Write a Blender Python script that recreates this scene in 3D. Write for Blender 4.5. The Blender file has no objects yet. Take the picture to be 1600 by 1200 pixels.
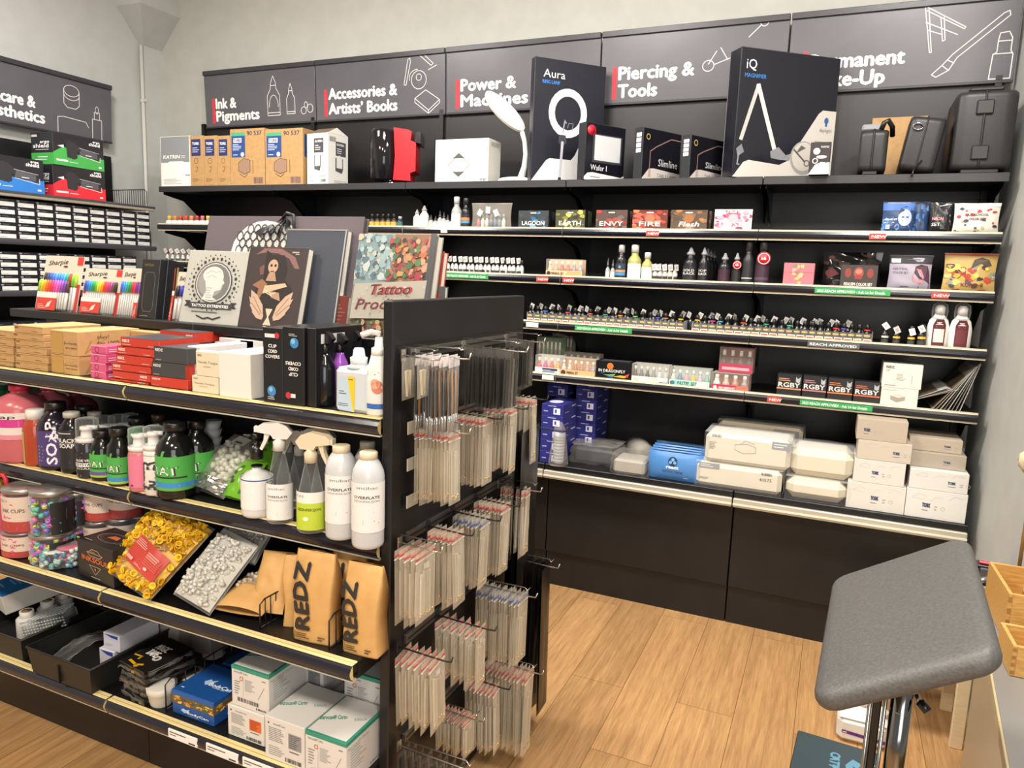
import bpy, math, random
from mathutils import Matrix, Vector
R0 = random.Random(7)
PI = math.pi
SC = bpy.context.scene
COL = SC.collection
# ------------------------------------------------------------------ camera
CAM_F, CAM_H = 1146.16, 1.7526
_y, _p, _r = (math.radians(a) for a in (23.587, 8.7054, 2.1247))
FW = Vector((-math.sin(_y)*math.cos(_p), math.cos(_y)*math.cos(_p), -math.sin(_p)))
_rt = Vector((math.cos(_y), math.sin(_y), 0)); _up = _rt.cross(FW)
RT = _rt*math.cos(_r) + _up*math.sin(_r); UP = -_rt*math.sin(_r) + _up*math.cos(_r)
cd = bpy.data.cameras.new('camera'); cd.sensor_width = 36; cd.lens = CAM_F/1600*36; cd.clip_start = .02
cam = bpy.data.objects.new('camera', cd); COL.objects.link(cam)
cam.matrix_world = Matrix(((RT.x, UP.x, -FW.x, 0), (RT.y, UP.y, -FW.y, 0), (RT.z, UP.z, -FW.z, CAM_H), (0, 0, 0, 1)))
SC.camera = cam
SC.view_settings.view_transform = 'Standard'; SC.view_settings.look = 'None'
SC.view_settings.exposure = 0.0; SC.view_settings.gamma = 1.0; SC.view_settings.use_curve_mapping = False
# ------------------------------------------------------------------ light
w = bpy.data.worlds.new('ambient_fill'); SC.world = w; w.use_nodes = True
w.node_tree.nodes['Background'].inputs[0].default_value = (1.0, .97, .93, 1); w.node_tree.nodes['Background'].inputs[1].default_value = .30  # even world light, added as fill
def lamp(name, loc, size, power, col, aim=(0, 0, -1), sy=None, spread=180):
    l = bpy.data.lights.new(name, 'AREA'); l.energy = power; l.color = col; l.size = size
    if sy: l.shape = 'RECTANGLE'; l.size_y = sy
    l.spread = math.radians(spread)
    o = bpy.data.objects.new(name, l); COL.objects.link(o); o.location = loc
    o.rotation_euler = Vector(aim).to_track_quat('-Z', 'Y').to_euler()
    return o
for lx, ly, pw in ((-3.3, 2.15, 82), (-1.5, 2.2, 84), (.3, 2.2, 82), (-2.9, -.5, 66), (-.9, -.6, 70), (1.0, -.6, 76)):
    lamp('ceiling_lamp', (lx, ly, 3.8), .55, pw, (1, .955, .90) if ly > 1 else (1, .90, .76), (0, .12, -1))
lamp('rear_area_light', (1.6, -2.8, 2.0), 2.4, 90, (1, .98, .95), (-.5, 1, -.1))  # broad unseen area light behind the camera
# ------------------------------------------------------------------ pixel rays onto true planes
def ray(u, v): return FW + RT*((u-800)/CAM_F) - UP*((v-600)/CAM_F)
def on(ax, val, u, v):
    d = ray(u, v); t = (val - (0, 0, CAM_H)[ax])/d[ax]
    return Vector((0, 0, CAM_H)) + d*t
def sx(u, y, z):
    k = (u-800)/CAM_F; z -= CAM_H
    return -((RT.y-k*FW.y)*y + (RT.z-k*FW.z)*z)/(RT.x-k*FW.x)
def sz(v, x, y):
    k = (600-v)/CAM_F
    return CAM_H - ((UP.x-k*FW.x)*x + (UP.y-k*FW.y)*y)/(UP.z-k*FW.z)
def wfit(x0, y0, z, rz, u1):
    """width along a turned front so that it ends at column u1"""
    k = (u1-800)/CAM_F; A = RT-FW*k; p = Vector((x0, y0, z-CAM_H)); return -A.dot(p)/A.dot(Vector((math.cos(rz), math.sin(rz), 0)))
def span(u0, u1, vt, y, zb):
    zm = zb + .05; a, b = sx(u0, y, zm), sx(u1, y, zm)
    zt = sz(vt, (a+b)/2, y); zm = (zb+zt)/2
    a, b = sx(u0, y, zm), sx(u1, y, zm)
    return a, b, zt
# ------------------------------------------------------------------ materials
def lin(h):
    c = [int(h[i:i+2], 16)/255 for i in (0, 2, 4)]
    return tuple(x/12.92 if x <= .04045 else ((x+.055)/1.055)**2.4 for x in c) + (1,)
MC = {}
def nodes(name):
    m = bpy.data.materials.new(name); m.use_nodes = True; nt = m.node_tree
    return m, nt, nt.nodes['Principled BSDF'], nt.nodes, nt.links
def film(name, col, alpha, rough=.12, trans=1.0, gl=.5):
    """thin clear plastic: part see-through, part pale sheen"""
    m, nt, b, N, L = nodes(name)
    t = N.new('ShaderNodeBsdfTransparent'); t.inputs[0].default_value = (trans, trans, trans, 1)
    mx = N.new('ShaderNodeMixShader'); lw = N.new('ShaderNodeLayerWeight'); lw.inputs[0].default_value = gl
    ad = N.new('ShaderNodeMath'); ad.operation = 'MULTIPLY_ADD'; ad.inputs[1].default_value = 1-alpha; ad.inputs[2].default_value = alpha; ad.use_clamp = True
    L.new(lw.outputs['Facing'], ad.inputs[0])
    pw = N.new('ShaderNodeMath'); pw.operation = 'POWER'; pw.inputs[1].default_value = 4.0
    L.new(lw.outputs['Facing'], pw.inputs[0]); L.new(pw.outputs[0], ad.inputs[0])
    nz = N.new('ShaderNodeTexNoise'); nz.inputs['Scale'].default_value = 60; bp = N.new('ShaderNodeBump'); bp.inputs['Strength'].default_value = .25; bp.inputs['Distance'].default_value = .004
    L.new(nz.outputs[0], bp.inputs['Height']); L.new(bp.outputs[0], b.inputs['Normal'])
    b.inputs['Base Color'].default_value = lin(col); b.inputs['Roughness'].default_value = rough
    L.new(ad.outputs[0], mx.inputs[0]); L.new(t.outputs[0], mx.inputs[1]); L.new(b.outputs[0], mx.inputs[2])
    L.new(mx.outputs[0], N['Material Output'].inputs['Surface'])
    return m
def M(spec):
    """'rrggbb[:rough[:metal]]' or the name of a special material"""
    if not isinstance(spec, str): return spec
    if spec in MC: return MC[spec]
    p = spec.split(':'); m, nt, b, N, L = nodes('paint_'+spec.replace(':', '_').replace('.', '_'))
    b.inputs['Base Color'].default_value = lin(p[0]); b.inputs['Roughness'].default_value = float(p[1]) if len(p) > 1 else .5
    if len(p) > 2: b.inputs['Metallic'].default_value = float(p[2])
    MC[spec] = m; return m
def grainy(key, c1, c2, scale, rough, bump=.1, stretch=(1, 1, 1), detail=4):
    m, nt, b, N, L = nodes(key); tc = N.new('ShaderNodeTexCoord'); mp = N.new('ShaderNodeMapping'); mp.inputs['Scale'].default_value = stretch
    nz = N.new('ShaderNodeTexNoise'); nz.inputs['Scale'].default_value = scale; nz.inputs['Detail'].default_value = detail
    rp = N.new('ShaderNodeValToRGB'); rp.color_ramp.elements[0].color = lin(c1); rp.color_ramp.elements[1].color = lin(c2)
    rp.color_ramp.elements[0].position = .35; rp.color_ramp.elements[1].position = .68
    bp = N.new('ShaderNodeBump'); bp.inputs['Strength'].default_value = bump; bp.inputs['Distance'].default_value = .002
    L.new(tc.outputs['Object'], mp.inputs[0]); L.new(mp.outputs[0], nz.inputs['Vector']); L.new(nz.outputs[0], rp.inputs[0]); L.new(rp.outputs[0], b.inputs['Base Color'])
    L.new(nz.outputs[0], bp.inputs['Height']); L.new(bp.outputs[0], b.inputs['Normal']); b.inputs['Roughness'].default_value = rough
    MC[key] = m; return m
grainy('plaster', 'b0b0a9', 'b6b6af', 9, .75, .25)
grainy('plaster_grey', 'b3b5b1', 'b9bbb7', 9, .75, .25)
grainy('kraft', 'b08a5a', 'ba9463', 40, .7, .08)
grainy('kraft_pouch', 'c79a5c', 'd0a467', 25, .6, .25)
grainy('leather', '4d4c4b', '595856', 160, .5, .5)
grainy('shelf_black', '0e0e10', '121214', 30, .42, .05)
grainy('panel_black', '151517', '1a1a1b', 7, .38, .05)
grainy('sign_grey', '57555b', '5d5b61', 5, .32, .05)
grainy('bamboo', 'b98a45', 'd2a55f', 12, .5, .05, (2, 14, 14))
grainy('case_black', '1f1f20', '262627', 220, .45, .25)
grainy('linen', '5d5459', '665d62', 300, .85, .2)
grainy('sketch_cloth', '343842', '474c57', 350, .6, .2)
grainy('bird_wood', 'd9c39a', 'e4d0aa', 10, .55, .05, (2, 20, 20))
MC['film'] = film('film', 'eeeeee', .06)
MC['bag_film'] = film('bag_film', 'cfc8bc', .20, .25)
MC['bag_warm'] = film('bag_warm', 'e8dcc6', .26, .25)
MC['bag_dark'] = film('bag_dark', '77746e', .10, .15)
MC['bag_grey'] = film('bag_grey', '9a9690', .16, .22)
MC['clear'] = film('clear', 'eef2f2', .06, .08)
MC['clear_milky'] = film('clear_milky', 'dfe3e2', .45, .2)
MC['foil'] = M('b9b7b2:.22:.9')
MC['chrome'] = M('d0d0ce:.12:1')
MC['steel'] = M('a9a7a0:.3:1')
# oak plank floor
def floor_material():
    m, nt, b, N, L = nodes('oak_planks'); tc = N.new('ShaderNodeTexCoord')
    mp = N.new('ShaderNodeMapping'); mp.inputs['Rotation'].default_value = (0, 0, math.radians(90)); L.new(tc.outputs['Object'], mp.inputs[0])
    br = N.new('ShaderNodeTexBrick'); br.offset = .37; br.inputs['Scale'].default_value = 1; br.inputs['Mortar Size'].default_value = .0014
    br.inputs['Brick Width'].default_value = 1.22; br.inputs['Row Height'].default_value = .23
    br.inputs['Color1'].default_value = (.25, .25, .25, 1); br.inputs['Color2'].default_value = (.8, .8, .8, 1); br.inputs['Mortar'].default_value = (0, 0, 0, 1)
    L.new(mp.outputs[0], br.inputs['Vector'])
    add = N.new('ShaderNodeVectorMath'); add.operation = 'MULTIPLY_ADD'; add.inputs[1].default_value = (1.6, 30, 1); L.new(mp.outputs[0], add.inputs[0])
    mul = N.new('ShaderNodeVectorMath'); mul.operation = 'SCALE'; mul.inputs['Scale'].default_value = 9; L.new(br.outputs['Color'], mul.inputs[0]); L.new(mul.outputs[0], add.inputs[2])
    nz = N.new('ShaderNodeTexNoise'); nz.inputs['Scale'].default_value = 1.5; nz.inputs['Detail'].default_value = 8; nz.inputs['Distortion'].default_value = .7; L.new(add.outputs[0], nz.inputs['Vector'])
    fine = N.new('ShaderNodeVectorMath'); fine.operation = 'MULTIPLY'; fine.inputs[1].default_value = (3.2, 5, 1); L.new(add.outputs[0], fine.inputs[0])
    nf = N.new('ShaderNodeTexNoise'); nf.inputs['Scale'].default_value = 2.2; nf.inputs['Detail'].default_value = 6; L.new(fine.outputs[0], nf.inputs['Vector'])
    mixn = N.new('ShaderNodeMix'); mixn.inputs[0].default_value = .5; L.new(nz.outputs[0], mixn.inputs[2]); L.new(nf.outputs[0], mixn.inputs[3])
    rp = N.new('ShaderNodeValToRGB'); e = rp.color_ramp.elements; e[0].position = .36; e[0].color = lin('957048'); e[1].position = .64; e[1].color = lin('bd9362')
    L.new(mixn.outputs[0], rp.inputs[0])
    tone = N.new('ShaderNodeMix'); tone.data_type = 'RGBA'; tone.blend_type = 'OVERLAY'; tone.inputs[0].default_value = .22; L.new(rp.outputs[0], tone.inputs[6]); L.new(br.outputs['Color'], tone.inputs[7])
    seam = N.new('ShaderNodeMix'); seam.data_type = 'RGBA'; L.new(br.outputs['Fac'], seam.inputs[0]); L.new(tone.outputs[2], seam.inputs[6]); seam.inputs[7].default_value = lin('77562f')
    L.new(seam.outputs[2], b.inputs['Base Color']); b.inputs['Roughness'].default_value = .42
    bp = N.new('ShaderNodeBump'); bp.inputs['Strength'].default_value = .12; bp.inputs['Distance'].default_value = .003; L.new(nz.outputs[0], bp.inputs['Height']); L.new(bp.outputs[0], b.inputs['Normal'])
    MC['oak'] = m
floor_material()
# ------------------------------------------------------------------ mesh builder
TXT = {}
def text_mesh(s, bold):
    k = (s, bold)
    if k not in TXT:
        cu = bpy.data.curves.new('lettering', 'FONT'); cu.body = s; cu.resolution_u = 2; cu.offset = bold
        ob = bpy.data.objects.new('lettering', cu); me = ob.to_mesh()
        vs = [(v.co.x/.7, v.co.y/.7) for v in me.vertices]; fs = [tuple(p.vertices) for p in me.polygons]
        ob.to_mesh_clear(); bpy.data.objects.remove(ob); bpy.data.curves.remove(cu)
        x0 = min((v[0] for v in vs), default=0); x1 = max((v[0] for v in vs), default=1)
        TXT[k] = ([(a-x0, b) for a, b in vs], fs, x1-x0)
    return TXT[k]
class MB:
    def __init__(s): s.v = []; s.f = []; s.mi = []; s.sm = []; s.slots = []; s.T = Matrix(); s.warp = None
    def add(s, vs, fs, mat, smooth=False):
        mat = M(mat)
        if mat not in s.slots: s.slots.append(mat)
        i = s.slots.index(mat); n = len(s.v)
        if s.warp: vs = [s.warp(*p) for p in vs]
        s.v += [tuple(s.T @ Vector(p)) for p in vs]
        for f in fs: s.f.append(tuple(n+k for k in f)); s.mi.append(i); s.sm.append(smooth)
        return s
    def box(s, x0, y0, z0, x1, y1, z1, mat, b=0):
        if b <= 0:
            return s.add([(x0, y0, z0), (x1, y0, z0), (x1, y1, z0), (x0, y1, z0), (x0, y0, z1), (x1, y0, z1), (x1, y1, z1), (x0, y1, z1)],
                         [(0, 3, 2, 1), (4, 5, 6, 7), (0, 1, 5, 4), (1, 2, 6, 5), (2, 3, 7, 6), (3, 0, 4, 7)], mat)
        c = ((x0+x1)/2, (y0+y1)/2, (z0+z1)/2); h = (abs(x1-x0)/2, abs(y1-y0)/2, abs(z1-z0)/2); b = min(b, .45*min(h)*2)
        vs = []; ix = {}
        for X in (-1, 1):
            for Y in (-1, 1):
                for Z in (-1, 1):
                    for a in range(3):
                        d = [h[0]-b, h[1]-b, h[2]-b]; d[a] = h[a]; sg = (X, Y, Z)
                        ix[X, Y, Z, a] = len(vs); vs.append(tuple(c[i]+sg[i]*d[i] for i in range(3)))
        fs = []
        def q(*k): fs.append(tuple(ix[i] for i in k))
        for a in range(3):
            o = [i for i in range(3) if i != a]
            for S in (-1, 1):
                k = []
                for p in ((-1, -1), (1, -1), (1, 1), (-1, 1)):
                    t = [0, 0, 0]; t[a] = S; t[o[0]], t[o[1]] = p; k.append((*t, a))
                q(*k)
            for p in ((-1, -1), (1, -1), (1, 1), (-1, 1)):
                k = []
                for S, A in ((-1, o[0]), (1, o[0]), (1, o[1]), (-1, o[1])):
                    t = [0, 0, 0]; t[a] = S; t[o[0]], t[o[1]] = p; k.append((*t, A))
                q(*k)
        for X in (-1, 1):
            for Y in (-1, 1):
                for Z in (-1, 1): q((X, Y, Z, 0), (X, Y, Z, 1), (X, Y, Z, 2))
        cv = Vector(c); out = []
        for f in fs:
            P = [Vector(vs[i]) for i in f]; nrm = (P[1]-P[0]).cross(P[2]-P[0]); m = sum(P, Vector())/len(P)
            out.append(f if nrm.dot(m-cv) >= 0 else tuple(reversed(f)))
        return s.add(vs, out, mat)
    def lathe(s, prof, mat, seg=16, c=(0, 0, 0), sy=1, smooth=True, a0=0, a1=2*PI):
        full = abs(a1-a0-2*PI) < 1e-6; n = seg if full else seg+1; vs = []
        for r, z in prof:
            for i in range(n):
                a = a0+(a1-a0)*i/seg; vs.append((c[0]+r*math.sin(a), c[1]-r*math.cos(a)*sy, c[2]+z))
        fs = []
        for j in range(len(prof)-1):
            for i in range(seg):
                k = (i+1) % n if full else i+1
                fs.append((j*n+i, j*n+k, (j+1)*n+k, (j+1)*n+i))
        if full:
            if prof[0][0] > 1e-6: fs.append(tuple(range(n-1, -1, -1)))
            if prof[-1][0] > 1e-6: fs.append(tuple(range((len(prof)-1)*n, len(prof)*n)))
        return s.add(vs, fs, mat, smooth)
    def tube(s, path, r, mat, seg=6, closed=False):
        P = [Vector(p) for p in path]; n = len(P); vs = []; fs = []
        for i, p in enumerate(P):
            a = P[(i-1) % n] if closed or i else p; b = P[(i+1) % n] if closed or i < n-1 else p
            d = (b-a).normalized() if (b-a).length > 1e-9 else Vector((0, 0, 1))
            u = d.orthogonal().normalized() if i == 0 else (pu - d*pu.dot(d)).normalized()
            pu = u; w_ = d.cross(u)
            for k in range(seg):
                t = 2*PI*k/seg; vs.append(tuple(p + (u*math.cos(t)+w_*math.sin(t))*(r[i] if isinstance(r, list) else r)))
        for i in range(n if closed else n-1):
            j = (i+1) % n
            for k in range(seg): fs.append((i*seg+k, i*seg+(k+1) % seg, j*seg+(k+1) % seg, j*seg+k))
        if not closed: fs += [tuple(range(seg-1, -1, -1)), tuple(range((n-1)*seg, n*seg))]
        return s.add(vs, fs, mat, True)
    def prism(s, pts, z0, z1, mat, smooth=False):
        n = len(pts); vs = [(x, y, z0) for x, y in pts]+[(x, y, z1) for x, y in pts]
        fs = [tuple(range(n-1, -1, -1)), tuple(range(n, 2*n))]+[(i, (i+1) % n, n+(i+1) % n, n+i) for i in range(n)]
        return s.add(vs, fs, mat, smooth)
    def grid(s, fn, nu, nv, mat, smooth=True, flip=False, closed_u=False):
        vs = [fn(i/nu, j/nv) for j in range(nv+1) for i in range(nu+1)]; fs = []
        for j in range(nv):
            for i in range(nu):
                f = (j*(nu+1)+i, j*(nu+1)+i+1, (j+1)*(nu+1)+i+1, (j+1)*(nu+1)+i); fs.append(tuple(reversed(f)) if flip else f)
        return s.add(vs, fs, mat, smooth)
    def text(s, x, y, h, t, mat, n=0, al='L', bold=0, w=None, shear=0, rot=0):
        vs, fs, tw = text_mesh(t, 0); k = h if w is None else w/tw; ox = {'L': 0, 'C': -tw/2, 'R': -tw}[al]
        ca, sa = math.cos(rot), math.sin(rot); B = bold*2.2*h
        for i, (dx, dy) in enumerate(((0, 0),) if not bold else ((-B, 0), (B, 0), (0, B*.8), (0, -B*.8))):
            out = []
            for a, b in vs:
                p, q = (a+ox)*k+b*h*shear+dx, b*h+dy; out.append((x+p*ca-q*sa, y+p*sa+q*ca, n+i*.00004))
            s.add(out, fs, mat)
        return s
    def line(s, pts, wd, mat, n=0, closed=False):
        P = [Vector((a, b)) for a, b in pts]
        if closed: P.append(P[0])
        for a, b in zip(P, P[1:]):
            d = b-a
            if d.length < 1e-9: continue
            d.normalize(); o = Vector((-d.y, d.x))*wd/2; e = d*wd*.3
            s.add([(*(a-e-o), n), (*(b+e-o), n), (*(b+e+o), n), (*(a-e+o), n)], [(0, 1, 2, 3)], mat)
        return s
    def build(s, name, parent=None):
        me = bpy.data.meshes.new(name); me.from_pydata(s.v, [], s.f)
        for m in s.slots: me.materials.append(m)
        me.polygons.foreach_set('material_index', s.mi); me.polygons.foreach_set('use_smooth', s.sm); me.update()
        o = bpy.data.objects.new(name, me); COL.objects.link(o)
        if parent: o.parent = parent
        return o
def face(kind, x0, y0, z0, x1, y1, z1):
    """frame of a box face: (matrix, width, height); u to the viewer's right, v up, n outwards"""
    if kind == 'f': return Matrix(((1, 0, 0, x0), (0, 0, -1, y0), (0, 1, 0, z0), (0, 0, 0, 1))), x1-x0, z1-z0
    if kind == 'r': return Matrix(((0, 0, 1, x1), (1, 0, 0, y0), (0, 1, 0, z0), (0, 0, 0, 1))), y1-y0, z1-z0
    if kind == 'l': return Matrix(((0, 0, -1, x0), (-1, 0, 0, y1), (0, 1, 0, z0), (0, 0, 0, 1))), y1-y0, z1-z0
    if kind == 't': return Matrix(((1, 0, 0, x0), (0, 1, 0, y0), (0, 0, 1, z1), (0, 0, 0, 1))), x1-x0, y1-y0
def deco(mb, mat4, W, H, ops, warp=None, n0=.0004):
    """print graphics on a face; coordinates are fractions of its width and height"""
    T0 = mb.T; mb.T = T0 @ mat4; mb.warp = warp; sub = 36 if warp else 1; n = n0; k = 1
    for op in ops:
        n = n0+k*.00004; k += 1; t = op[0]
        if t == 'r':
            x0, y0, x1, y1 = op[1]*W, op[2]*H, op[3]*W, op[4]*H
            vs = [(x0+(x1-x0)*i/sub, y, n) for i in range(sub+1) for y in (y0, y1)]
            mb.add(vs, [(2*i, 2*i+2, 2*i+3, 2*i+1) for i in range(sub)], op[5])
        elif t == 't':
            o = op[6] if len(op) > 6 else {}; kw = dict(o)
            if 'w' in kw: kw['w'] *= W
            mb.text(op[1]*W, op[2]*H, op[3]*H, op[4], op[5], n, **kw); k += 3
        elif t == 'l': mb.line([(a*W, b*H) for a, b in op[1]], op[2]*W, op[3], n)
        elif t == 'c':
            ry = op[5] if len(op) > 5 else op[3]*W/H
            mb.add([(op[1]*W, op[2]*H, n)]+[((op[1]+op[3]*math.cos(i*PI/10))*W, (op[2]+ry*math.sin(i*PI/10))*H, n) for i in range(20)], [(0, i+1, (i+1) % 20+1) for i in range(20)], op[4])
        elif t == 'o':
            ry = op[6] if len(op) > 6 else op[3]*W/H
            q = 1-op[4]/op[3]; c = [(math.cos(i*PI/12), math.sin(i*PI/12)) for i in range(24)]
            mb.add([((op[1]+a*op[3])*W, (op[2]+b*ry)*H, n) for a, b in c]+[((op[1]+a*op[3]*q)*W, (op[2]+b*ry*q)*H, n) for a, b in c],
                   [(i, (i+1) % 24, 24+(i+1) % 24, 24+i) for i in range(24)], op[5])
        elif t == 'p':
            P = [(a*W, b*H, n) for a, b in op[1]]; mb.add(P, [tuple(range(len(P)))], op[2])
        elif t == 'g':
            rr = random.Random(int(op[1]*999+op[2]*77)); x0, y0, x1, y1, m = op[1:6]
            for i in range(m):
                yb = y1-(y1-y0)*(i+.7)/m; hh = (y1-y0)/m*.4; xe = x0+(x1-x0)*rr.uniform(.55, 1)
                mb.add([(x0*W, yb*H, n), (xe*W, yb*H, n), (xe*W, (yb+hh)*H, n), (x0*W, (yb+hh)*H, n)], [(0, 1, 2, 3)], op[6])
        elif t == 'b':
            rr = random.Random(int(op[1]*999)); x, x1 = op[1], op[3]; st = (x1-x)/24
            while x < x1:
                d = st*rr.choice((.4, .8, 1.2)); mb.add([(x*W, op[2]*H, n), ((x+d)*W, op[2]*H, n), ((x+d)*W, op[4]*H, n), (x*W, op[4]*H, n)], [(0, 1, 2, 3)], op[5]); x += d+st*rr.choice((.5, .9))
    mb.T = T0; mb.warp = None
def cyl_warp(r, sy=1):
    return lambda u, v, n: ((r+n)*math.sin(u/r), -(r+n)*math.cos(u/r)*sy, v)
# ------------------------------------------------------------------ things
def tag(o, label=None, cat=None, group=None, kind=None):
    if label: o['label'] = label
    if cat: o['category'] = cat
    if group: o['group'] = group
    if kind: o['kind'] = kind
    return o
def put(o, loc, rz=0, rx=0, ry=0):
    o.location = loc; o.rotation_euler = (rx, ry, rz); return o
def thing(name, label, cat, loc=(0, 0, 0), rz=0, group=None, rx=0, ry=0):
    o = bpy.data.objects.new(name, None); o.empty_display_size = .05; COL.objects.link(o)
    put(o, loc, rz, rx, ry); return tag(o, label, cat, group)
KIDS = {}
def kids(o):
    return [c for c in bpy.data.objects if c.parent == o]
def dup(root, loc, label, rz=0, group=None, rx=0, ry=0, ch=None):
    """copy a thing with its parts and sub-parts"""
    r = root.copy(); COL.objects.link(r); put(r, loc, rz, rx, ry); r['label'] = label
    if group: r['group'] = group
    if root.name not in KIDS: KIDS[root.name] = [(c, kids(c)) for c in kids(root)]
    for c, gs in KIDS[root.name]:
        k = c.copy(); COL.objects.link(k); k.parent = r
        for g in gs:
            q = g.copy(); COL.objects.link(q); q.parent = k
    return r
ORD = 'first second third fourth fifth sixth seventh eighth ninth tenth eleventh twelfth thirteenth fourteenth fifteenth sixteenth seventeenth eighteenth nineteenth twentieth'.split()
def nth(i):
    if i < 20: return ORD[i]
    t = ('twenty', 'thirty', 'forty', 'fifty', 'sixty')[(i+1)//10-2]
    return {'twenty': 'twentieth', 'thirty': 'thirtieth', 'forty': 'fortieth', 'fifty': 'fiftieth', 'sixty': 'sixtieth'}[t] if (i+1) % 10 == 0 else t+'-'+ORD[i % 10]
def carton(name, label, cat, x, y, z, w, d, h, mat, ops=None, group=None, rz=0, bev=.0015, rx=0, ry=0):
    """closed printed box; origin at the middle of its front bottom edge, front towards -Y"""
    mb = MB(); mb.box(-w/2, 0, 0, w/2, d, h, mat, bev)
    for k, o in (ops or {}).items(): deco(mb, *face(k, -w/2, 0, 0, w/2, d, h), o)
    return tag(put(mb.build(name), (x, y, z), rz, rx, ry), label, cat, group)
def pcarton(name, label, cat, u0, u1, vt, y, zb, d, mat, ops=None, group=None, **kw):
    a, b, zt = span(u0, u1, vt, y, zb)
    return carton(name, label, cat, (a+b)/2, y, zb, b-a, d, zt-zb, mat, ops, group, **kw)
def struct(mb, name):
    return tag(mb.build(name), kind='structure')
# ================================================================== room
X0, XE = -4.3825, .6175            # ends of the long wall shelving
YW, YB = 4.27, 4.215               # wall surface, shelving back panels
YF = 3.77                          # front of the wall shelves
LX = -4.90                         # wall beside the cartridge shelves
b = MB(); b.box(-6, -4, -.05, 3.2, YW+.1, 0, 'oak'); struct(b, 'floor')
b = MB(); b.box(LX-.1, YW, 0, 3.2, YW+.12, 4, 'plaster'); struct(b, 'wall_back')
b = MB(); b.box(LX-.12, -4, 0, LX, YW, 4, 'plaster_grey'); struct(b, 'wall_left')
b = MB(); b.box(.66, 2.95, 0, .80, YW, 4, 'plaster_grey'); struct(b, 'wall_right')
b = MB(); b.box(-6, -4, 4, 3.2, YW+.1, 4.1, 'd8d6d0:.9'); struct(b, 'ceiling')
# square corner column with a flared capital
b = MB(); cx0, cx1, cy0, cy1 = LX, -4.857, 4.11, YW
b.box(cx0, cy0, 0, cx1, cy1, 3.30, 'plaster_grey')
ex, ey = -4.66, 3.93
lo = [(cx0, cy0, 3.30), (cx1, cy0, 3.30), (cx1, cy1, 3.30), (cx0, cy1, 3.30)]
hi = [(cx0, ey, 3.52), (ex, ey, 3.52), (ex, cy1, 3.52), (cx0, cy1, 3.52)]
b.add(lo+hi, [(0, 1, 5, 4), (1, 2, 6, 5)], 'plaster_grey'); b.box(cx0, ey, 3.52, ex, cy1, 4, 'plaster_grey'); struct(b, 'column')
b = MB(); b.tube([(-4.868, 4.095, 0), (-4.868, 4.095, 3.30)], .013, 'c9c7c0:.4', 8)
for z in (.9, 1.9, 2.9): b.box(-4.886, 4.085, z, -4.85, 4.11, z+.02, 'c9c7c0:.4')
struct(b, 'trim_1')
# ================================================================== long wall shelving, five bays
RAILZ = {2: 1.950, 3: 1.6975, 4: 1.4458, 5: 1.1607}
ZS = {1: 2.2465, 2: 1.986, 3: 1.7335, 4: 1.4818, 5: 1.1967, 0: .722}      # standing surfaces
BAYS = ['the ink and pigments sign', 'the accessories and books sign', 'the power and machines sign', 'the piercing and tools sign', 'the permanent make-up sign']
def rail(mb, x0, x1, y, z, labels=()):
    """price channel: dark curved strip between pale edges; front at y"""
    pr = [(0, 0), (-.004, .004), (-.009, .016), (-.009, .026), (-.004, .038), (0, .042)]
    x0 += .002; x1 -= .002
    vs = [(x, y+a, z+c) for x in (x0, x1) for a, c in pr]; n = len(pr)
    for i in range(n-1):
        mb.add([vs[i], vs[n+i], vs[n+i+1], vs[i+1]], [(0, 1, 2, 3)], 'c9c2ab:.35' if i == 0 or i == n-2 else '16171f:.22', 0 < i < n-2)
    mb.add(vs, [tuple(range(n)), tuple(range(2*n-1, n-1, -1))], 'c9c2ab:.35')
    mb.box(x0, y, z-.004, x1, y+.012, z, 'c9c2ab:.35'); mb.box(x0, y-.001, z+.042, x1, y+.012, z+.046, 'cfc8ae:.4')
    for u0, u1, col, txt in labels:
        a, c = sx(u0, y, z+.02), sx(u1, y, z+.02)
        mb.box(a, y-.0098, z+.008, c, y-.004, z+.034, col)
        if txt: mb.T = Matrix(((1, 0, 0, a+.01), (0, 0, -1, y-.0100), (0, 1, 0, z+.014), (0, 0, 0, 1))); mb.text(0, 0, .012, txt, 'f4f4f0', 0, 'L', .01, w=(c-a)*.9); mb.T = Matrix()
GREEN = '2f9a52'; RED = 'd8433f'; APPR = '2023 REACH APPROVED! - Ask Us for Details'
LABS = {2: [(690, 700, 'dddbd0', ''), (1010, 1030, RED, 'NEW'), (1358, 1384, RED, 'NEW')],
        3: [(697, 764, GREEN, APPR), (839, 857, RED, 'NEW'), (880, 897, RED, 'NEW'), (1273, 1391, GREEN, APPR), (1455, 1482, RED, 'NEW')],
        4: [(823, 842, 'e4e2da', ''), (899, 988, GREEN, APPR), (1262, 1343, '55595a', 'REACH APPROVED')],
        5: [(848, 866, 'e4e2da', ''), (1199, 1220, RED, 'NEW'), (1250, 1363, GREEN, APPR)]}
def shelf_board(mb, x0, x1, yf, z, dark='shelf_black'):
    mb.box(x0+.003, yf+.012, z+.006, x1-.003, YB-.004, z+.036, dark, .002)
def bracket(mb, x, y0, z, dep):
    mb.prism([(0, 0), (dep, 0), (dep, -.16), (dep*.8, -.15), (dep*.45, -.05), (0, -.02)], 0, .003, 'shelf_black')
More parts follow.
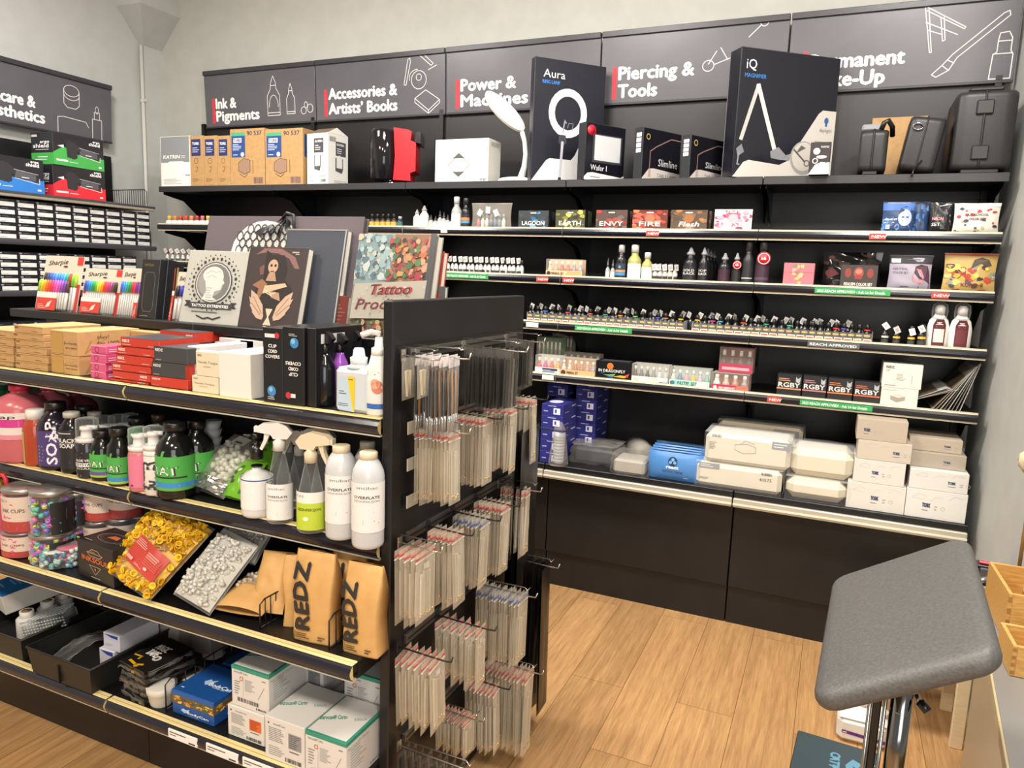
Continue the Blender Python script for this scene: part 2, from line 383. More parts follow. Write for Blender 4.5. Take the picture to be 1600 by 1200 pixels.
for k in range(5):
    xa, xb = X0+k, X0+k+1
    t = thing('wall_shelving_bay', 'black shelving bay with five shelves under '+BAYS[k], 'shelving', (0, 0, 0), group='wall shelving bays')
    m = MB(); m.box(xa+.002, YB, .0, xb-.002, YB+.03, 2.74, 'panel_black', .002); m.build('back_panel', t)
    for xx in ([xa, xb] if k == 4 else [xa]):
        m = MB(); off = 0 if xx == xa else -.03; m.box(xx-.014+off, YB-.022, .0, xx+.014+off, YB-.002, 2.74, 'shelf_black')
        for i in range(70):
            z = .78+i*.028; m.add([(xx-.004+off, YB-.0226, z), (xx+.004+off, YB-.0226, z), (xx+.004+off, YB-.0226, z+.016), (xx-.004+off, YB-.0226, z+.016)], [(0, 1, 2, 3)], '050506')
        m.build('upright', t)
    m = MB(); m.box(xa+.002, YF+.02, 2.2145, xb-.002, YB-.004, 2.2455, 'shelf_black', .003); s = m.build('shelf', t); m = MB(); m.box(xa+.002, YF+.014, 2.208, xb-.002, YF+.022, 2.2462, '343436:.4', .002); m.build('front_lip', s)
    for n in (2, 3, 4, 5):
        yf = YF
        m = MB(); shelf_board(m, xa, xb, yf, RAILZ[n]); s = m.build('shelf', t)
        L = [l for l in LABS[n] if xa < sx((l[0]+l[1])/2, yf, RAILZ[n]) < xb]
        m = MB(); rail(m, xa, xb, yf, RAILZ[n], L); m.build('price_rail', s)
    for z in (2.2145, 1.952, 1.70, 1.448, 1.163):
        for xx, dx in ((xa+.012, 0), (xb-.015, 0)):
            m = MB(); m.T = Matrix(((0, 0, 1, xx), (1, 0, 0, YB-.40), (0, 1, 0, z), (0, 0, 0, 1))); bracket(m, 0, 0, 0, .38); m.build('shelf_bracket', t)
    m = MB(); m.box(xa+.002, 3.655, .688, xb-.002, YB-.004, .722, 'shelf_black', .003); s = m.build('base_shelf', t)
    m = MB(); m.box(xa+.003, 3.633, .648, xb-.003, 3.655, .692, 'c4beac:.3:.3', .003); m.box(xa+.003, 3.629, .660, xb-.003, 3.634, .668, 'e0dccb:.3'); m.build('edge_strip', s)
    m = MB(); m.box(xa+.003, 3.725, .20, xb-.003, 3.745, .655, 'panel_black', .002); m.build('front_panel', t)
    m = MB(); m.box(xa+.003, 3.742, 0, xb-.003, 3.76, .20, 'panel_black', .001); m.build('kick_panel', t)
# ------------------------------------------------------------------ header signs
W_ = 'f1f0ea:.6'; LN = 'd9d7d4:.6'; RB = 'd5333f:.6'
def sign(label, x, y, z0, lines, icons, rz=0, wd=1.0, tilt=.045):
    h = .393; m = MB(); w = wd-.008
    m.box(-w/2, 0, 0, w/2, .022, h, 'sign_grey', .002); m.box(-w/2, -.012, h-.03, w/2, .02, h, '37363b:.35', .002); m.box(-w/2, -.006, 0, w/2, .02, .012, '37363b:.35', .001)
    ops = []
    if lines:
        ops.append(('p', [(.068, .08), (.093, .08), (.093, .50), (.08, .53), (.068, .50)], RB))
    for tx, xx, yy, ww in lines: ops.append(('t', xx, yy, .175, tx, W_, {'bold': .026, 'w': ww}))
    for ic in icons: ops.append(('l', ic, .0045, LN))
    deco(m, *face('f', -w/2, 0, 0, w/2, .022, h), ops)
    o = m.build('header_sign'); put(o, (x, y, z0), rz, tilt); return tag(o, label, 'sign', 'header signs over the shelving')
def ell(cx, cy, rx, ry, a0=0, a1=360, n=14): return [(cx+rx*math.cos(math.radians(a0+(a1-a0)*i/n)), cy+ry*math.sin(math.radians(a0+(a1-a0)*i/n))) for i in range(n+1)]
bot = lambda x, y, w, h: [[(x-w, y), (x-w, y+h*.5), (x-w*.45, y+h*.68), (x-w*.4, y+h*.82), (x, y+h), (x+w*.4, y+h*.82), (x+w*.45, y+h*.68), (x+w, y+h*.5), (x+w, y), (x-w, y)], [(x-w, y+h*.07), (x+w, y+h*.07)], [(x-w*.4, y+h*.76), (x+w*.4, y+h*.76)]]
SY, SZ = 4.196, 2.705
sign('grey header sign lettered Ink and Pigments with outlined ink bottles', X0+.5+.03, SY, SZ, [('Ink &', .105, .34, .19), ('Pigments', .105, .12, .40)],
     bot(.64, .16, .055, .66)+[ell(.64, .3, .04, .2, 0, 180)]+bot(.79, .17, .035, .50)+[ell(.90, .21, .022, .06), ell(.955, .24, .024, .07), ell(.92, .30, .014, .05)])
sign('grey header sign lettered Accessories and Artists Books', X0+1.5+.03, SY, SZ, [('Accessories &', .105, .36, .54), ('Artists\u2019 Books', .105, .12, .54)],
     [[(.70, .50), (.73, .88), (.745, .9), (.75, .85), (.715, .49), (.70, .5)], [(.82, .92), (.90, .76), (.915, .79), (.84, .95), (.82, .92)], [(.88, .70), (.94, .76)], ell(.81, .56, .055, .14), ell(.81, .6, .02, .05), ell(.80, .6, .06, .12, 90, 200),
      [(.78, .28), (.86, .40), (.96, .24), (.88, .09), (.78, .28)], [(.78, .28), (.78, .22), (.88, .04), (.96, .19), (.96, .24)], [(.88, .09), (.88, .04)]])
sign('grey header sign lettered Power and Machines behind the white lamp', X0+2.5+.03, SY, SZ, [('Power &', .105, .34, .37), ('Machines', .105, .11, .45)], [])
sign('grey header sign lettered Piercing and Tools', X0+3.5+.03, SY, SZ, [('Piercing &', .105, .34, .42), ('Tools', .105, .10, .22)],
     [[(.80, .76), (.86, .90)], ell(.875, .93, .02, .05), [(.60, .46), (.64, .62)], ell(.60, .44, .03, .07), [(.63, .45), (.75, .55)], [(.66, .66), (.70, .5)]])
sign('grey header sign lettered Permanent Make-Up nearest the grey side wall', X0+4.5+.03, SY, SZ, [('Permanent', .105, .30, .43), ('Make-Up', .105, .08, .35)],
     [[(.60, .93), (.64, .40), (.648, .40), (.615, .93), (.60, .93)], [(.61, .92), (.78, .66), (.775, .64), (.61, .88)], [(.61, .75), (.75, .58)], [(.62, .66), (.68, .60)], [(.672, .78), (.69, .52), (.70, .53), (.685, .79)],
      [(.66, .14), (.70, .24), (.74, .36), (.93, .78), (.95, .80), (.955, .75), (.76, .32), (.73, .18), (.68, .11), (.66, .14)], [(.70, .24), (.73, .18)], [(.72, .3), (.75, .26)],
      [(.90, .05), (.905, .32), (.92, .35), (.92, .48), (.925, .56), (.96, .57), (.975, .50), (.975, .36), (.985, .32), (.985, .05), (.90, .05)], [(.905, .33), (.98, .33)], [(.92, .47), (.975, .47)]])
# ================================================================== island gondola
GX, GY, GYB, GZ = -1.057, 1.63, 2.509, 1.667
GL = -3.057
ZG = {1: 1.532, 2: 1.350, 3: 1.001, 4: .700, 5: .327}            # standing surfaces
YG = {1: 1.90, 2: 1.63, 3: 1.63, 4: 1.51, 5: 1.51}               # shelf fronts
RG = {2: 1.305, 3: .956, 4: .655, 5: .282}
t = thing('gondola_unit', 'black double sided island shelving with a slotted end panel', 'shelving', (0, 0, 0))
m = MB(); m.box(GX-.032, GY, 0, GX, GYB, GZ, 'panel_black', .004); m.box(GX-.0005, GY+.01, 1.545, GX+.0004, GYB-.01, 1.548, '0a0a0b'); m.build('end_panel', t)
m = MB(); m.box(GL, 2.05, .0, GX-.033, 2.09, 1.50, 'panel_black'); m.build('back_panel', t)
def gon_rail(mb, x0, x1, y, z, labels=()):
    pr = [(0, -.002), (-.010, .006), (-.016, .018), (-.016, .026), (-.010, .036), (-.002, .042)]
    n = len(pr); vs = [(x, y+a, z+c) for x in (x0, x1) for a, c in pr]
    for i in range(n-1): mb.add([vs[i], vs[n+i], vs[n+i+1], vs[i+1]], [(0, 1, 2, 3)], '20212b:.2', True)
    mb.add(vs, [tuple(range(n)), tuple(range(2*n-1, n-1, -1))], 'd6c184:.4')
    mb.box(x0, y-.004, z-.006, x1, y+.012, z-.002, 'b9b3a2:.3'); mb.box(x0, y-.006, z+.042, x1, y+.020, z+.0455, 'ead79b:.45', .001); mb.box(x0, y+.004, z+.0457, x1, y+.006, z+.0462, 'b59f62')
    for u0, u1, rows in labels:
        a, c = sx(u0, y-.016, z+.02), sx(u1, y-.016, z+.02)
        mb.box(a, y-.0172, z+.006, c, y-.012, z+.036, 'ecebe6', .001)
        deco(mb, *face('f', a, y-.0172, z+.006, c, y-.012, z+.036), [('g', .06, .6, .7, .85, 1, '333333'), ('g', .06, .35, .3, .55, 1, '333333'), ('r', .72, .14, .94, .3, '333333')])
for n in (1, 2, 3, 4, 5):
    for k in range(2):
        xa, xb = GL+k, GL+k+1 if k == 0 else GX-.034
        if n == 1:
            m = MB(); m.box(xa, 1.90, 1.500, xb, 2.24, 1.532, 'shelf_black', .003); m.build('shelf', t); continue
        m = MB(); m.box(xa+.001, YG[n]+.006, ZG[n]-.030, xb-.001, 2.05, ZG[n], 'shelf_black', .002); s = m.build('shelf', t)
        m = MB(); gon_rail(m, xa+.004, xb-(.004 if k == 0 else .0), YG[n], RG[n], [(263, 308, 1), (322, 372, 1), (379, 430, 1)] if n == 5 and k == 1 else ()); m.build('price_rail', s)
    if n > 1:
        m = MB(); m.box(GX-.05, YG[n]+.02, ZG[n]-.05, GX-.0335, 2.05, ZG[n]-.002, 'shelf_black'); m.build('shelf_bracket', t)
for k in range(2):
    m = MB(); m.box(GL+k+.001, 1.655, 0, GL+k+.998, 1.675, .288, 'panel_black', .001); m.build('kick_panel', t)
    m = MB(); m.box(GL+k+.001, 2.09, .15, GL+k+.998, 2.50, .18, 'shelf_black'); m.build('shelf', t)
# slotted rails on the end panel
RZ = [1.522, 1.317, 1.213, 1.106, 1.001, .690, .378]
for z in RZ:
    m = MB(); m.box(GX, 1.705, z-.014, GX+.010, 2.43, z+.014, '8b8984:.3:.9', .001)
    m.add([(GX+.0104, 1.71, z-.003), (GX+.0104, 2.425, z-.003), (GX+.0104, 2.425, z+.003), (GX+.0104, 1.71, z+.003)], [(0, 1, 2, 3)], '1a1a1a'); m.build('hook_rail', t)
# ================================================================== cartridge shelves on the side wall
SXF = -4.45
t = thing('wall_shelving_bay', 'black shelving bay of cartridge boxes under the aesthetics sign', 'shelving')
m = MB(); m.box(LX+.02, 2.0, 0, LX+.045, 3.80, 2.46, 'panel_black', .002); m.build('back_panel', t)
LZ = []
for n, v in enumerate((325, 388, 459)):
    uu = (222, 222, 56)[n]; z = on(0, SXF, uu, v).z; LZ.append(z)
    m = MB(); m.box(LX+.045, 2.0, z-.012, SXF-.004, 3.80, z+.016, 'shelf_black', .002); s = m.build('shelf', t)
    m = MB(); m.T = Matrix(((0, 1, 0, SXF), (1, 0, 0, 0), (0, 0, 1, 0), (0, 0, 0, 1)))
    pr = [(0, -.016), (.008, -.012), (.014, 0), (.012, .012), (.004, .018)]; P = [(x, a, z+c) for x in (2.0, 3.80) for a, c in pr]
    for i in range(4): m.add([P[i], P[i+1], P[6+i], P[5+i]], [(0, 1, 2, 3)], ('c2bda8:.3' if n == 0 else '55555a:.3') if i < 2 else '3c3d44:.25', True)
    m.add(P, [tuple(range(5)), tuple(range(9, 4, -1))], 'c2bda8:.3'); m.build('price_rail', s)
z4 = on(0, SXF, 0, 522).z; LZ.append(z4-.07)
m = MB(); m.box(LX+.045, 2.0, LZ[3]-.02, SXF, 3.80, LZ[3]+.01, 'shelf_black', .002); m.build('shelf', t)
m = MB(); m.box(LX+.045, 2.0, 0, SXF-.03, 3.80, .3, 'panel_black', .002); m.build('kick_panel', t)
def fence(m, x0, x1, y, z, h, n, r=.0022, col='1a1a1b:.4'):
    m.tube([(x0, y, z), (x0, y, z+h*.88), (x0+.02, y, z+h), (x1, y, z+h), (x1, y, z)], r*1.4, col, 5)
    for i in range(1, n): xx = x0+(x1-x0)*i/n; m.tube([(xx, y, z), (xx, y, z+h)], r, col, 4)
    m.tube([(x0, y, z+.004), (x1, y, z+.004)], r, col, 4)
m = MB(); m.T = Matrix(((-1, 0, 0, SXF-.03), (0, 1, 0, 3.77), (0, 0, 1, LZ[0]+.016), (0, 0, 0, 1))); fence(m, 0, .34, 0, 0, .115, 16); m.build('wire_divider', t)
m = MB(); m.T = Matrix(((-1, 0, 0, SXF-.03), (0, 1, 0, 3.79), (0, 0, 1, LZ[1]+.016), (0, 0, 0, 1))); fence(m, 0, .34, 0, 0, .115, 16); m.build('wire_divider', t)
o = sign('grey header sign lettered Aesthetics beside the corner column', LX+.075, 3.79-.5, 2.545, [('Skincare &', .10, .34, .35), ('Aesthetics', .10, .12, .41)],
     [ell(.70, .74, .055, .09), [(.645, .74), (.645, .52), (.67, .46), (.73, .46), (.755, .52), (.755, .74)], ell(.70, .68, .055, .09, 180, 360), [(.85, .0), (.85, .36), (.92, .36), (.92, 0)], [(.865, .36), (.865, .48), (.905, .48), (.905, .36)], ell(.885, .52, .012, .06), [(.60, .02), (.60, .28), (.64, .30), (.80, .28), (.82, .20)]], PI/2)
# boxes of cartridges: rows read from the shelf above down
def cart_box():
    m = MB(); w_, h_ = .112, .046; m.box(-w_/2, 0, 0, w_/2, .20, h_, '1d1f24:.4', .001)
    deco(m, *face('f', -w_/2, 0, 0, w_/2, .2, h_), [('r', .10, .10, .95, .62, 'd9dad8'), ('r', .06, .72, .2, .9, '9a9ca0'), ('g', .28, .74, .9, .88, 1, '6a6c70'), ('g', .13, .18, .5, .3, 1, '8a8a8a')])
    return m.build('cartridge_box')
proto = None
def cart(y, z, label):
    global proto
    if proto is None: proto = cart_box(); o = tag(proto, label, 'box', 'cartridge boxes on the side shelves')
    else: o = proto.copy(); COL.objects.link(o); o['label'] = label
    put(o, (SXF-.02, y, z), PI/2)
WH = {0: 'upper', 1: 'middle'}
for sh, rows, v0 in ((1, 6, 0), (2, 6, 0)):
    ztop = LZ[sh-1]-.014; zb = LZ[sh]+.016; ph = .0462
    for r_ in range(rows):
        z = zb+(rows-1-r_)*ph
        if z+ph > ztop: continue
        n = 9 if sh == 1 else 8
        for c in range(n):
            y = (3.72 if sh == 1 else 3.60) - c*.1155
            if y < 2.72: continue
            cart(y, z, 'white-labelled cartridge box, %s row down, %s from the corner, %s tier' % (ORD[r_], ORD[c], 'upper' if sh == 1 else 'lower'))
m = None
for i in range(2):
    for c in range(4):
        y = 3.10-c*.125; z = LZ[3]+.01+i*.065
        o = proto.copy(); COL.objects.link(o); o.scale = (1.08, 1, 1.25); o['label'] = 'grey-labelled black box on the lowest tier, %s row up, %s along' % (ORD[i], ORD[c]); put(o, (SXF-.02, y, z), PI/2)
# grip boxes standing on top of the cartridge shelves
def ergo(label, y, z, col, w_=.27, rz=PI/2, d=.17, h=.135):
    ops = [('p', [(0, 0), (1, 0), (1, .40), (.68, .36), (.5, .40), (.2, .60), (.1, .5), (0, .38)], col),
           ('p', [(.26, .28), (.40, .24), (.46, .30), (.46, .52), (.90, .30), (.90, .48), (.5, .66), (.40, .80), (.30, .84), (.24, .76)], '303034'), ('p', [(.50, .42), (.86, .36), (.86, .54), (.54, .62)], '55565c'), ('l', [(.5, .64), (.9, .56)], .008, 'b9b9bd'), ('l', [(.5, .40), (.92, .28), (.92, .44)], .008, 'e0e0e0'),
           ('p', [(.08, .60), (.2, .56), (.2, .66)], 'e8e8e8'), ('t', .70, .78, .10, 'shield', 'f2f2f2', {'bold': .02, 'w': .22}), ('t', .78, .89, .07, 'ergo', 'f2f2f2', {'bold': .02, 'w': .14}), ('r', .05, .13, .27, .19, 'e9e9e9'), ('g', .3, .12, .56, .16, 1, 'e9e9e9'), ('r', .88, .08, .94, .13, 'e9e9e9'), ('g', .62, .41, .8, .46, 1, 'e9e9e9')]
    lf = [('r', 0, 0, 1, .36, col), ('t', .1, .52, .12, 'shield', 'f2f2f2', {'bold': .02, 'w': .7}), ('t', .42, .66, .09, 'ergo', 'f2f2f2', {'bold': .02, 'w': .42}), ('g', .2, .44, .9, .48, 1, 'dddddd'), ('r', .05, .86, .3, .93, 'cccccc'), ('g', .15, .12, .9, .18, 1, 'eeeeee'), ('g', .3, .2, .9, .26, 1, 'eeeeee')]
    return carton('grip_box', label, 'box', SXF-.03, y, z, w_, d, h, '24252b:.35', {'f': ops, 'l': lf}, rz=rz)
zt = LZ[0]+.018
a = on(0, SXF-.03, 84, 300); c = on(0, SXF-.03, 165, 300); ymid = (a.y+c.y)/2; ww = c.y-a.y
hh = on(0, SXF-.03, 120, 262).z-zt
ergo('black and red tube grip box standing under a green one', ymid, zt, 'd92f3a', ww, PI/2, .19, hh)
ergo('black and green tube grip box stacked on the red one', ymid+.005, zt+hh+.001, '45a84f', ww, PI/2+.05, .19, hh)
a = on(0, SXF-.03, 73, 300); ergo('black and blue tube grip box beside the red one', a.y-ww/2-.012, zt, '2f78c8', ww, PI/2, .19, hh*1.05)
# ================================================================== goods on the top board of the wall shelving
Z1 = ZS[1]; YT = 3.80
WHT = 'e6e4dc:.5'
pcarton('dispenser_box', 'white and grey dispenser carton at the corner end of the top board', 'box', 251, 297, 213, YT, Z1, .30, WHT, {'f': [
    ('r', .02, .48, .98, .99, '8a8d90'), ('p', [(0, 0), (1, 0), (1, .42), (.75, .50), (.3, .50), (.06, .40)], 'eceae2'), ('p', [(.62, .46), (.99, .42), (.99, .14), (.9, .12)], 'f4f2ea'), ('t', .10, .56, .07, 'KATRIN', 'f4f4f0', {'w': .55, 'shear': .2, 'bold': .02}), ('g', .7, .56, .9, .62, 2, 'e0e0e0'), ('g', .1, .04, .8, .16, 4, 'a5a5a0'), ('b', .84, .2, .98, .24, '555555')]})
for i, (a, c, lb) in enumerate(((297, 318, 'beside the grey carton'), (318.5, 339.5, 'in the middle of three'), (340, 359.5, 'against the wide cartons'))):
    pcarton('towel_box', 'narrow brown carton with navy label %s' % lb, 'box', a, c, 212, YT, Z1, .28, 'kraft', {'f': [
        ('r', .12, .60, .80, .93, '2c3566'), ('t', .2, .82, .05, 'TORK', 'e8e8ee', {'bold': .03, 'w': .5}), ('g', .2, .66, .7, .78, 3, 'b9bfd8'), ('o', .45, .50, .16, .03, '7b5b38'), ('l', [(.4, .38), (.55, .38), (.5, .28), (.4, .3)], .03, '7b5b38'), ('g', .15, .08, .7, .16, 3, '8b6a42')]}, group='narrow brown cartons')
for a, c, lb in ((360, 413.5, 'beside the narrow cartons'), (414.5, 473, 'beside the white dispenser carton')):
    pcarton('towel_box', 'wide brown carton numbered 90 537 standing %s' % lb, 'box', a, c, 201, YT, Z1, .32, 'kraft', {'f': [
        ('r', .04, .50, .44, .88, '2b4a86'), ('r', .04, .88, .44, .94, '4aa77c'), ('t', .5, .88, .075, '90 537', '3a3450', {'w': .42, 'bold': .015}), ('r', .10, .76, .34, .84, 'efe6d8'), ('t', .11, .775, .05, 'TORK', '2b4a86', {'w': .22, 'bold': .03}), ('g', .08, .62, .38, .74, 4, 'c9d2ea'), ('c', .36, .55, .05, 'd8d8d8'), ('g', .08, .53, .26, .56, 1, 'c9d2ea'),
        ('p', [(.24, .40), (.40, .48), (.58, .44), (.58, .24), (.40, .20), (.24, .26)], '9b7d68'), ('l', [(.24, .40), (.24, .26), (.40, .20), (.58, .24), (.58, .44), (.40, .48), (.24, .40)], .012, '5a4636'), ('l', [(.28, .2), (.42, .14), (.5, .2)], .012, '5a4636'), ('l', [(.66, .22), (.66, .44)], .02, '8b6a42'), ('b', .68, .03, .94, .14, '6c5a6e')],
        'r': [('r', .05, .5, .3, .9, '2b4a86')]}, group='wide brown cartons')
# white dispenser carton turned on its corner
zt = sz(205, -2.79, YT); xk = sx(513, YT, Z1+.1)
lf = [('r', .34, .62, .80, .90, '4a4b50'), ('t', .40, .82, .045, 'KATRIN', 'f0f0f0', {'w': .34, 'bold': .02}), ('g', .4, .66, .66, .78, 3, 'd8d8d8'), ('p', [(.36, .30), (.62, .26), (.66, .34), (.66, .58), (.36, .58)], '55565a'), ('p', [(.40, .36), (.62, .36), (.62, .58), (.52, .62), (.40, .58)], 'e2e1da'), ('g', .1, .04, .4, .2, 5, 'aaaaaa'), ('b', .66, .04, .9, .1, '333333'), ('t', .62, .13, .04, '57279', '444444', {'w': .28})]
rt = [('r', .38, .58, .88, .86, '4a4b50'), ('t', .44, .78, .045, 'KATRIN', 'f0f0f0', {'w': .34, 'bold': .02}), ('g', .44, .62, .7, .74, 3, 'd8d8d8'), ('p', [(.36, .28), (.68, .24), (.74, .32), (.74, .54), (.36, .54)], '55565a'), ('p', [(.42, .34), (.70, .34), (.70, .54), (.58, .60), (.42, .56)], 'e2e1da'), ('b', .08, .84, .4, .94, '555555'), ('g', .3, .04, .9, .1, 2, 'aaaaaa')]
m = MB(); w_ = .178; hh = zt-Z1; m.box(-w_, 0, 0, 0, w_, hh, 'e9e7e0:.5', .002); deco(m, *face('f', -w_, 0, 0, 0, w_, hh), lf); deco(m, *face('r', -w_, 0, 0, 0, w_, hh), rt)
m.add([(-w_, 0, hh), (0, 0, hh), (-.01, w_*.5, hh+.042), (-w_+.01, w_*.5, hh+.042)], [(0, 1, 2, 3)], '6a5a48:.7'); m.add([(-.01, w_*.5, hh+.042), (0, w_, hh), (-w_, w_, hh), (-w_+.01, w_*.5, hh+.042)], [(0, 1, 2, 3)], 'e9e7e0:.6'); m.add([(0, 0, hh), (0, w_, hh), (-.01, w_*.5, hh+.042)], [(0, 1, 2)], 'dcdad2:.6')
tag(put(m.build('dispenser_box'), (xk, YT-.005, Z1), -.12), 'white carton with open peaked top printed with a black towel dispenser', 'box')
# glossy red and black roll dispenser lying on its side
a, c, zt = span(575, 646, 197, YT, Z1); w_ = c-a; h_ = zt-Z1
t = thing('roll_dispenser', 'glossy black and red paper dispenser on a chrome foot', 'dispenser', ((a+c)/2, YT+.03, Z1), .40)
m = MB(); P = [(-.5, .10), (-.49, .90), (-.42, .98), (.03, 1), (.05, .5), (.03, .08), (-.44, .07)]
m.T = Matrix(((1, 0, 0, 0), (0, 0, 1, .02), (0, 1, 0, 0), (0, 0, 0, 1))); m.T = Matrix(); m.lathe([(0, .05*h_), (w_*.20, .055*h_), (w_*.255, .10*h_), (w_*.265, .5*h_), (w_*.255, .93*h_), (w_*.22, .99*h_), (0, h_)], '1b1a1d:.05', 28, (-w_*.22, .085, 0), .085/(w_*.265)); m.box(-w_*.25, .07, .08*h_, w_*.05, .17, .97*h_, '1b1a1d:.1', .004); m.build('body', t)
m = MB(); m.T = Matrix(((1, 0, 0, 0), (0, 0, 1, .005), (0, 1, 0, 0), (0, 0, 0, 1))); m.prism([(x*w_, z*h_) for x, z in [(.0, .07), (.03, .5), (.0, 1.0), (.26, .97), (.34, .94), (.32, .78), (.42, .74), (.42, .24), (.32, .2), (.33, .06)]], 0, .18, 'd3202c:.25'); m.prism([(x*w_, z*h_) for x, z in [(.38, .76), (.5, .74), (.5, .95), (.41, .94)]], .02, .2, '1b1a1d:.2'); m.build('front_cover', t)
m = MB(); m.lathe([(.05, 0), (.055, .01), (.04, .02)], 'chrome', 16, (-.02, .09, 0)); m.build('foot', t)
pcarton('plain_box', 'white carton with an outlined diamond emblem on its front', 'box', 680, 763, 217, YT+.02, Z1, .16, 'dedcd2:.5', {'f': [
    ('p', [(.34, .56), (.56, .56), (.45, .68)], '55534e'), ('p', [(.34, .24), (.56, .24), (.45, .12)], '55534e'), ('l', [(.25, .40), (.45, .66), (.66, .40), (.45, .14), (.25, .40)], .008, '55534e'), ('p', [(.335, .555), (.565, .555), (.45, .67)], '55534e'), ('p', [(.335, .245), (.565, .245), (.45, .13)], '55534e'), ('g', .05, .84, .1, .92, 3, '999999'), ('r', .84, .055, .97, .07, '55534e'), ('l', [(.88, .07), (.88, 0)], .015, '55534e'), ('l', [(.93, .07), (.93, 0)], .015, '55534e')],
    'r': [('r', .2, .84, .8, .94, 'b0b0aa')]})
# white desk lamp
xb = sx(806, YT+.08, Z1+.02)
t = thing('desk_lamp', 'white arched desk lamp with a flat oval head above the white carton', 'lamp', (xb, YT+.08, Z1))
m = MB(); m.lathe([(.10, 0), (.105, .012), (.09, .022), (.05, .028)], 'e8e6df:.35', 20, sy=.8); m.build('base', t)
hz = sz(205, xb, YT+.08)-Z1
m = MB(); m.tube([(.03, 0, .02), (.05, 0, hz*.3), (.055, 0, hz*.55), (.045, 0, hz*.8), (.025, 0, hz)], [.022, .017, .014, .013, .014], 'dcdde0:.3', 10); m.build('arm', t)
m = MB(); tipx, tipz = sx(762, YT+.05, 2.6)-xb, sz(146, xb-.15, YT+.05)-Z1
A, B = Vector((.035, 0, hz)), Vector((tipx, -.06, tipz)); d = (B-A); L_ = d.length; d.normalize(); sd = Vector((0, 1, 0)); up_ = d.cross(sd).normalized(); sd = up_.cross(d); q_ = Matrix.Rotation(-.75, 3, d); sd = q_ @ sd; up_ = q_ @ up_
ov = lambda s_, k: A+d*L_*(.5+.5*-math.cos(PI*s_))
vs = []; N_ = 24
for lay, hgt, sc in ((0, -.012, .93), (1, -.006, 1), (2, .010, 1), (3, .018, .85)):
    for i in range(N_):
        a_ = 2*PI*i/N_; p = A+d*(L_*.5+L_*.5*math.cos(a_)*sc)+sd*(.055*math.sin(a_)*sc)+up_*(-hgt); vs.append(tuple(p))
fs = [(l*N_+i, l*N_+(i+1) % N_, (l+1)*N_+(i+1) % N_, (l+1)*N_+i) for l in range(3) for i in range(N_)]+[tuple(range(N_-1, -1, -1)), tuple(range(3*N_, 4*N_))]
m.add(vs, fs, 'e4e1d8:.35', False); hd = m.build('lamp_head', t)
m = MB()
for k in range(4):
    o_ = sd*(-.03+.02*k); m.tube([tuple(A+d*L_*.25+o_+up_*.013), tuple(A+d*L_*.85+o_+up_*.013)], .006, 'c9c0b0:.3', 6)
m.build('light_tube', hd)
# tall lamp boxes
AUR = [('p', [(0, 0), (1, 0), (1, .50), (.80, .50), (.76, .46), (.60, .24), (.55, .20), (.25, .20), (.20, .18)], 'dddddc'), ('t', .12, .85, .065, 'Aura', 'f0f0f2', {'w': .30}), ('t', .11, .80, .028, 'RING LAMP', '2f7fd0', {'w': .24, 'bold': .02}),
       ('o', .48, .58, .27, .085, 'f4f4f4', .20), ('p', [(.37, .40), (.46, .40), (.48, .34), (.42, .30), (.36, .34)], '3a3c46'), ('l', [(.42, .34), (.40, .02)], .035, 'b9b9c2'), ('p', [(.375, .0), (.425, .0), (.42, .05), (.38, .05)], '222226'), ('l', [(.42, .42), (.44, .52), (.46, .50)], .018, '9a9aa4'), ('l', [(.48, .46), (.50, .50), (.56, .50), (.55, .44), (.48, .44)], .008, '8a8a94')]
x0 = sx(829, YT, Z1+.1); zt = sz(86, x0+.02, YT); w_ = wfit(x0, YT+.01, Z1+.2, .80, 941)
m = MB(); h_ = zt-Z1; m.box(0, 0, 0, w_, .05, h_, '20212b:.3', .003); deco(m, *face('f', 0, 0, 0, w_, .05, h_), AUR); deco(m, *face('l', 0, 0, 0, w_, .05, h_), [('r', .35, .02, .65, .98, '2c2d36:.2')])
tag(put(m.build('lamp_box'), (x0, YT+.01, Z1), .80), 'tall black carton picturing a white ring lamp', 'box')
x0 = sx(914, YT-.02, Z1+.1); zt = sz(191, x0+.02, YT); h_ = zt-Z1; w_ = .27
m = MB(); m.box(0, 0, 0, w_, .06, h_, '17171f:.25', .003)
deco(m, *face('f', 0, 0, 0, w_, .06, h_), [('p', [(0, 0), (1, 0), (1, .14), (.92, .10), (.2, .14), (.08, .12), (0, .05)], 'e9e8e4'), ('r', .18, .32, .92, .82, '3a3a40'), ('r', .23, .36, .88, .80, 'd2d4d6'), ('t', .15, .18, .10, 'Wafer', 'f0f0f0', {'w': .34}), ('t', .54, .18, .10, '1', 'f0f0f0'), ('g', .15, .04, .4, .08, 1, '888888')])
deco(m, *face('l', 0, 0, 0, w_, .06, h_), [('r', .0, 0, 1, 1, '2b2b30:.3')])
m.T = Matrix(((1, 0, 0, w_*.13), (0, 0, -1, -.001), (0, 1, 0, h_*.87), (0, 0, 0, 1))); m.lathe([(.026, 0), (.026, .0012)], 'cf2338', 20); m.T = Matrix(); 
deco(m, *face('f', 0, -.001, 0, w_, .06, h_), [('c', .14, .87, .10, 'cf2338'), ('t', .14, .845, .05, '70%', 'f6f6f6', {'al': 'C', 'w': .13, 'bold': .02}), ('g', .09, .92, .19, .94, 1, 'f0c0c8')])
tag(put(m.build('lamp_box'), (x0, YT-.025, Z1), .98), 'low black lightbox carton with a white screen and red discount sticker', 'box')
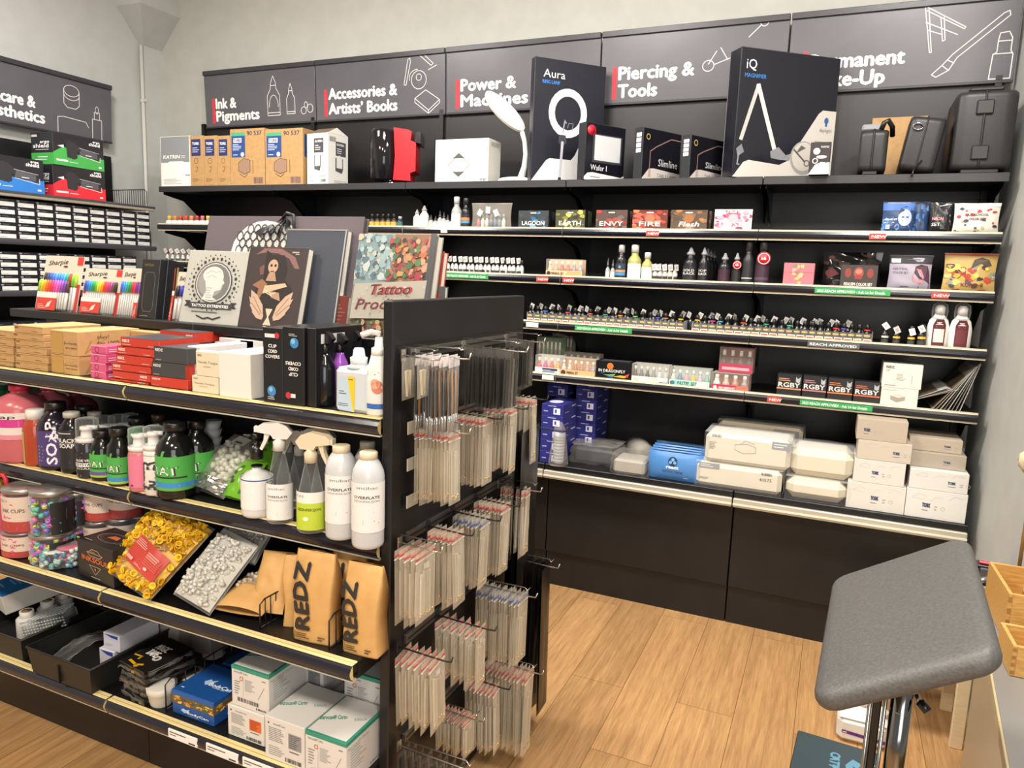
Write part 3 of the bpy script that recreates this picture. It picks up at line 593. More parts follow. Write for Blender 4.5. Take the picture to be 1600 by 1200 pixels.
for px, vt, lb, yy in ((1003, 197, 'with a pale lamp outline beside the lightbox carton', YT), (1078, 209, 'tucked against the magnifier carton', YT+.01)):
    x0 = sx(px, yy, Z1+.1); zt = sz(vt, x0+.05, yy); h_ = zt-Z1; w_ = .30; m = MB(); m.box(0, 0, 0, w_, .055, h_, '1b1b22:.25', .003)
    deco(m, *face('f', 0, 0, 0, w_, .055, h_), [('p', [(0, 0), (1, 0), (1, .20), (.30, .24), (.18, .22), (.02, .02)], 'd8cfc8'), ('l', [(.20, .10), (.20, .56), (.34, .66), (.72, .86), (.98, .86)], .018, '9a7a74'), ('p', [(.17, .06), (.24, .06), (.23, .22), (.18, .22)], 'b9a59c'), ('t', .42, .30, .14, 'Slimline', 'e8e8e8', {'w': .5}), ('t', .4, .08, .07, 'TABLE LAMP', '55504c', {'w': .5}), ('o', .13, .83, .05, .015, 'c8b060')])
    deco(m, *face('l', 0, 0, 0, w_, .055, h_), [('r', 0, 0, 1, 1, '2a2a2f:.3')]+[('r', .2, .52+.1*i, .8, .60+.1*i, 'e6e6e6') for i in range(4)])
    tag(put(m.build('lamp_box'), (x0, yy, Z1), 1.08), 'black table lamp carton '+lb, 'box', 'table lamp cartons')
x0 = sx(1146, YT-.03, Z1+.1); zt = sz(74, x0+.02, YT); h_ = zt-Z1; w_ = wfit(x0, YT-.03, Z1+.2, .67, 1302); m = MB(); m.box(0, 0, 0, w_, .105, h_, '1a1b24:.22', .004)
deco(m, *face('f', 0, 0, 0, w_, .105, h_), [('p', [(0, 0), (1, 0), (1, .58), (.86, .58), (.82, .55), (.62, .26), (.55, .16), (.46, .12), (.15, .14), (.10, .12), (.02, .02)], 'c9c3bb'), ('t', .06, .84, .075, 'iQ', 'e9e9ee', {'w': .10}), ('t', .05, .775, .03, 'MAGNIFIER', '3274b8', {'w': .21, 'bold': .015}),
    ('l', [(.06, .30), (.19, .72)], .035, 'b8b7b2'), ('l', [(.19, .72), (.40, .24)], .04, 'cfcec8'), ('p', [(.02, .22), (.07, .26), (.10, .20), (.04, .16)], '777a80'), ('l', [(.05, .2), (.04, .10), (.06, .10)], .012, '8a8d92'), ('p', [(.36, .22), (.44, .26), (.52, .20), (.58, .22), (.56, .16), (.46, .16), (.37, .17)], '84868a'),
    ('c', .70, .19, .135, '9a9894', .135), ('c', .70, .20, .115, 'c4beb4', .115), ('p', [(.62, .22), (.67, .29), (.72, .27)], '5a5a5c'), ('l', [(.60, .25), (.72, .16)], .016, '55565a'), ('o', .74, .15, .03, .01, '55565a'), ('c', .905, .50, .022, '2e5f96', .026), ('r', .895, .455, .915, .48, '2e5f96'), ('t', .905, .41, .03, 'daylight', '6a6a6c', {'al': 'C', 'w': .13}), ('g', .80, .32, .98, .34, 1, '9a958c')])
deco(m, *face('l', 0, 0, 0, w_, .105, h_), [('r', .06, .0, .10, 1, '8a8a90:.3')])
tag(put(m.build('lamp_box'), (x0, YT-.03, Z1), .67), 'largest black carton picturing a jointed magnifier lamp', 'box')
pcarton('lamp_box', 'little black and white carton of small pink lamps before the magnifier carton', 'box', 1265, 1297, 222, YT-.055, Z1, .05, '2a2426:.35', {'f': [
    ('p', [(0, 0), (.6, 0), (.55, .38), (1, .36), (1, 0), (0, 0)], 'e9e4da'), ('p', [(.0, 0), (1, 0), (1, .34), (.6, .38), (.3, .3)], 'e9e4da'), ('t', .5, .82, .06, 'YOYO', 'f2f2f2', {'w': .4}), ('c', .32, .72, .17, 'e9d6d8'), ('c', .58, .54, .26, 'dcc6ca', .05), ('o', .28, .42, .14, .04, 'efe9e4'), ('c', .4, .16, .22, 'd9cfc8', .05), ('c', .82, .36, .04, '3a4a66')]})
# cases at the side wall end
m = MB(); a, c, zt = span(1358, 1445, 182, YB-.02, Z1); m.box(a, YB-.012, Z1, c, YB-.005, zt, 'kraft', .001); tag(m.build('cardboard_sheet'), 'bare brown cardboard sheet leaning behind the small black case', 'cardboard')
def shell_case(name, label, w_, d_, h_, loc, rz, ry=0, handle=True, soft=False):
    """case standing on edge: w_ thickness of the two shells, d_ deep, h_ tall"""
    t = thing(name, label, 'case', loc, rz, ry=ry); mt = 'case_black'
    def shell(x0, x1, rr):
        m = MB(); n = 6; prof = []
        for cx_, cz_, a0 in ((d_-rr, h_-rr, 0), (rr, h_-rr, 90), (rr, rr, 180), (d_-rr, rr, 270)):
            for i in range(n+1): a_ = math.radians(a0+90*i/n); prof.append((cx_+rr*math.cos(a_), cz_+rr*math.sin(a_)))
        s_ = 1 if x1 > x0 else -1; rings = [(x0, 1), (x0+(x1-x0)*.6, .995), (x0+(x1-x0)*.88, .97), (x1, .90)]; N2 = len(prof); vs = []
        for x, k in rings: vs += [(x, d_/2+(p-d_/2)*(k if d_ < h_ else k), h_/2+(q-h_/2)*(1-(1-k)*.6)) for p, q in prof]
        fs = [(j*N2+i, j*N2+(i+1) % N2, (j+1)*N2+(i+1) % N2, (j+1)*N2+i) for j in range(3) for i in range(N2)]+[tuple(range(3*N2, 4*N2))]
        if s_ < 0: fs = [tuple(reversed(f)) for f in fs]
        m.add(vs, fs, mt, True); return m
    shell(0, -w_*.45, .03).build('shell', t); shell(.006, w_*.55, .03).build('shell', t)
    m = MB(); P = []; rr = .028
    for cx_, cz_, a0 in ((d_-rr, h_-rr, 0), (rr, h_-rr, 90), (rr, rr, 180), (d_-rr, rr, 270)):
        for i in range(6): a_ = math.radians(a0+90*i/5); P.append((.003, d_/2+(cx_+rr*math.cos(a_)-d_/2)*1.012, h_/2+(cz_+rr*math.sin(a_)-h_/2)*1.01))
    m.tube(P, .0055 if not soft else .004, '111112:.5', 6, True); m.build('zip' if soft else 'seal_rim', t)
    return t
zt = sz(196, .05, YT); xx = sx(1362, YT-.01, Z1+.1)
t = shell_case('hard_case', 'small black hard case with grey top catch beside the cardboard sheet', .115, .28, zt-Z1-.03, (xx, YT-.01, Z1+.012), 0)
m = MB(); m.box(-.05, .02, zt-Z1-.035, .04, .10, zt-Z1-.004, '85888c:.35', .008); m.build('catch', t)
m = MB(); m.tube([(.03, .02, zt-Z1-.03), (.04, .02, zt-Z1+.0), (.055, .02, zt-Z1+.008), (.075, .05, zt-Z1-.015), (.08, .08, zt-Z1-.05)], .011, '141415:.3', 8); m.build('handle', t)
m = MB(); m.box(-.03, .0, -.012, .03, .2, .004, '222223:.4', .003); m.build('foot', t)
zt = sz(182, .25, YT); xx = sx(1440, YT, Z1+.1)
t = shell_case('soft_case', 'black padded zip case leaning between two hard cases', .14, .24, zt-Z1-.008, (xx-.022, YT+.0, Z1+.012), 0, .14, soft=True)
m = MB(); m.T = Matrix(((1, 0, 0, -.03), (0, 0, -1, -.003), (0, 1, 0, .19), (0, 0, 0, 1))); m.tube(ell(0, 0, .02, .014, 0, 360, 14), .003, 'c8c8c8:.2:1', 6) if 0 else m.tube([(a_, b_, .004) for a_, b_ in ell(0, 0, .02, .014)], .003, '9a9a9c:.2:1', 6); m.build('ring', t)
m = MB(); m.tube([(.02, -.004, .05), (.0, -.008, .01), (-.004, -.045, .0), (-.004, -.052, -.03)], .004, '151516:.4', 6); m.build('zip_pull', t)
zt = sz(132, .5, YT); xx = sx(1540, YT, Z1+.2); h_ = zt-Z1-.03
t = shell_case('hard_case', 'largest black hard case at the side wall end of the top board', .225, .36, h_, (xx-.012, YT, Z1+.012), 0)
m = MB()
for z in (h_*.22, h_*.78): m = MB(); m.box(-.03, -.012, z-.03, .035, .01, z+.03, '222223:.35', .005); m.build('latch', t)
m = MB(); m.box(-.06, .02, h_-.005, .07, .2, h_+.018, '252526:.4', .008); m.build('hinge_cover', t)
m = MB(); m.box(-.06, .0, -.012, .08, .3, .004, '222223:.4', .003); m.build('foot', t)
# ================================================================== builders for small goods
def splotch(cols, n, seed, x0=0, y0=0, x1=1, y1=1, s0=.05, s1=.16):
    rr = random.Random(seed); out = []
    for i in range(n):
        cx, cy, s_ = rr.uniform(x0+s0*.5, x1-s0*.5), rr.uniform(y0+s0*.5, y1-s0*.5), rr.uniform(s0, s1); k = rr.randint(5, 9); a0 = rr.uniform(0, 6)
        P = [(min(x1, max(x0, cx+s_*rr.uniform(.45, 1)*math.cos(a0+2*PI*j/k))), min(y1, max(y0, cy+s_*rr.uniform(.45, 1)*math.sin(a0+2*PI*j/k)))) for j in range(k)]
        out.append(('p', P, rr.choice(cols)))
    return out
def bottle_mesh(r, h, body, neck=.35, sh=.72, seg=14, nr=None, foot=.96):
    """plain shouldered bottle without its cap"""
    nr = nr or r*neck; m = MB()
    m.lathe([(r*.85, 0), (r*foot, .004), (r, .012), (r, h*sh), (r*.93, h*(sh+.07)), (r*.72, h*(sh+.15)), (nr*1.05, h*(sh+.21)), (nr, h*(sh+.23)), (nr, h)], body, seg); return m
def pouch_fn(w, h, d, seed=0, wr=.0):
    rr = random.Random(seed); ph = [rr.uniform(0, 6) for _ in range(4)]
    def f(u, v, side=-1, n=0):
        e = max(0, math.sin(PI*min(1, max(0, u))))**.55; g = max(0, 1-v)**.55*(.45+.55*min(1, v*6))
        y = d/2*e*g + wr*(math.sin(9*u+ph[0]+5*v)*math.sin(7*v+ph[1]))*e
        x = (u-.5)*w*(1-.05*math.sin(PI*min(1, v)))
        return (x, side*(y+n), v*h)
    return f
def pouch(name, label, cat, x, y, z, w, h, d, mat, ops, rz=0, rx=0, group=None, seed=0, wr=.003, ry=0, part=False, parent=None):
    f = pouch_fn(w, h, d, seed, wr); m = MB()
    m.grid(lambda u, v: f(u, v, -1), 12, 12, mat); m.grid(lambda u, v: f(u, v, 1), 12, 12, mat, True, True)
    m.box(-w/2, -.0012, h*.97, w/2, .0012, h, mat)
    if ops: deco(m, Matrix(), w, h, ops, lambda u, v, n: f(u/w, v/h, -1, n), .0012)
    o = put(m.build(name, parent), (x, y, z), rz, rx, ry)
    return o if part else tag(o, label, cat, group)
def ppouch(name, label, cat, u0, u1, vt, y, zb, d, mat, ops, **kw):
    a, b, zt = span(u0, u1, vt, y, zb); return pouch(name, label, cat, (a+b)/2, y+d/2, zb+.001, b-a, zt-zb, d, mat, ops, **kw)
YI = 3.785                         # fronts of goods on the wall shelves
# ------------------------------------------------------------------ little ink bottles in clear trays
def ink_bottle(label, group, body='1c1c1e:.2', cap='151516:.35', lab='d8b13c', collar=None, r=.0150, h=.070, caph=.026):
    t = thing('ink_bottle', label, 'bottle', group=group)
    m = bottle_mesh(r, h, body, .55, .62, 10)
    if lab: m.warp = cyl_warp(r); m.add([(-r+2*r*i/6, yy, .0006) for i in range(7) for yy in (h*.44, h*.56)], [(2*i, 2*i+2, 2*i+3, 2*i+1) for i in range(6)], lab); m.add([(-r+2*r*i/6, yy, .0006) for i in range(7) for yy in (h*.08, h*.36)], [(2*i, 2*i+2, 2*i+3, 2*i+1) for i in range(6)], '3a3a38'); m.warp = None
    m.build('bottle_body', t)
    m = MB(); m.lathe([(r*.72, 0), (r*.72, caph*.45), (r*.6, caph*.8), (r*.3, caph)], cap, 10, (0, 0, h-.006)); m.build('cap', t)
    if collar: m = MB(); m.lathe([(r*.9, 0), (r*.9, .007)], collar, 10, (0, 0, h-.013)); m.build('collar', t)
    return t
def price_tag(parent, i):
    rr = random.Random(i); m = MB(); s_ = .016
    m.T = Matrix.Translation((rr.uniform(-.004, .004), -.017, .078+rr.uniform(-.012, .012))) @ Matrix.Rotation(rr.uniform(-.7, .7), 4, 'Y') @ Matrix.Rotation(rr.uniform(-.4, .2), 4, 'X')
    m.box(-s_*.75, -.0005, -s_, s_*.75, .0005, s_, 'c9c7c2:.6'); m.T = m.T @ Matrix(((1, 0, 0, 0), (0, 0, -1, -.0006), (0, 1, 0, 0), (0, 0, 0, 1))); m.add([(-.006, -.008, 0), (.006, -.008, 0), (.006, .008, 0), (-.006, .008, 0)], [(0, 1, 2, 3)], 'a9a7a2'); m.build('price_tag', parent)
GI = 'small ink bottles along the tray shelf'
COLL = [None, None, '2f6fc0', None, None, 'c23040', None, None, 'd94f2c', None, '1e8a5a', None, 'd98a20', None, '57a63a', None, None, '3c3fb0', '9a6a40', None, 'e0a820', 'd9a020', None, 'c03a8c', '2a9ab0', None, None, 'c8582c', None, None, '1e8a6a', None, None, '2aa090', None, None, None, None, None, 'd8322c', '5a3fb0', None, None, 'd8322c']
protos = {}; cnt = 0
u = 829.0; i = 0
while u < 1360:
    if 1068 < u < 1080: u += 14
    y = YI+.018; x = sx(u, y, ZS[4]+.05); c = COLL[i % len(COLL)]; tg = (i*7+3) % 7 in (0, 2)
    lb = 'yellow-labelled ink bottle, %s along the front of the tray shelf' % nth(i); key = (c, tg, i % 3 if tg else 0)
    if key not in protos:
        t = ink_bottle(lb, GI, collar=c)
        if tg: price_tag(t, i)
        protos[key] = t; put(t, (x, y, ZS[4]))
    else: dup(protos[key], (x, y, ZS[4]), lb)
    i += 1; u += 11.6 + .0012*(u-829)
NF = i
plain = ink_bottle('small ink bottle of the hidden back row, first along', 'small ink bottles of the back row', lab=None); price_tag(plain, 5)
u = 833.0; i = 0; first = True
while u < 1340:
    y = YI+.062+.02*((i*5) % 3); x = sx(u, y, ZS[4]+.08); lb = 'black-capped ink bottle in the back row, %s along' % nth(i)
    if first: put(plain, (x, y, ZS[4])); plain['label'] = lb; first = False
    else: dup(plain, (x, y, ZS[4]), lb, rz=((i*37) % 11-5)*.15)
    i += 1; u += 14.5
def tray(label, u0, u1, z, y, h=.046, reds=True):
    a, b = sx(u0, y, z), sx(u1, y, z); m = MB(); m.box(a, y-.001, z, b, y+.001, z+h, 'clear'); m.box(a, y, z+.0005, b, y+.16, z+.0025, 'clear')
    n = max(1, int((b-a)/.0405))
    for k in range(n+1): xx = a+(b-a)*k/n; m.box(xx-.0008, y-.002, z, xx+.0008, y+.10, z+h*1.15, 'clear')
    for k in range(n if reds else 0):
        xx = a+(b-a)*k/n; q = (b-a)/n; m.box(xx+q*.08, y-.0025, z+.004, xx+q*.92, y-.001, z+.020, 'e4d9cc'); m.box(xx+q*.14, y-.003, z+.007, xx+q*.86, y-.0025, z+.015, ('b5352c', 'c86a3a', 'b98a5c', 'a84a38')[(k*3) % 4])
    return tag(m.build('bottle_tray'), label, 'tray')
tray('long clear tray of black-capped ink bottles next to the island end', 823, 1068, ZS[4]+.001, YI-.008)
tray('clear tray of black-capped ink bottles under the reach label', 1080, 1362, ZS[4]+.001, YI-.008)
for k, (uu, lb) in enumerate(((1383, 'ink bottle with a pale blank label in a gap of the tray shelf'), (1401, 'yellow-labelled ink bottle standing alone past the blank-labelled one'), (1424, 'yellow-labelled ink bottle with bent tag before the white bottles'), (1440, 'larger yellow-labelled bottle beside the white bottles'))):
    t = ink_bottle(lb, None, lab='c9c7bd' if k == 0 else 'd8b13c', r=.017 if k != 3 else .019, h=.075 if k != 3 else .085); price_tag(t, k+40); put(t, (sx(uu, YI+.015, ZS[4]+.05), YI+.015, ZS[4]))
for uu, lb in ((1464, 'white bottle with maroon label and paper tag near the shelf end'), (1499, 'white bottle with maroon label nearest the side wall')):
    t = thing('tattoo_lotion_bottle', lb, 'bottle', (sx(uu, YI+.03, ZS[4]+.05), YI+.03, ZS[4]), .1)
    m = MB(); m.lathe([(.042, 0), (.046, .01), (.046, .09), (.038, .125), (.022, .145), (.018, .155)], 'dcd9d4:.4', 16, sy=.6); 
    deco(m, Matrix.Translation((0, 0, .012)), .06, .12, [('r', -.45, 0, .45, .78, '5a2028'), ('p', [(-.45, .78), (.45, .78), (.25, .98), (-.25, .98)], '5a2028'), ('r', -.35, .12, .35, .62, 'd8d2c8' if uu < 1480 else '6a2c34'), ('g', -.3, .14, .3, .6, 6, '6a3038' if uu < 1480 else 'd8c8c0'), ('g', -.2, .68, .2, .9, 3, 'd8c8c0')], cyl_warp(.0462, .6)); m.build('bottle_body', t)
    m = MB(); m.lathe([(.02, 0), (.021, .03), (.012, .04)], 'cfccc8:.3', 12, (0, 0, .153)); m.lathe([(.03, -.03), (.034, .0), (.03, .03), (.01, .045)], 'clear', 12, (0, 0, .165)); m.build('cap', t)
    if uu < 1480: price_tag(t, 77); 
# ------------------------------------------------------------------ second shelf: art boxes, bottles, pouches
def art_box(title, u0, u1, vt, lb, bg, cols, seed, tw=.74, face_=None, shear=0, back=True):
    ops = splotch(cols, 34, seed, 0, 0, 1, 1, .05, .16)
    if face_: ops += [('c', .5, .62, .15, face_, .24), ('p', [(.36, .55), (.30, .8), (.5, .95), (.70, .8), (.64, .55), (.6, .75), (.5, .8), (.4, .75)], cols[0])]
    ops += [('r', .38, .82, .62, .92, '3a3634'), ('r', .40, .84, .60, .90, 'd8d2c8'), ('t', .5, .22, .22, title, 'f2efe8', {'al': 'C', 'w': tw, 'bold': .014, 'shear': shear}), ('g', .36, .08, .66, .13, 1, 'd8d2c8')]
    pcarton('ink_set_box', lb, 'box', u0, u1, vt, YI, ZS[2], .055, bg, {'f': ops, 'r': [('r', 0, 0, 1, 1, '201e1e')]}, bev=.001)
    if back: pcarton('ink_set_box', 'second ' + lb.split(' box')[0] + ' box standing right behind its twin', 'box', u0+8, u1+6, vt+2, YI+.065, ZS[2], .05, bg, {'f': ops[:20]}, bev=.001)
art_box('LAGOON', 810, 857, 329, 'dark blue ink set box between the zip bag and the olive box', '3a4044:.35', ['2f5f86', '4a86b0', '23384a', '5f9cc0', '30363a', '3a4044'], 3)
art_box('EARTH', 868, 914, 328, 'olive green ink set box beside the dark blue one', '4a4a34:.35', ['9a9a48', '6a7034', 'c0b860', '3a4028', '2c2c24', '7a7a40'], 5)
art_box('ENVY', 931, 980, 328, 'red and grey ink set box beside the olive one', '5a4440:.35', ['b03428', '8a2820', 'd86040', '4a3a38', '6a5a54', '3a3432'], 7)
art_box('FIRE', 988, 1043, 328, 'orange red ink set box beside the red and grey one', '6a3428:.35', ['c04a34', 'a03428', 'd87850', '7a2c24', 'b85a4a'], 9, .6, 'a86a50')
art_box('Flesh', 1048, 1105, 328, 'brown ink set box beside the orange red one', '5a4a3c:.35', ['7a5a40', '6a4a34', 'b8743a', '4a3c30', '8a6a50'], 11, .55, '9a6238', .3)
art_box('LUSH', 1116, 1175, 327, 'pink and white ink set box at the row end', 'd8c4c4:.35', ['b0607c', '8a4460', 'd89ab0', 'e8d8d4', 'c07a94', 'e4d4d0'], 13, .7, 'd8a8b0', back=False)
def drop_bottle(u0, u1, vt, z, label, body, cap, lab=None, y=YI+.03, ops=None, capf=.22, conic=False, group=None, tagred=False, sh=.66):
    a, b, zt = span(u0, u1, vt, y-(.012), z); r = (b-a)/2; h = zt-z; y_ = y
    t = thing('ink_bottle', label, 'bottle', ((a+b)/2, y_, z), group=group); hb = h*(1-capf)
    m = bottle_mesh(r, hb, body, .5, sh, 14)
    if lab: deco(m, Matrix.Translation((0, 0, hb*.06)), r*2, hb*.52, [('r', -.75, 0, .75, 1, lab)]+(ops or []), cyl_warp(r))
    m.build('bottle_body', t)
    m = MB(); c = r*.58
    m.lathe([(c, 0), (c, h*capf*.3), (c*.75, h*capf*.35), (c*.25, h*capf)] if conic else [(c, 0), (c, h*capf*.9), (c*.8, h*capf)], cap, 12, (0, 0, hb-.004)); m.build('cap', t)
    if tagred:
        m = MB(); m.T = Matrix(((1, 0, 0, r*.2), (0, 0, -1, -r-.002), (0, 1, 0, hb*.76), (0, 0, 0, 1))); m.lathe([(r*.95, 0), (r*.95, .001)], 'c8202c:.4', 16); deco(m, Matrix.Translation((-r, -r, .001)), 2*r, 2*r, [('o', .5, .5, .4, .05, 'f0d8d8'), ('t', .5, .42, .2, 'ink', 'f4f0f0', {'al': 'C', 'bold': .02})]); m.build('swing_tag', t)
    return t
GL1 = [('g', -.5, .1, .6, .8, 5, '7a7a78')]
drop_bottle(645, 655, 326, ZS[2], 'short white bottle with grey cone cap beside a taller twin', 'd8d6d0:.4', '9a9a98:.4', 'e2e0da', ops=GL1, conic=True)
drop_bottle(655, 668, 320, ZS[2], 'taller white bottle with grey cone cap next to clear bottles', 'd8d6d0:.4', '9a9a98:.4', 'e2e0da', ops=GL1, conic=True)
drop_bottle(705, 719, 306, ZS[2], 'tall white-labelled clear bottle beside the black bottle', 'clear_milky', 'c8c8c6:.3', 'e8e6e0', ops=GL1)
drop_bottle(720, 733, 308, ZS[2], 'tall black bottle with orange and blue label next to the zip bag', '1c1c20:.2', '26262a:.3', '23242c', ops=[('r', -.7, .5, .7, .75, 'c07a48'), ('r', -.7, .3, .7, .48, '4a90c0')])
for i, uu in enumerate((672, 679, 686, 692, 698, 704)):
    drop_bottle(uu-3.6, uu+3.6, (334, 336, 328, 330, 334, 337)[i], ZS[2], 'tiny clear dropper bottle, %s past the tall white pair' % ORD[i], 'clear_milky', '3a3a3c:.3', 'dcdad4', y=YI+.02, capf=.35, conic=True, group='tiny clear dropper bottles')
for i, uu in enumerate((580, 588.5, 597, 605.5, 614)):
    drop_bottle(uu-4, uu+4, 333, ZS[2], 'black-capped bottle with yellow label above the tattoo book, %s along' % ORD[i], '3a2e20:.3', '1a1a1a:.4', 'c8a040', y=YI+.02, capf=.3, group='dark yellow labelled bottles')
drop_bottle(619, 628, 337, ZS[2], 'teal-labelled bottle in a crumpled bag above the book', '2e3438:.3', 'a8a8a8:.3', '3f6a6a')
for i in range(8):
    uu = 263+i*8.6; drop_bottle(uu-4, uu+4, 336, ZS[2], 'small clear bottle with %s cap on the second board, %s from its corner end' % (('yellow', 'orange', 'red', 'red', 'orange', 'red', 'pink', 'yellow')[i], ORD[i]), 'd6d2c8:.3', ('c8a838', 'd07838', 'c23a30', 'c8402c', 'd88850', 'c02c38', 'c86878', 'd0b83a')[i], 'e8e6e0', y=YI+.02, capf=.42, group='small colour-capped bottles')
t = pouch('zip_bag', 'clear zip bag holding small tagged bottles', 'bag', *(lambda a, b, zt: ((a+b)/2, YI+.03, ZS[2]+.002, b-a, zt-ZS[2], .06))(*span(737, 800, 318, YI+.03, ZS[2])), 'bag_film', None, seed=4, wr=.006)
for i in range(7):
    m = bottle_mesh(.012, .06, ('b86a70', 'd8d6d0', 'c8c6c0', '5a6a6a', '4a6a8a', '6a7a7a', 'd0cec8')[i]+':.3', .5, .6, 8); m.lathe([(.008, 0), (.007, .02)], '8a9494:.3', 8, (0, 0, .056)); o = m.build('bottle', t); put(o, (-.08+.026*i, .0, .004))
for i in range(3):
    m = MB(); m.box(-.014, -.0005, -.018, .014, .0005, .018, 'eceae6'); o = m.build('price_tag', t); put(o, (-.06+.05*i, -.028, .085+.015*(i % 2)), 0, .2, .6-.5*i)
BLU = '27426a:.35'
ppouch('ink_pouch', 'blue foil pouch with a pale portrait, standing before its twin', 'pouch', 1378, 1429, 315, YI+.02, ZS[2], .045, BLU, splotch(['4a78b8', '33588f', '1e2a48', '5f8cc8'], 12, 21, .0, .0, .55, .6)+[('r', 0, .72, 1, .95, '3f6ab0'), ('c', .72, .50, .22, 'a8b4dc', .26), ('p', [(.52, .60), (.56, .80), (.74, .86), (.92, .78), (.94, .56), (.86, .70), (.72, .74), (.58, .66)], '20264a'), ('p', [(.58, .0), (.62, .28), (.86, .28), (.98, .0)], '6a78b8'), ('r', .62, .5, .7, .54, '2a3060'), ('r', .76, .5, .84, .54, '2a3060'), ('t', .08, .42, .05, 'COLOR SET', 'e4e8f4', {'w': .40, 'bold': .02}), ('g', .08, .32, .4, .38, 1, 'd8dcec'), ('r', .14, .14, .26, .28, 'd8dcec')], seed=2)
ppouch('ink_pouch', 'blue foil pouch tucked behind the portrait pouch', 'pouch', 1424, 1452, 315, YI+.075, ZS[2], .04, BLU, splotch(['4a78b8', '33588f', '1e2a48', '5f8cc8'], 16, 22), seed=3)
ppouch('ink_pouch', 'black pouch with pink lettering between the blue and cream pouches', 'pouch', 1452, 1489, 316, YI+.03, ZS[2], .045, '17171c:.25', [('t', .12, .44, .10, 'NEON', 'e89aa8', {'w': .5, 'bold': .01}), ('t', .12, .26, .10, 'SET', 'e8e0e0', {'w': .36, 'bold': .01}), ('l', [(.4, .88), (.9, .94)], .03, 'c8c8c8')]+splotch(['5a5a62', '3a3a40', '6a6a70'], 14, 25, .5, .1, 1, .8, .03, .08), seed=5)
ppouch('ink_pouch', 'cream pouch with scattered small red and dark drawings', 'pouch', 1490, 1564, 317, YI+.02, ZS[2], .05, 'cfcbbd:.4', [('r', 0, .88, 1, .97, 'dedacc')]+splotch(['2a2c38', 'b82c34', '3a3c48', 'b03038', 'a89a60', '2e5a4a'], 26, 31, .02, .03, .98, .86, .025, .075)+[('t', .5, .60, .07, 'OLD SCHOOL', '4a3430', {'al': 'C', 'w': .52, 'bold': .02}), ('t', .5, .46, .07, 'COLOR SET', '4a3430', {'al': 'C', 'w': .34, 'bold': .02})], seed=6)
# ------------------------------------------------------------------ third shelf
GB = 'clear tagged bottles on the third board'
pr_ = None
for i in range(19):
    uu = 700+i*6.4; lb = 'clear black-capped bottle with tag on the third board, %s past the books' % ORD[i]
    x = sx(uu, YI+.02, ZS[3]+.04)
    if pr_ is None: pr_ = ink_bottle(lb, GB, 'c9c9c6:.25', '1d1d20:.3', 'dddbd6', r=.0125, h=.062, caph=.03); price_tag(pr_, 3); put(pr_, (x, YI+.02, ZS[3]))
    else: dup(pr_, (x, YI+.02+.008*(i % 2), ZS[3]), lb, rz=((i*29) % 9-4)*.2)
pr_ = None
for i in range(6):
    uu = 262+i*8; lb = 'clear tagged bottle on the third board by the corner column, %s along' % ORD[i]
    if pr_ is None: pr_ = ink_bottle(lb, 'clear tagged bottles by the column', 'b8b6b2:.25', '8a2a34:.3', 'dddbd6', r=.0125, h=.062, caph=.03); price_tag(pr_, 9); put(pr_, (sx(uu, YI+.02, ZS[3]+.04), YI+.02, ZS[3]))
    else: dup(pr_, (sx(uu, YI+.02, ZS[3]+.04), YI+.02, ZS[3]), lb, rz=i*.3)
def set_box(label, u0, u1, vt, y, z, d, card, inks, ops, cat='box', n=6, cap='e0ddd6'):
    a, b, zt = span(u0, u1, vt, y, z); w_, h_ = b-a, zt-z; t = thing('ink_set_box', label, cat, ((a+b)/2, y, z))
    m = MB(); m.box(-w_/2, 0, 0, w_/2, d, h_, 'bag_film', .001); m.build('clear_cover', t)
    m = MB(); m.box(-w_/2+.001, d-.003, .001, w_/2-.001, d-.001, h_-.002, card); m.build('back_card', t)
    m = MB(); m.box(-w_/2+.001, -.0006, .001, w_/2-.001, .001, h_*.36, card); deco(m, *face('f', -w_/2, -.0006, 0, w_/2, d, h_*.36), ops); m.build('card_insert', t)
    for i in range(n):
        r = w_/n*.40; m = bottle_mesh(r, h_*.62, inks[i % len(inks)]+':.3', .6, .6, 8); m.lathe([(r*.6, 0), (r*.5, h_*.24)], cap+':.3', 8, (0, 0, h_*.60)); o = m.build('bottle', t); put(o, (-w_/2+w_*(i+.5)/n, r+.006, .004))
    return t
set_box('orange-printed clear box of ink bottles alone on the third board', 853, 910, 405, YI, ZS[3], .06, 'd8b48c:.5', ['c8b8a8', 'b89a80', 'a05048', 'c05050', '8a8288', '9a98a0'], [('c', .08, .5, .06, '3a2c24'), ('t', .16, .32, .4, 'MINERAL SET', '4a3424', {'w': .34, 'bold': .02}), ('p', [(.5, .1), (.97, .1), (.97, .9), (.6, .9)], 'c89a68')])
drop_bottle(945.5, 952, 402, ZS[3], 'tiny clear dropper bottle beside the dark blue bottle', 'clear_milky', '4a4a4c:.3', 'c8c8c4', y=YI+.02, capf=.4, conic=True)
drop_bottle(953, 960, 404, ZS[3], 'tiny clear dropper touching the dark blue bottle', 'clear_milky', '4a4a4c:.3', 'c8c8c4', y=YI+.02, capf=.4, conic=True)
drop_bottle(961.5, 978, 381, ZS[3], 'dark bottle with blue and tan label and clear cap', '1d1f26:.2', 'b8b8b6:.2', '23252e', ops=[('r', -.6, .6, .6, .95, '2c3444'), ('r', -.6, .38, .6, .55, 'b88a5c'), ('r', -.6, .16, .6, .36, '3c88c0'), ('c', 0, .75, .12, '6aa8d0')])
drop_bottle(980.5, 1001, 381, ZS[3], 'tall white-labelled bottle with olive neck in a plastic wrap', 'a8a460:.3', 'cfcfcb:.2', 'e9e8e3', ops=GL1)
drop_bottle(1002, 1019, 393, ZS[3], 'shorter white-labelled bottle with olive neck', 'a8a460:.3', 'cfcfcb:.2', 'e9e8e3', ops=GL1)
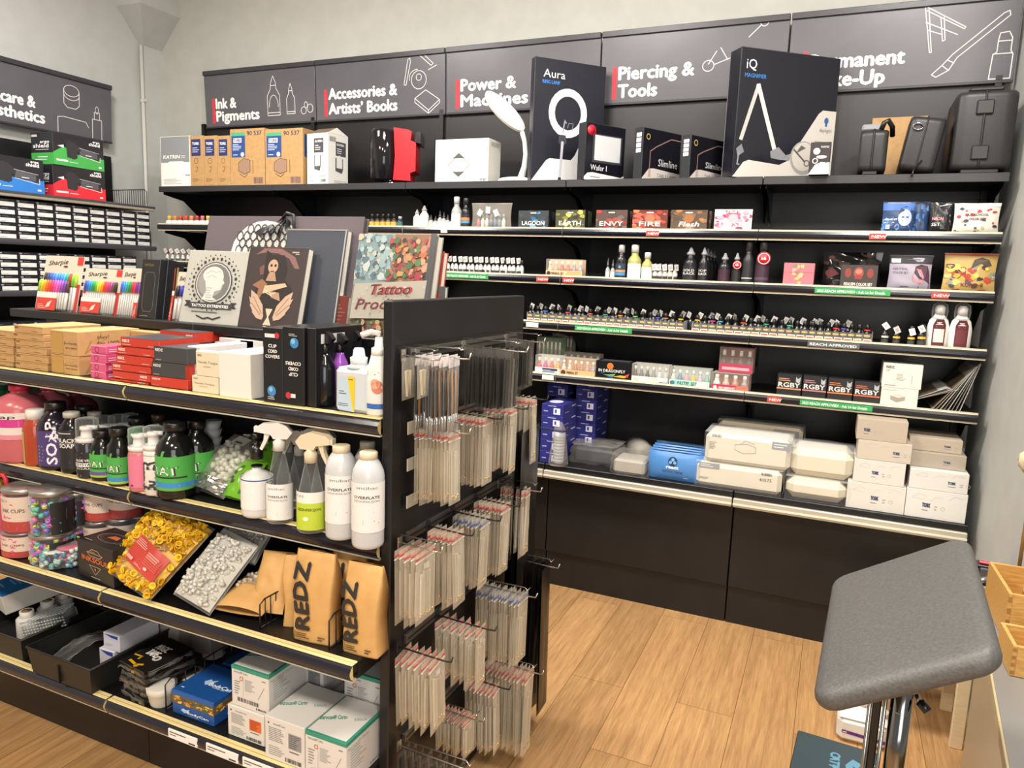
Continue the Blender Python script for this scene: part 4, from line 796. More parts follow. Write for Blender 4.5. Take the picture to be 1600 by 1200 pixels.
pr_ = None
for i in range(5):
    lb = 'small clear bottle in plastic wrap past the white-labelled pair, %s along' % ORD[i]; x = sx(1024+i*7.6, YI+.03, ZS[3]+.04)
    if pr_ is None: pr_ = ink_bottle(lb, 'small wrapped bottles', 'bdbcb4:.25', '3a3a3c:.3', 'dcdad4', r=.0135, h=.066, caph=.03); price_tag(pr_, 31); put(pr_, (x, YI+.03, ZS[3]))
    else: dup(pr_, (x, YI+.03, ZS[3]), lb, rz=-.4+i*.3)
BK = '1a1a1d:.28'
LBK = [('t', -.5, .62, .16, 'GOLD', 'd8d4d0', {'w': .9, 'bold': .015}), ('t', -.5, .40, .16, 'BLACK', 'd8d4d0', {'w': .95, 'bold': .015}), ('g', -.5, .1, .5, .28, 2, 'b8b8b4')]
drop_bottle(1067, 1089, 385, ZS[3], 'black bottle with grey spout and white lettering, first of the dark group', BK, '8f8f92:.3', '1d1d20', ops=LBK, conic=True)
drop_bottle(1091, 1107, 385, ZS[3], 'black bottle with grey spout, front of a deep row', BK, '8f8f92:.3', '1d1d20', ops=[('t', -.5, .62, .16, 'SOP', 'd8d4d0', {'w': .9, 'bold': .015}), ('t', -.5, .40, .16, 'BLACK', 'd8d4d0', {'w': .95, 'bold': .015})]+LBK[2:], conic=True)
for i in range(3): drop_bottle(1097+i*5, 1111+i*5, 387+i*2, ZS[3], 'black spout bottle %s' % ('just behind the front of the deep row', 'in the middle of the deep row', 'at the back of the deep row')[i], BK, '6a6a6e:.3', y=YI+.075+i*.042, conic=True)
drop_bottle(1122, 1141, 394, ZS[3], 'short black bottle with plum label', BK, '8f8f92:.3', '3a1f30', conic=True)
drop_bottle(1143, 1158, 394, ZS[3], 'short black bottle with red round tag', BK, '8f8f92:.3', '1d1d20', ops=GL1, conic=True, tagred=True)
drop_bottle(1159.5, 1178, 376, ZS[3], 'tall matt black bottle beside the plum-labelled tall one', '202022:.45', '333335:.4', '262628', ops=[('g', -.4, .7, .4, .85, 1, '6a5a48'), ('r', -.6, .2, .5, .26, 'b8b8b4')])
drop_bottle(1180, 1203, 376, ZS[3], 'tall black bottle with plum label and red tag', '202022:.45', '333335:.4', '3a2434', ops=[('r', -.6, .16, .6, .3, '55405a')], tagred=True)
pk = {'f': splotch(['d8b87a', 'b8a890', 'e0c8a8', '8a7a70', 'c8b060'], 18, 41, .28, .1, .66, 1, .06, .13)+[('l', [(0, .60), (1, .60)], .008, 'b06068')]}
pcarton('ink_set_box', 'pink carton with a tan patterned band', 'box', 1224, 1272, 411, YI, ZS[3], .07, 'c9707a:.5', pk)
ppouch('ink_pouch', 'wide glossy black pouch behind the realism box', 'pouch', 1284, 1378, 393, YI+.07, ZS[3], .06, '131315:.12', splotch(['3a2c28', '26262a', '4a3430', '5a2420'], 14, 43), seed=8, wr=.010)
pcarton('ink_set_box', 'dark box printed with three red heads before the glossy pouch', 'box', 1313, 1371, 414, YI, ZS[3], .045, '3b3330:.4', {'f': [('c', .2, .66, .09, '8a3830', .20), ('c', .49, .66, .13, 'a0453a', .25), ('c', .8, .66, .09, '8a3830', .20), ('p', [(.38, .4), (.6, .4), (.56, .56), (.42, .56)], '8a3830'), ('c', .49, .72, .09, 'c87868', .1), ('t', .5, .12, .13, 'REALISM COLOR SET', 'e4dcd4', {'al': 'C', 'w': .76, 'bold': .012})]})
ppouch('ink_pouch', 'lilac grey pouch with a woman portrait in profile', 'pouch', 1388, 1457, 399, YI+.02, ZS[3], .045, '9c96a4:.35', [('r', 0, .76, 1, .99, '202024'), ('r', .04, .78, .26, .90, 'c8c8cc'), ('g', .4, .86, .9, .9, 1, '5a5a60'), ('t', .08, .58, .06, 'NEUTRAL', '4a4450', {'w': .36}), ('t', .08, .47, .06, 'COLOR SET', '4a4450', {'w': .38}), ('p', [(.60, .50), (.62, .68), (.74, .74), (.90, .70), (.96, .5), (.98, .2), (.86, .3), (.72, .34)], '4a2c3c'), ('p', [(.56, .40), (.62, .62), (.76, .60), (.84, .40), (.82, .18), (.7, .22), (.58, .26)], 'b07a80'), ('p', [(.68, 0), (.76, .22), (.98, .26), (.99, 0)], '6a4a60'), ('g', .3, .08, .6, .14, 1, '5a5460')], seed=9)
ppouch('ink_pouch', 'yellow and red collage pouch nearest the side wall', 'pouch', 1474, 1559, 396, YI+.02, ZS[3], .05, 'b89a5c:.4', [('r', 0, .94, 1, .99, 'a84838')]+splotch(['c8a040', 'a83a2c', '4a4a50', 'd8c060', '6a7aa0', '8a8a7a', '3a2c28', 'b8452c', 'c8b070'], 46, 45, .0, .12, 1, .72, .05, .13)+[('p', [(.5, .60), (.56, .84), (.7, .90), (.84, .84), (.9, .7), (.8, .66), (.7, .76)], '4a4034'), ('t', .56, .16, .08, 'KURO-E', '6a201c', {'al': 'C', 'w': .42, 'bold': .03}), ('g', .2, .04, .9, .1, 1, 'b03428')], seed=10)
# ------------------------------------------------------------------ fifth shelf: colour sets
Y5 = 3.785; Z5 = ZS[5]
set_box('clear box of pink to yellow inks next to the island end', 836, 875, 556, Y5, Z5, .09, 'dcd8cc:.5', ['c83a5c', 'c0408c', 'd85a38', 'd8a030'], [('r', .12, .1, .8, .55, '4a7aa8'), ('r', .12, .55, .9, .9, '3a3c4c'), ('c', .2, .5, .12, 'c8d0e0'), ('g', .34, .4, .84, .7, 2, 'c8b8d8')], n=4)
set_box('peach-printed clear box of flesh-toned inks', 875, 930, 561, Y5, Z5, .10, 'd8a878:.5', ['d8ccc0', 'd0c4b8', 'a8705c', 'b07c68', 'c89480', 'a0a0a8'], [('c', .1, .5, .07, '4a3424'), ('t', .2, .34, .4, 'MINERAL SET', '5a3c20', {'w': .32, 'bold': .02})])
pcarton('ink_set_box', 'black box with a rainbow dragonfly drawing', 'box', 931, 987, 565, Y5, Z5, .10, '1a1a1e:.25', {'f': [('c', .40, .74, .09, 'd8702c'), ('t', .08, .42, .15, 'IN DRAGONFLY', 'd8d8d4', {'w': .74, 'bold': .015}), ('p', [(.10, .30), (.3, .42), (.2, .34)], '3a8ac0'), ('p', [(.2, .26), (.5, .20), (.56, .36), (.4, .3)], '58a850'), ('p', [(.5, .2), (.8, .16), (.9, .26), (.7, .3)], 'd8a030'), ('p', [(.8, .3), (.94, .42), (.9, .2)], 'c8402c'), ('p', [(.3, .2), (.5, .12), (.46, .24)], '4a50b0')], 't': [('r', .1, .1, .9, .9, '55555a:.2')]})
set_box('clear box of black and clear bottles beside the mint-labelled box', 987, 1044, 570, Y5, Z5, .10, 'dad8d0:.5', ['3a3c40', '5a5e64', '3a3c40', '7a8488', 'c8ccca', 'b8c0c0'], [('r', .06, .1, .2, .7, 'b8b8b0'), ('r', .46, .05, .7, .9, 'c4c4bc'), ('r', .76, .1, .98, .4, '6a6a64')], cap='c8ccca')
set_box('clear box with mint label of pastel inks', 1046, 1109, 576, Y5, Z5, .10, 'c3d6cf:.5', ['d8d0cc', '5a80a0', 'd89aa8', 'd8b848', 'c8b0c0', '7ab0a4'], [('p', [(.1, .1), (.6, .1), (.7, .9), (.1, .9)], '86c4b8'), ('c', .08, .5, .06, '3a6a7a'), ('t', .20, .3, .5, 'PASTEL SET', '2c3434', {'w': .48, 'shear': .2, 'bold': .012})])
set_box('clear box with crimson label at the lower row end', 1112, 1170, 584, Y5, Z5, .12, 'b86a5c:.5', ['c8dcd8', 'd0a89c', 'b87a68', '9a8a84'], [('r', 0, .05, .66, .95, 'b8264c'), ('c', .1, .5, .05, 'e8d0d8'), ('t', .2, .36, .28, 'PINK RIBBON SET', 'f0e0e4', {'w': .44, 'bold': .02})], n=4)
a, b_, zt = span(1112, 1170, 584, Y5, Z5); zt2 = zt
set_box('clear crimson-labelled box stacked on another crimson-labelled one', 1124, 1177, 543, Y5+.04, zt2+.001, .10, 'a83a50:.5', ['3a3030', '4a3c3a', '5a4440', '4a4040'], [('r', .1, .3, .9, .6, 'd8a0a8')], n=4)
set_box('clear box with green lid strip behind the pink inks', 838, 876, 527, Y5+.11, Z5, .08, '4a8a5c:.5', ['8a8a84', '9a9a94'], [('g', .1, .3, .9, .7, 2, 'b8c8b8')])
set_box('clear box of dark bottles at the back beside the upright', 862, 893, 521, Y5+.22, Z5, .07, '8a7a4c:.5', ['3a2c2c', '4a3434', '5a4a4a'], [('g', .1, .3, .9, .7, 2, '6a5c3c')])
set_box('grey-topped clear box behind the peach set', 876, 937, 552, Y5+.16, Z5, .07, '6a6864:.5', ['5a5450', '6a6460'], [('g', .1, .3, .9, .7, 2, '8a8884')])
for i, (a, c, vt, cc) in enumerate(((1214, 1252, 585, 'c89060'), (1254, 1291, 588, 'b8787c'), (1293, 1332, 592, 'd87a3c'), (1334, 1375, 597, 'd8603c'))):
    pcarton('ink_set_box', 'black box with white capitals and %s stripe, %s from the shelf joint' % (('tan', 'rose', 'amber', 'orange')[i], ORD[i]), 'box', a, c, vt, Y5, Z5, .08, '202022:.35', {'f': [('t', .06, .44, .20, 'RGBY', 'd8d4d0', {'w': .88, 'bold': .02}), ('g', .06, .68, .62, .84, 2, cc), ('p', [(.76, .70), (.76, .92), (.82, .84), (.88, .84), (.94, .92), (.94, .70), (.85, .64)], 'a8a8a8'), ('r', 0, .34, 1, .40, cc), ('l', [(0, .32), (1, .32)], .012, '0c0c0d')]}, group='four black colour boxes')
w0 = {'f': [('t', .08, .80, .10, 'REDZ', '4a4844', {'w': .2, 'bold': .03}), ('g', .08, .66, .22, .76, 2, '8a8880'), ('g', .36, .3, .62, .6, 5, '9a988f'), ('r', .74, .2, .76, .56, 'a8a69e'), ('g', .08, .06, .4, .14, 1, '8a8880')]}
a, b_, zt = span(1376, 1434, 607, Y5-.005, Z5)
pcarton('tissue_box', 'white carton with a printed grey box, under another white carton', 'box', 1376, 1434, 607, Y5-.005, Z5, .16, 'd9d3c6:.5', {'f': [('p', [(.26, .40), (.44, .26), (.66, .40), (.66, .60), (.48, .74), (.26, .60)], '9a948a'), ('p', [(.26, .60), (.48, .50), (.66, .60), (.48, .74)], 'c8c2b6'), ('g', .04, .86, .5, .92, 1, 'a8a298')]})
pcarton('tissue_box', 'white carton with small print topping a two-box stack', 'box', 1379, 1441, 569, Y5-.005, zt+.001, .16, 'd9d3c6:.5', w0)
# plastic sheet folders leaning at the end of the fifth shelf
cols = ['c8c8c4', '9aa0a0', 'b8b0a4', 'd0d0cc', '8a8a86', 'b0a890', 'c4c4c0', 'a8a49a']
for i in range(12):
    m = MB(); cc = cols[i % 8]; m.box(-.001, 0, 0, .0006, .30, .24-.004*(i % 3), 'bag_film' if i % 3 == 1 else cc+':.2', 0); m.box(-.0014, .01, .01, -.001, .29, .20, ('6a5a4a', '3a3a3c', '8a6a50', '55585a')[i % 4])
    flat = i < 4
    x = .36+.012*i if flat else .44+.0155*(i-4)
    o = m.build('sheet_folder'); put(o, (x if not flat else .275+.012*i, Y5+.02+.004*(i % 2), Z5+(.004+.005*i if flat else .003)), 0, 0, 1.12+.03*i if flat else .62-.052*(i-4))
    tag(o, ('clear-sleeved sheet lying nearly flat at the shelf end, %s from the bottom' if flat else 'plastic-sleeved sheet leaning on the side wall, %s from the open side') % ORD[i if flat else i-4], 'folder', 'sheet folders leaning at the shelf end')
# ------------------------------------------------------------------ counter level
Z0 = ZS[0]; Y0 = 3.68
def glove_box(label, x, y, z):
    return carton('glove_box', label, 'box', x, y, z, .125, .24, .065, '2c2e78:.4', {'f': [('r', .55, .18, .86, .70, 'dcdcea'), ('r', .62, .3, .70, .6, '2c2e78'), ('g', .1, .3, .45, .5, 1, 'a8a8d0'), ('g', .3, .8, .7, .92, 1, 'c0c0e0')], 'r': [('g', .6, .5, .95, .8, 1, 'c8c8e0'), ('g', .1, .2, .4, .4, 1, '8a8ac8')], 't': [('c', .4, .4, .3, 'c8c8dc', .2)]}, 'blue glove boxes')
xg = sx(858, Y0, Z0+.1); NG = 5
for k in range(5): glove_box('blue glove box in the front stack, %s from the counter' % ORD[k], xg+.01, Y0, Z0+.0655*k)
for k in range(7): glove_box('blue glove box in the rear stack, %s from the counter' % ORD[k], xg+.115, Y0+.26, Z0+.0655*k)
for k in range(7): glove_box('blue glove box in the stack nearest the island, %s up' % ORD[k], xg-.06, Y0+.255, Z0+.0655*k) if k > 4 else None
t = thing('bagged_cups', 'clear plastic bag tied round a stack of cups before the blue boxes', 'bag', (sx(874, Y0-.0, Z0+.1), Y0-.005, Z0))
m = MB(); m.lathe([(.052, 0), (.055, .01), (.043, .10), (.034, .17), (.03, .20), (.012, .235)], 'bag_film', 14); m.build('plastic_bag', t)
m = MB()
for k in range(9): m.lathe([(.026+.0008*k, .0), (.031, .02)], 'clear_milky', 12, (0, 0, .01+.018*k))
m.build('cups', t)
def film_pack(label, u0, u1, vt, y, d, col, seed, rz=0):
    a, b, zt = span(u0, u1, vt, y, Z0); w_, h_ = b-a, zt-Z0; t = thing('wrapped_tray_pack', label, 'pack', ((a+b)/2, y, Z0), rz)
    m = MB(); m.box(-w_*.42, .02, 0, w_*.42, d-.02, h_*.78, col, .012); m.build('trays', t)
    rr = random.Random(seed); m = MB()
    def f(u, v):
        a_ = 2*PI*u; k = 1+.10*math.sin(9*a_+seed)+.06*rr.uniform(-1, 1)*(0 if u in (0, 1) else 1); s_ = (1-v**3*.25)
        return (w_*.52*k*s_*max(-1, min(1, 1.35*math.cos(a_))), d/2+d*.52*k*s_*max(-1, min(1, 1.35*math.sin(a_))), h_*(v if v < .9 else .9+.1*v)*(1+.05*rr.uniform(-1, 1)) if v > 0 else 0)
    m.grid(f, 26, 5, 'bag_grey'); m.grid(lambda u, v: (w_*.5*(1-v)*max(-1, min(1, 1.35*math.cos(2*PI*u))), d/2+d*.5*(1-v)*max(-1, min(1, 1.35*math.sin(2*PI*u))), h_*(.99+.03*rr.uniform(-1, 1))), 20, 3, 'bag_grey'); m.build('wrap', t)
film_pack('wide shrink-wrapped pack of dark trays beside the bagged cups', 890, 962, 697, Y0+.10, .24, '3a3c40:.3', 3)
film_pack('shrink-wrapped white block in crumpled film before the blue packs', 952, 1010, 714, Y0-.02, .20, 'b8b2a6:.5', 8)
t = thing('wrapped_roll', 'film wrapped paper roll lying behind the crumpled pack', 'roll', (sx(1010, Y0+.20, Z0+.1), Y0+.18, Z0+.068), .5)
m = MB(); m.T = Matrix.Rotation(PI/2, 4, 'X'); m.lathe([(.02, 0), (.058, 0), (.058, -.20), (.02, -.20)], '8a8478:.6', 20); m.build('roll', t)
m = MB(); m.T = Matrix.Rotation(PI/2, 4, 'X'); m.lathe([(.0, .012), (.064, .006), (.066, -.10), (.063, -.21), (0, -.215)], 'bag_grey', 14); m.build('wrap', t)
BT = '4f86c4:.35'
for i in range(5):
    a, b, zt = span(1011+i*3, 1096+i*4, 709-i*3.5, Y0+.075*i, Z0); w_, h_ = b-a, zt-Z0
    m = MB(); f = pouch_fn(w_, h_, .068, i, .004)
    def g(u, v, s_): e = max(0, math.sin(PI*u))**.4*max(0, math.sin(PI*min(1, max(0, v*.94+.03))))**.4; return ((u-.5)*w_, s_*.034*e, v*h_)
    m.grid(lambda u, v: g(u, v, -1), 14, 10, BT); m.grid(lambda u, v: g(u, v, 1), 14, 10, BT, True, True)
    if i == 0: deco(m, Matrix.Translation((-w_/2, 0, 0)), w_, h_, [('c', .47, .70, .085, '1f2c44'), ('c', .47, .76, .03, '6aa0d8'), ('c', .43, .66, .03, '6aa0d8'), ('c', .51, .66, .03, '6aa0d8'), ('t', .47, .44, .11, 'react', 'f0f4f8', {'al': 'C', 'w': .22, 'bold': .04}), ('t', .47, .29, .07, 'TATTOO TISSUE', '1f3050', {'al': 'C', 'w': .38, 'bold': .01}), ('g', .68, .1, .8, .16, 1, 'e0e8f0')], lambda u, v, n: tuple(p+q for p, q in zip(g(min(1, max(0, u/w_+.0)), v/h_, -1), (w_/2, -n, 0))), .002)
    tag(put(m.build('tissue_pack'), ((a+b)/2, Y0+.036+.075*i, Z0)), 'pale blue tissue pack, %s' % ('at the front of the row with its emblem showing', 'just behind the front pack', 'in the middle of the row', 'last but one from the back', 'at the back of the row')[i], 'pack', 'blue tissue packs in a row')
def soft_pack(name, label, u0, u1, vt, y, zb, d, col, ops=None, wrap=True, rz=0, group=None, rad=.02):
    a, b, zt = span(u0, u1, vt, y, zb); w_, h_ = b-a, zt-zb; t = thing(name, label, 'pack', ((a+b)/2, y, zb), rz, group=group)
    m = MB(); rr = random.Random(int(u0*7)); N_ = 9
    m.box(-w_/2+.004, .006, .002, w_/2-.004, d-.006, h_-.003, col, rad)
    if ops: deco(m, *face('f', -w_/2, .006, 0, w_/2, d, h_), ops, None, .0012)
    m.build('paper_stack', t)
    if wrap:
        m = MB()
        def f(u, v):
            return (-w_/2+w_*u, -.001-.004*rr.uniform(-1, 1)*math.sin(PI*u)*math.sin(PI*v), h_*v)
        m.grid(f, 10, 5, 'film'); m.grid(lambda u, v: (-w_/2+w_*u, d*v, h_+.001+.004*rr.uniform(0, 1)*math.sin(PI*u)), 8, 5, 'film'); m.grid(lambda u, v: (w_/2+.002+.012*rr.uniform(0, 1)*math.sin(PI*v), d*u, h_*v), 4, 5, 'film'); m.build('plastic_wrap', t)
    return zt
CR = 'd4cebc:.6'
DG = [('g', .06, .45, .16, .7, 5, '8a8a80'), ('b', .08, .86, .2, .95, '444444'), ('l', [(.36, .52), (.46, .42), (.60, .48), (.60, .66), (.50, .74), (.36, .68), (.36, .52)], .006, 'b0aca0'), ('l', [(.42, .72), (.48, .84), (.58, .76)], .006, 'b0aca0'), ('r', .78, .68, 1, .92, '8f9498'), ('g', .8, .72, .95, .88, 2, 'd8dadc'), ('g', .1, .1, .9, .14, 1, '9a978c')]
z1 = soft_pack('napkin_pack', 'cream wrapped napkin pack printed 40575 at the bottom of its pile', 1086, 1222, 729, Y0-.01, Z0, .24, CR, [('t', .74, .52, .12, '40575', '4a4844', {'w': .14, 'rot': .02}), ('b', .76, .76, .88, .88, '444444'), ('r', .04, .76, .28, .98, '8f9498'), ('g', .06, .8, .24, .94, 2, 'd8dadc'), ('g', .04, .3, .2, .4, 2, '9a978c')])
z2 = soft_pack('napkin_pack', 'cream wrapped napkin pack with a drawn tissue box, second in its pile', 1100, 1236, 682, Y0-.005, z1+.001, .24, CR, DG)
soft_pack('napkin_pack', 'beige wrapped napkin pack at the back of the pile', 1118, 1252, 664, Y0+.255, Z0, .14, 'cfc3a8:.6', [('r', .66, .55, .95, .95, '77787a'), ('g', .7, .6, .9, .9, 3, 'c8c8c8'), ('b', .06, .8, .2, .92, '444444'), ('o', .4, .62, .12, .01, 'a89a7c')])
z1 = soft_pack('towel_pack', 'cream rolled towel pack at the bottom of two', 1226, 1324, 750, Y0-.01, Z0, .24, 'd4ccb6:.7', rad=.035)
z2 = soft_pack('towel_pack', 'cream rolled towel pack topping the pair', 1232, 1335, 704, Y0, z1+.001, .24, 'd4ccb6:.7', rad=.035)
TK = lambda x: [('t', x, .40, .14, 'TORK', '3a4468', {'w': .13, 'bold': .04}), ('g', x, .26, x+.14, .32, 1, '7a7a78'), ('g', x+.2, .3, x+.26, .5, 2, 'a8a69e'), ('o', x+.34, .4, .035, .006, 'a8a69e'), ('l', [(.1, .7), (.2, .85), (.32, .8), (.28, .65), (.1, .7)], .004, 'c4c1b6'), ('l', [(.4, .62), (.5, .8), (.6, .75)], .004, 'c4c1b6'), ('l', [(.7, .72), (.8, .88), (.92, .82)], .004, 'c4c1b6')]
z = Z0
for i, (a, c, vt) in enumerate(((1323, 1414, 756), (1334, 1414, 720), (1340, 1424, 690), (1339, 1418, 656))):
    a_, b_, zt = span(a, c, vt, Y0+.0, z); carton('paper_towel_box', 'pale leaf-printed carton, %s of the pile beside the cream towels' % ('bottom one', 'second from the bottom', 'third from the bottom', 'top one')[i], 'box', (a_+b_)/2, Y0-.005, z, b_-a_, .24 if i < 3 else .2, zt-z-.001, ('d2cec6:.5', 'd0ccc4:.5', 'c2b6a6:.5', 'b2a492:.5')[i], {'f': TK((.42, .36, .66, .14)[i])}); z = zt  # upper cartons tan: the shade on them is put into the colour
z = Z0
for i, (a, c, vt) in enumerate(((1415, 1510, 767), (1421, 1513, 736), (1424, 1512, 712), (1423, 1508, 690))):
    a_, b_, zt = span(a, c, vt, Y0+.0, z); carton('paper_towel_box', 'leaf-printed carton, %s of the pile nearest the side wall' % ('bottom one', 'second from the bottom', 'third from the bottom', 'top one')[i], 'box', (a_+b_)/2, Y0-.005+(0, .0, .05, .08)[i], z, b_-a_, .22, zt-z-.001, ('d6d4ce:.5', 'd3d0ca:.5', 'a49a8a:.5', 'b2a492:.5')[i], {'f': TK((.28, .66, .6, .66)[i])}); z = zt  # top two again carry their shade as a tan colour
# ================================================================== goods on the island
def lean_len(xm, y, zb, th, vt):
    k = (600-vt)/CAM_F; A = UP-FW*k; p = Vector((xm, y, zb-CAM_H)); return -A.dot(p)/A.dot(Vector((0, math.sin(th), math.cos(th))))
def leaner(u0, u1, vt, y, zb, th):
    a, b = sx(u0, y, zb), sx(u1, y, zb); return (a+b)/2, b-a, lean_len((a+b)/2, y, zb, th, vt)
GT = ZG[1]+.0005
PENC = ['26262c', '3a3f6a', '2f4fb0', '3b6fd0', '4a8fe0', '3a7ad8', '3f8fe8', '4aa0e0', '2f9a6a', 'c43a3a', '7ac043', 'a0cc3a']
PEN2 = ['8ac83a', 'e8b82a', 'f0a02a', 'e86a2a', 'e0502a', 'd83a6a', 'e04a9a', 'e060b0', 'c050b8', '8a50b0', '6a4aa0', '5a3a30']
def marker_pack(label, u0, u1, vt, y, cols, second=None, cap='ab', rot=0, red=(.12, .0, .62, .22)):
    xm, w_, L = leaner(u0, u1, vt, y, GT, .22); t = thing('marker_pack', label, 'pack', (xm, y, GT), rot, rx=-.22)
    m = MB(); m.box(-w_/2, .012, 0, w_/2, .016, L, 'cdc4b4:.5'); deco(m, *face('f', -w_/2, .012, 0, w_/2, .016, L), [('r', 0, 0, .1, .5, 'b8322c'), ('r', .88, 0, 1, .5, 'b8322c'), ('r', .85, .84, 1, .99, 'c8332e'), ('t', .1, .82, .085, 'Sharpie', '2a2826', {'w': .5, 'shear': .3, 'bold': .012, 'rot': .08}), ('c', .56, .81, .06, '3a3836', .018)]); m.build('card', t)
    n = len(cols); hi = .70 if second else .74
    for i, c in enumerate(cols):
        x = -w_*.44+w_*.88*(i+.5)/n; r = w_*.88/n*.40; m = MB()
        m.lathe([(r*.5, 0), (r, L*.03), (r, L*.42)], 'a9a7a2:.35', 8, (x, .008, L*.02)); m.lathe([(r*1.1, 0), (r*1.05, L*.16), (r*.6, L*.22), (0, L*.23)], c+':.3', 8, (x, .008, L*(hi-.24))); m.build('marker', t)
    for i, c in enumerate(second or []):
        x = -w_*.46+w_*.80*(i+.5)/n; r = w_*.80/n*.40; m = MB()
        m.lathe([(r*.5, 0), (r, L*.03), (r, L*.32)], 'a9a7a2:.35', 8, (x, -.006, L*.02)); m.lathe([(r*1.1, 0), (r*1.05, L*.16), (r*.6, L*.21), (0, L*.22)], c+':.3', 8, (x, -.006, L*.33)); m.build('marker', t)
    m = MB(); x0, z0, x1, z1 = red; X = lambda a: -w_/2+w_*a
    yb = -.018 if second else -.004
    m.box(X(x0), yb, L*z0, X(x1), yb+.002, L*z1, 'c23a30:.4'); m.box(X(x0), yb, L*z1, X(x1), yb+.002, L*(z1+.09), 'e4dfd2:.4'); deco(m, *face('f', X(x0), yb, L*z0, X(x1), yb, L*z1), [('p', [(.5, .2), (.7, .3), (.8, .8), (.6, .6)], 'e8c8b8'), ('g', .1, .1, .5, .5, 3, 'e0a898')]); m.build('sleeve_label', t)
marker_pack('tallest hanging card of two rows of coloured markers', 55, 114, 399, 1.93, PENC, PEN2)
marker_pack('wide card of fifteen rainbow markers with a red sleeve', 119, 177, 419, 1.935, ['3a4a9a', '2f6ad0', '3a8ae0', '2f9aa0', '2f9a4a', '5ab040', 'd0d03a', 'f0c02a', 'e8902a', 'd8402a', 'd83a6a', 'c03a5a', '8a4a9a', '6a4a3a', '3a3436'], red=(.1, .02, .62, .26))
marker_pack('narrow card of nine markers tilted before the black boxes', 177, 212, 418, 1.925, ['3a6ad0', '4a8ae0', '3aa0d0', '3aa05a', '2f8a4a', 'c8304a', 'd83a5a', '6a3a9a', '8a50b0'], red=(.86, .0, .99, .3))
marker_pack('card of four markers beside the grey skull-free portrait book'.replace('skull-free ', ''), 264, 292, 424, 1.935, ['2a2a30', '3a40b0', 'c82a3a', '2f8a4a'], red=(0, .0, .1, .5))
def leanbox(name, label, cat, u0, u1, vt, y, d, mat, ops, th=.20, rz=0, side=None, pages=False):
    xm, w_, L = leaner(u0, u1, vt, y, GT, th); m = MB()
    if pages:
        m.box(-w_/2, 0, 0, w_/2, .003, L, mat, .0008); m.box(-w_/2, d-.003, 0, w_/2, d, L, mat, .0008); m.box(-w_/2, 0, 0, -w_/2+.003, d, L, mat); m.box(-w_/2+.003, .003, .004, w_/2-.003, d-.003, L-.004, 'd9d3c4:.7')
    else: m.box(-w_/2, 0, 0, w_/2, d, L, mat, .0015)
    deco(m, *face('f', -w_/2, 0, 0, w_/2, d, L), ops)
    if side: deco(m, *face('r', -w_/2, 0, 0, w_/2, d, L), side)
    return tag(put(m.build(name), (xm, y, GT+d*math.sin(th)*0), rz, -th), label, cat)
BX = [('l', [(.2, .2), (.2, .7), (.3, .78), (.7, .78), (.8, .7), (.8, .2), (.7, .12), (.3, .12), (.2, .2)], .02, '6a6860'), ('t', .15, .88, .04, 'TATTOO', '9a7a50', {'w': .5}), ('g', .1, .03, .9, .06, 1, '8a7048')]
SP = [('t', .6, .06, .42, 'MACHINE BY', 'a8442c', {'rot': PI/2, 'w': .0})]
for u0, u1, y, lb in ((214, 242, 1.93, 'black machine box with a thin outline beside the narrow marker card'), (240, 254, 1.955, 'second black machine box showing its spine')):
    leanbox('machine_box', lb, 'box', u0, u1, 405, y, .075, '1d1d20:.35', BX if u0 == 214 else [], .16, side=[('r', .42, .08, .50, .88, '8a3a28'), ('r', .58, .3, .66, .9, 'a88a50')])
# portrait book: oval frame with a plain profile bust
fr = [('c', .5+.36*math.cos(i*PI/16), .56+.33*math.sin(i*PI/16), .022 if i % 2 else .014, '2e2e2e') for i in range(32)]
fr += [('c', .5+.42*math.cos((i+.5)*PI/16), .56+.38*math.sin((i+.5)*PI/16), .010, '3a3a3a') for i in range(32)]
EXT = fr+[('c', .5, .56, .31, '2e2e2e', .285), ('c', .5, .56, .295, 'b9b8b2', .272), ('c', .5, .56, .275, '6e6e6c', .255), ('c', .46, .56, .22, '8e8e8b', .2), ('c', .48, .66, .17, 'c9c8c2', .12), ('p', [(.50, .74), (.66, .66), (.65, .60), (.69, .56), (.65, .53), (.64, .47), (.54, .44), (.52, .36), (.60, .32), (.34, .32), (.40, .44), (.36, .58)], 'c9c8c2'), ('l', [(.36, .68), (.44, .72), (.52, .70), (.60, .72)], .006, '9a9a96'), ('l', [(.38, .62), (.46, .66), (.54, .63)], .006, '9a9a96'), ('g', .40, .34, .52, .5, 5, 'a8a8a4'),
    ('p', [(.06, .22), (.16, .22), (.16, .30), (.06, .30), (.10, .26)], '2c2c2c'), ('p', [(.94, .22), (.84, .22), (.84, .30), (.94, .30), (.90, .26)], '2c2c2c'), ('r', .14, .20, .86, .28, '3a3a3a'), ('t', .5, .22, .038, 'TATTOO EXTREMITIES', 'e6e5df', {'al': 'C', 'w': .62, 'bold': .02}), ('g', .2, .14, .8, .17, 1, '5a5a58'), ('l', [(.3, .1), (.42, .06), (.5, .08), (.58, .06), (.7, .1)], .02, '2e2e2e')]
leanbox('art_book', 'pale grey book with an ornate oval profile portrait', 'book', 279, 371, 392, 1.93, .018, 'b0b0a8:.5', EXT, .24, pages=True)
WING = lambda s: [('p', [(.5+s*a, b) for a, b in ((.08, .14), (.12, .28), (.24, .40), (.36, .46), (.34, .36), (.38, .38), (.33, .28), (.35, .28), (.28, .2), (.29, .19), (.2, .12), (.1, .1))], 'b79a84'), ('l', [(.5+s*.12, .18), (.5+s*.30, .38)], .01, '7a6050'), ('l', [(.5+s*.14, .16), (.5+s*.32, .3)], .01, '7a6050')]
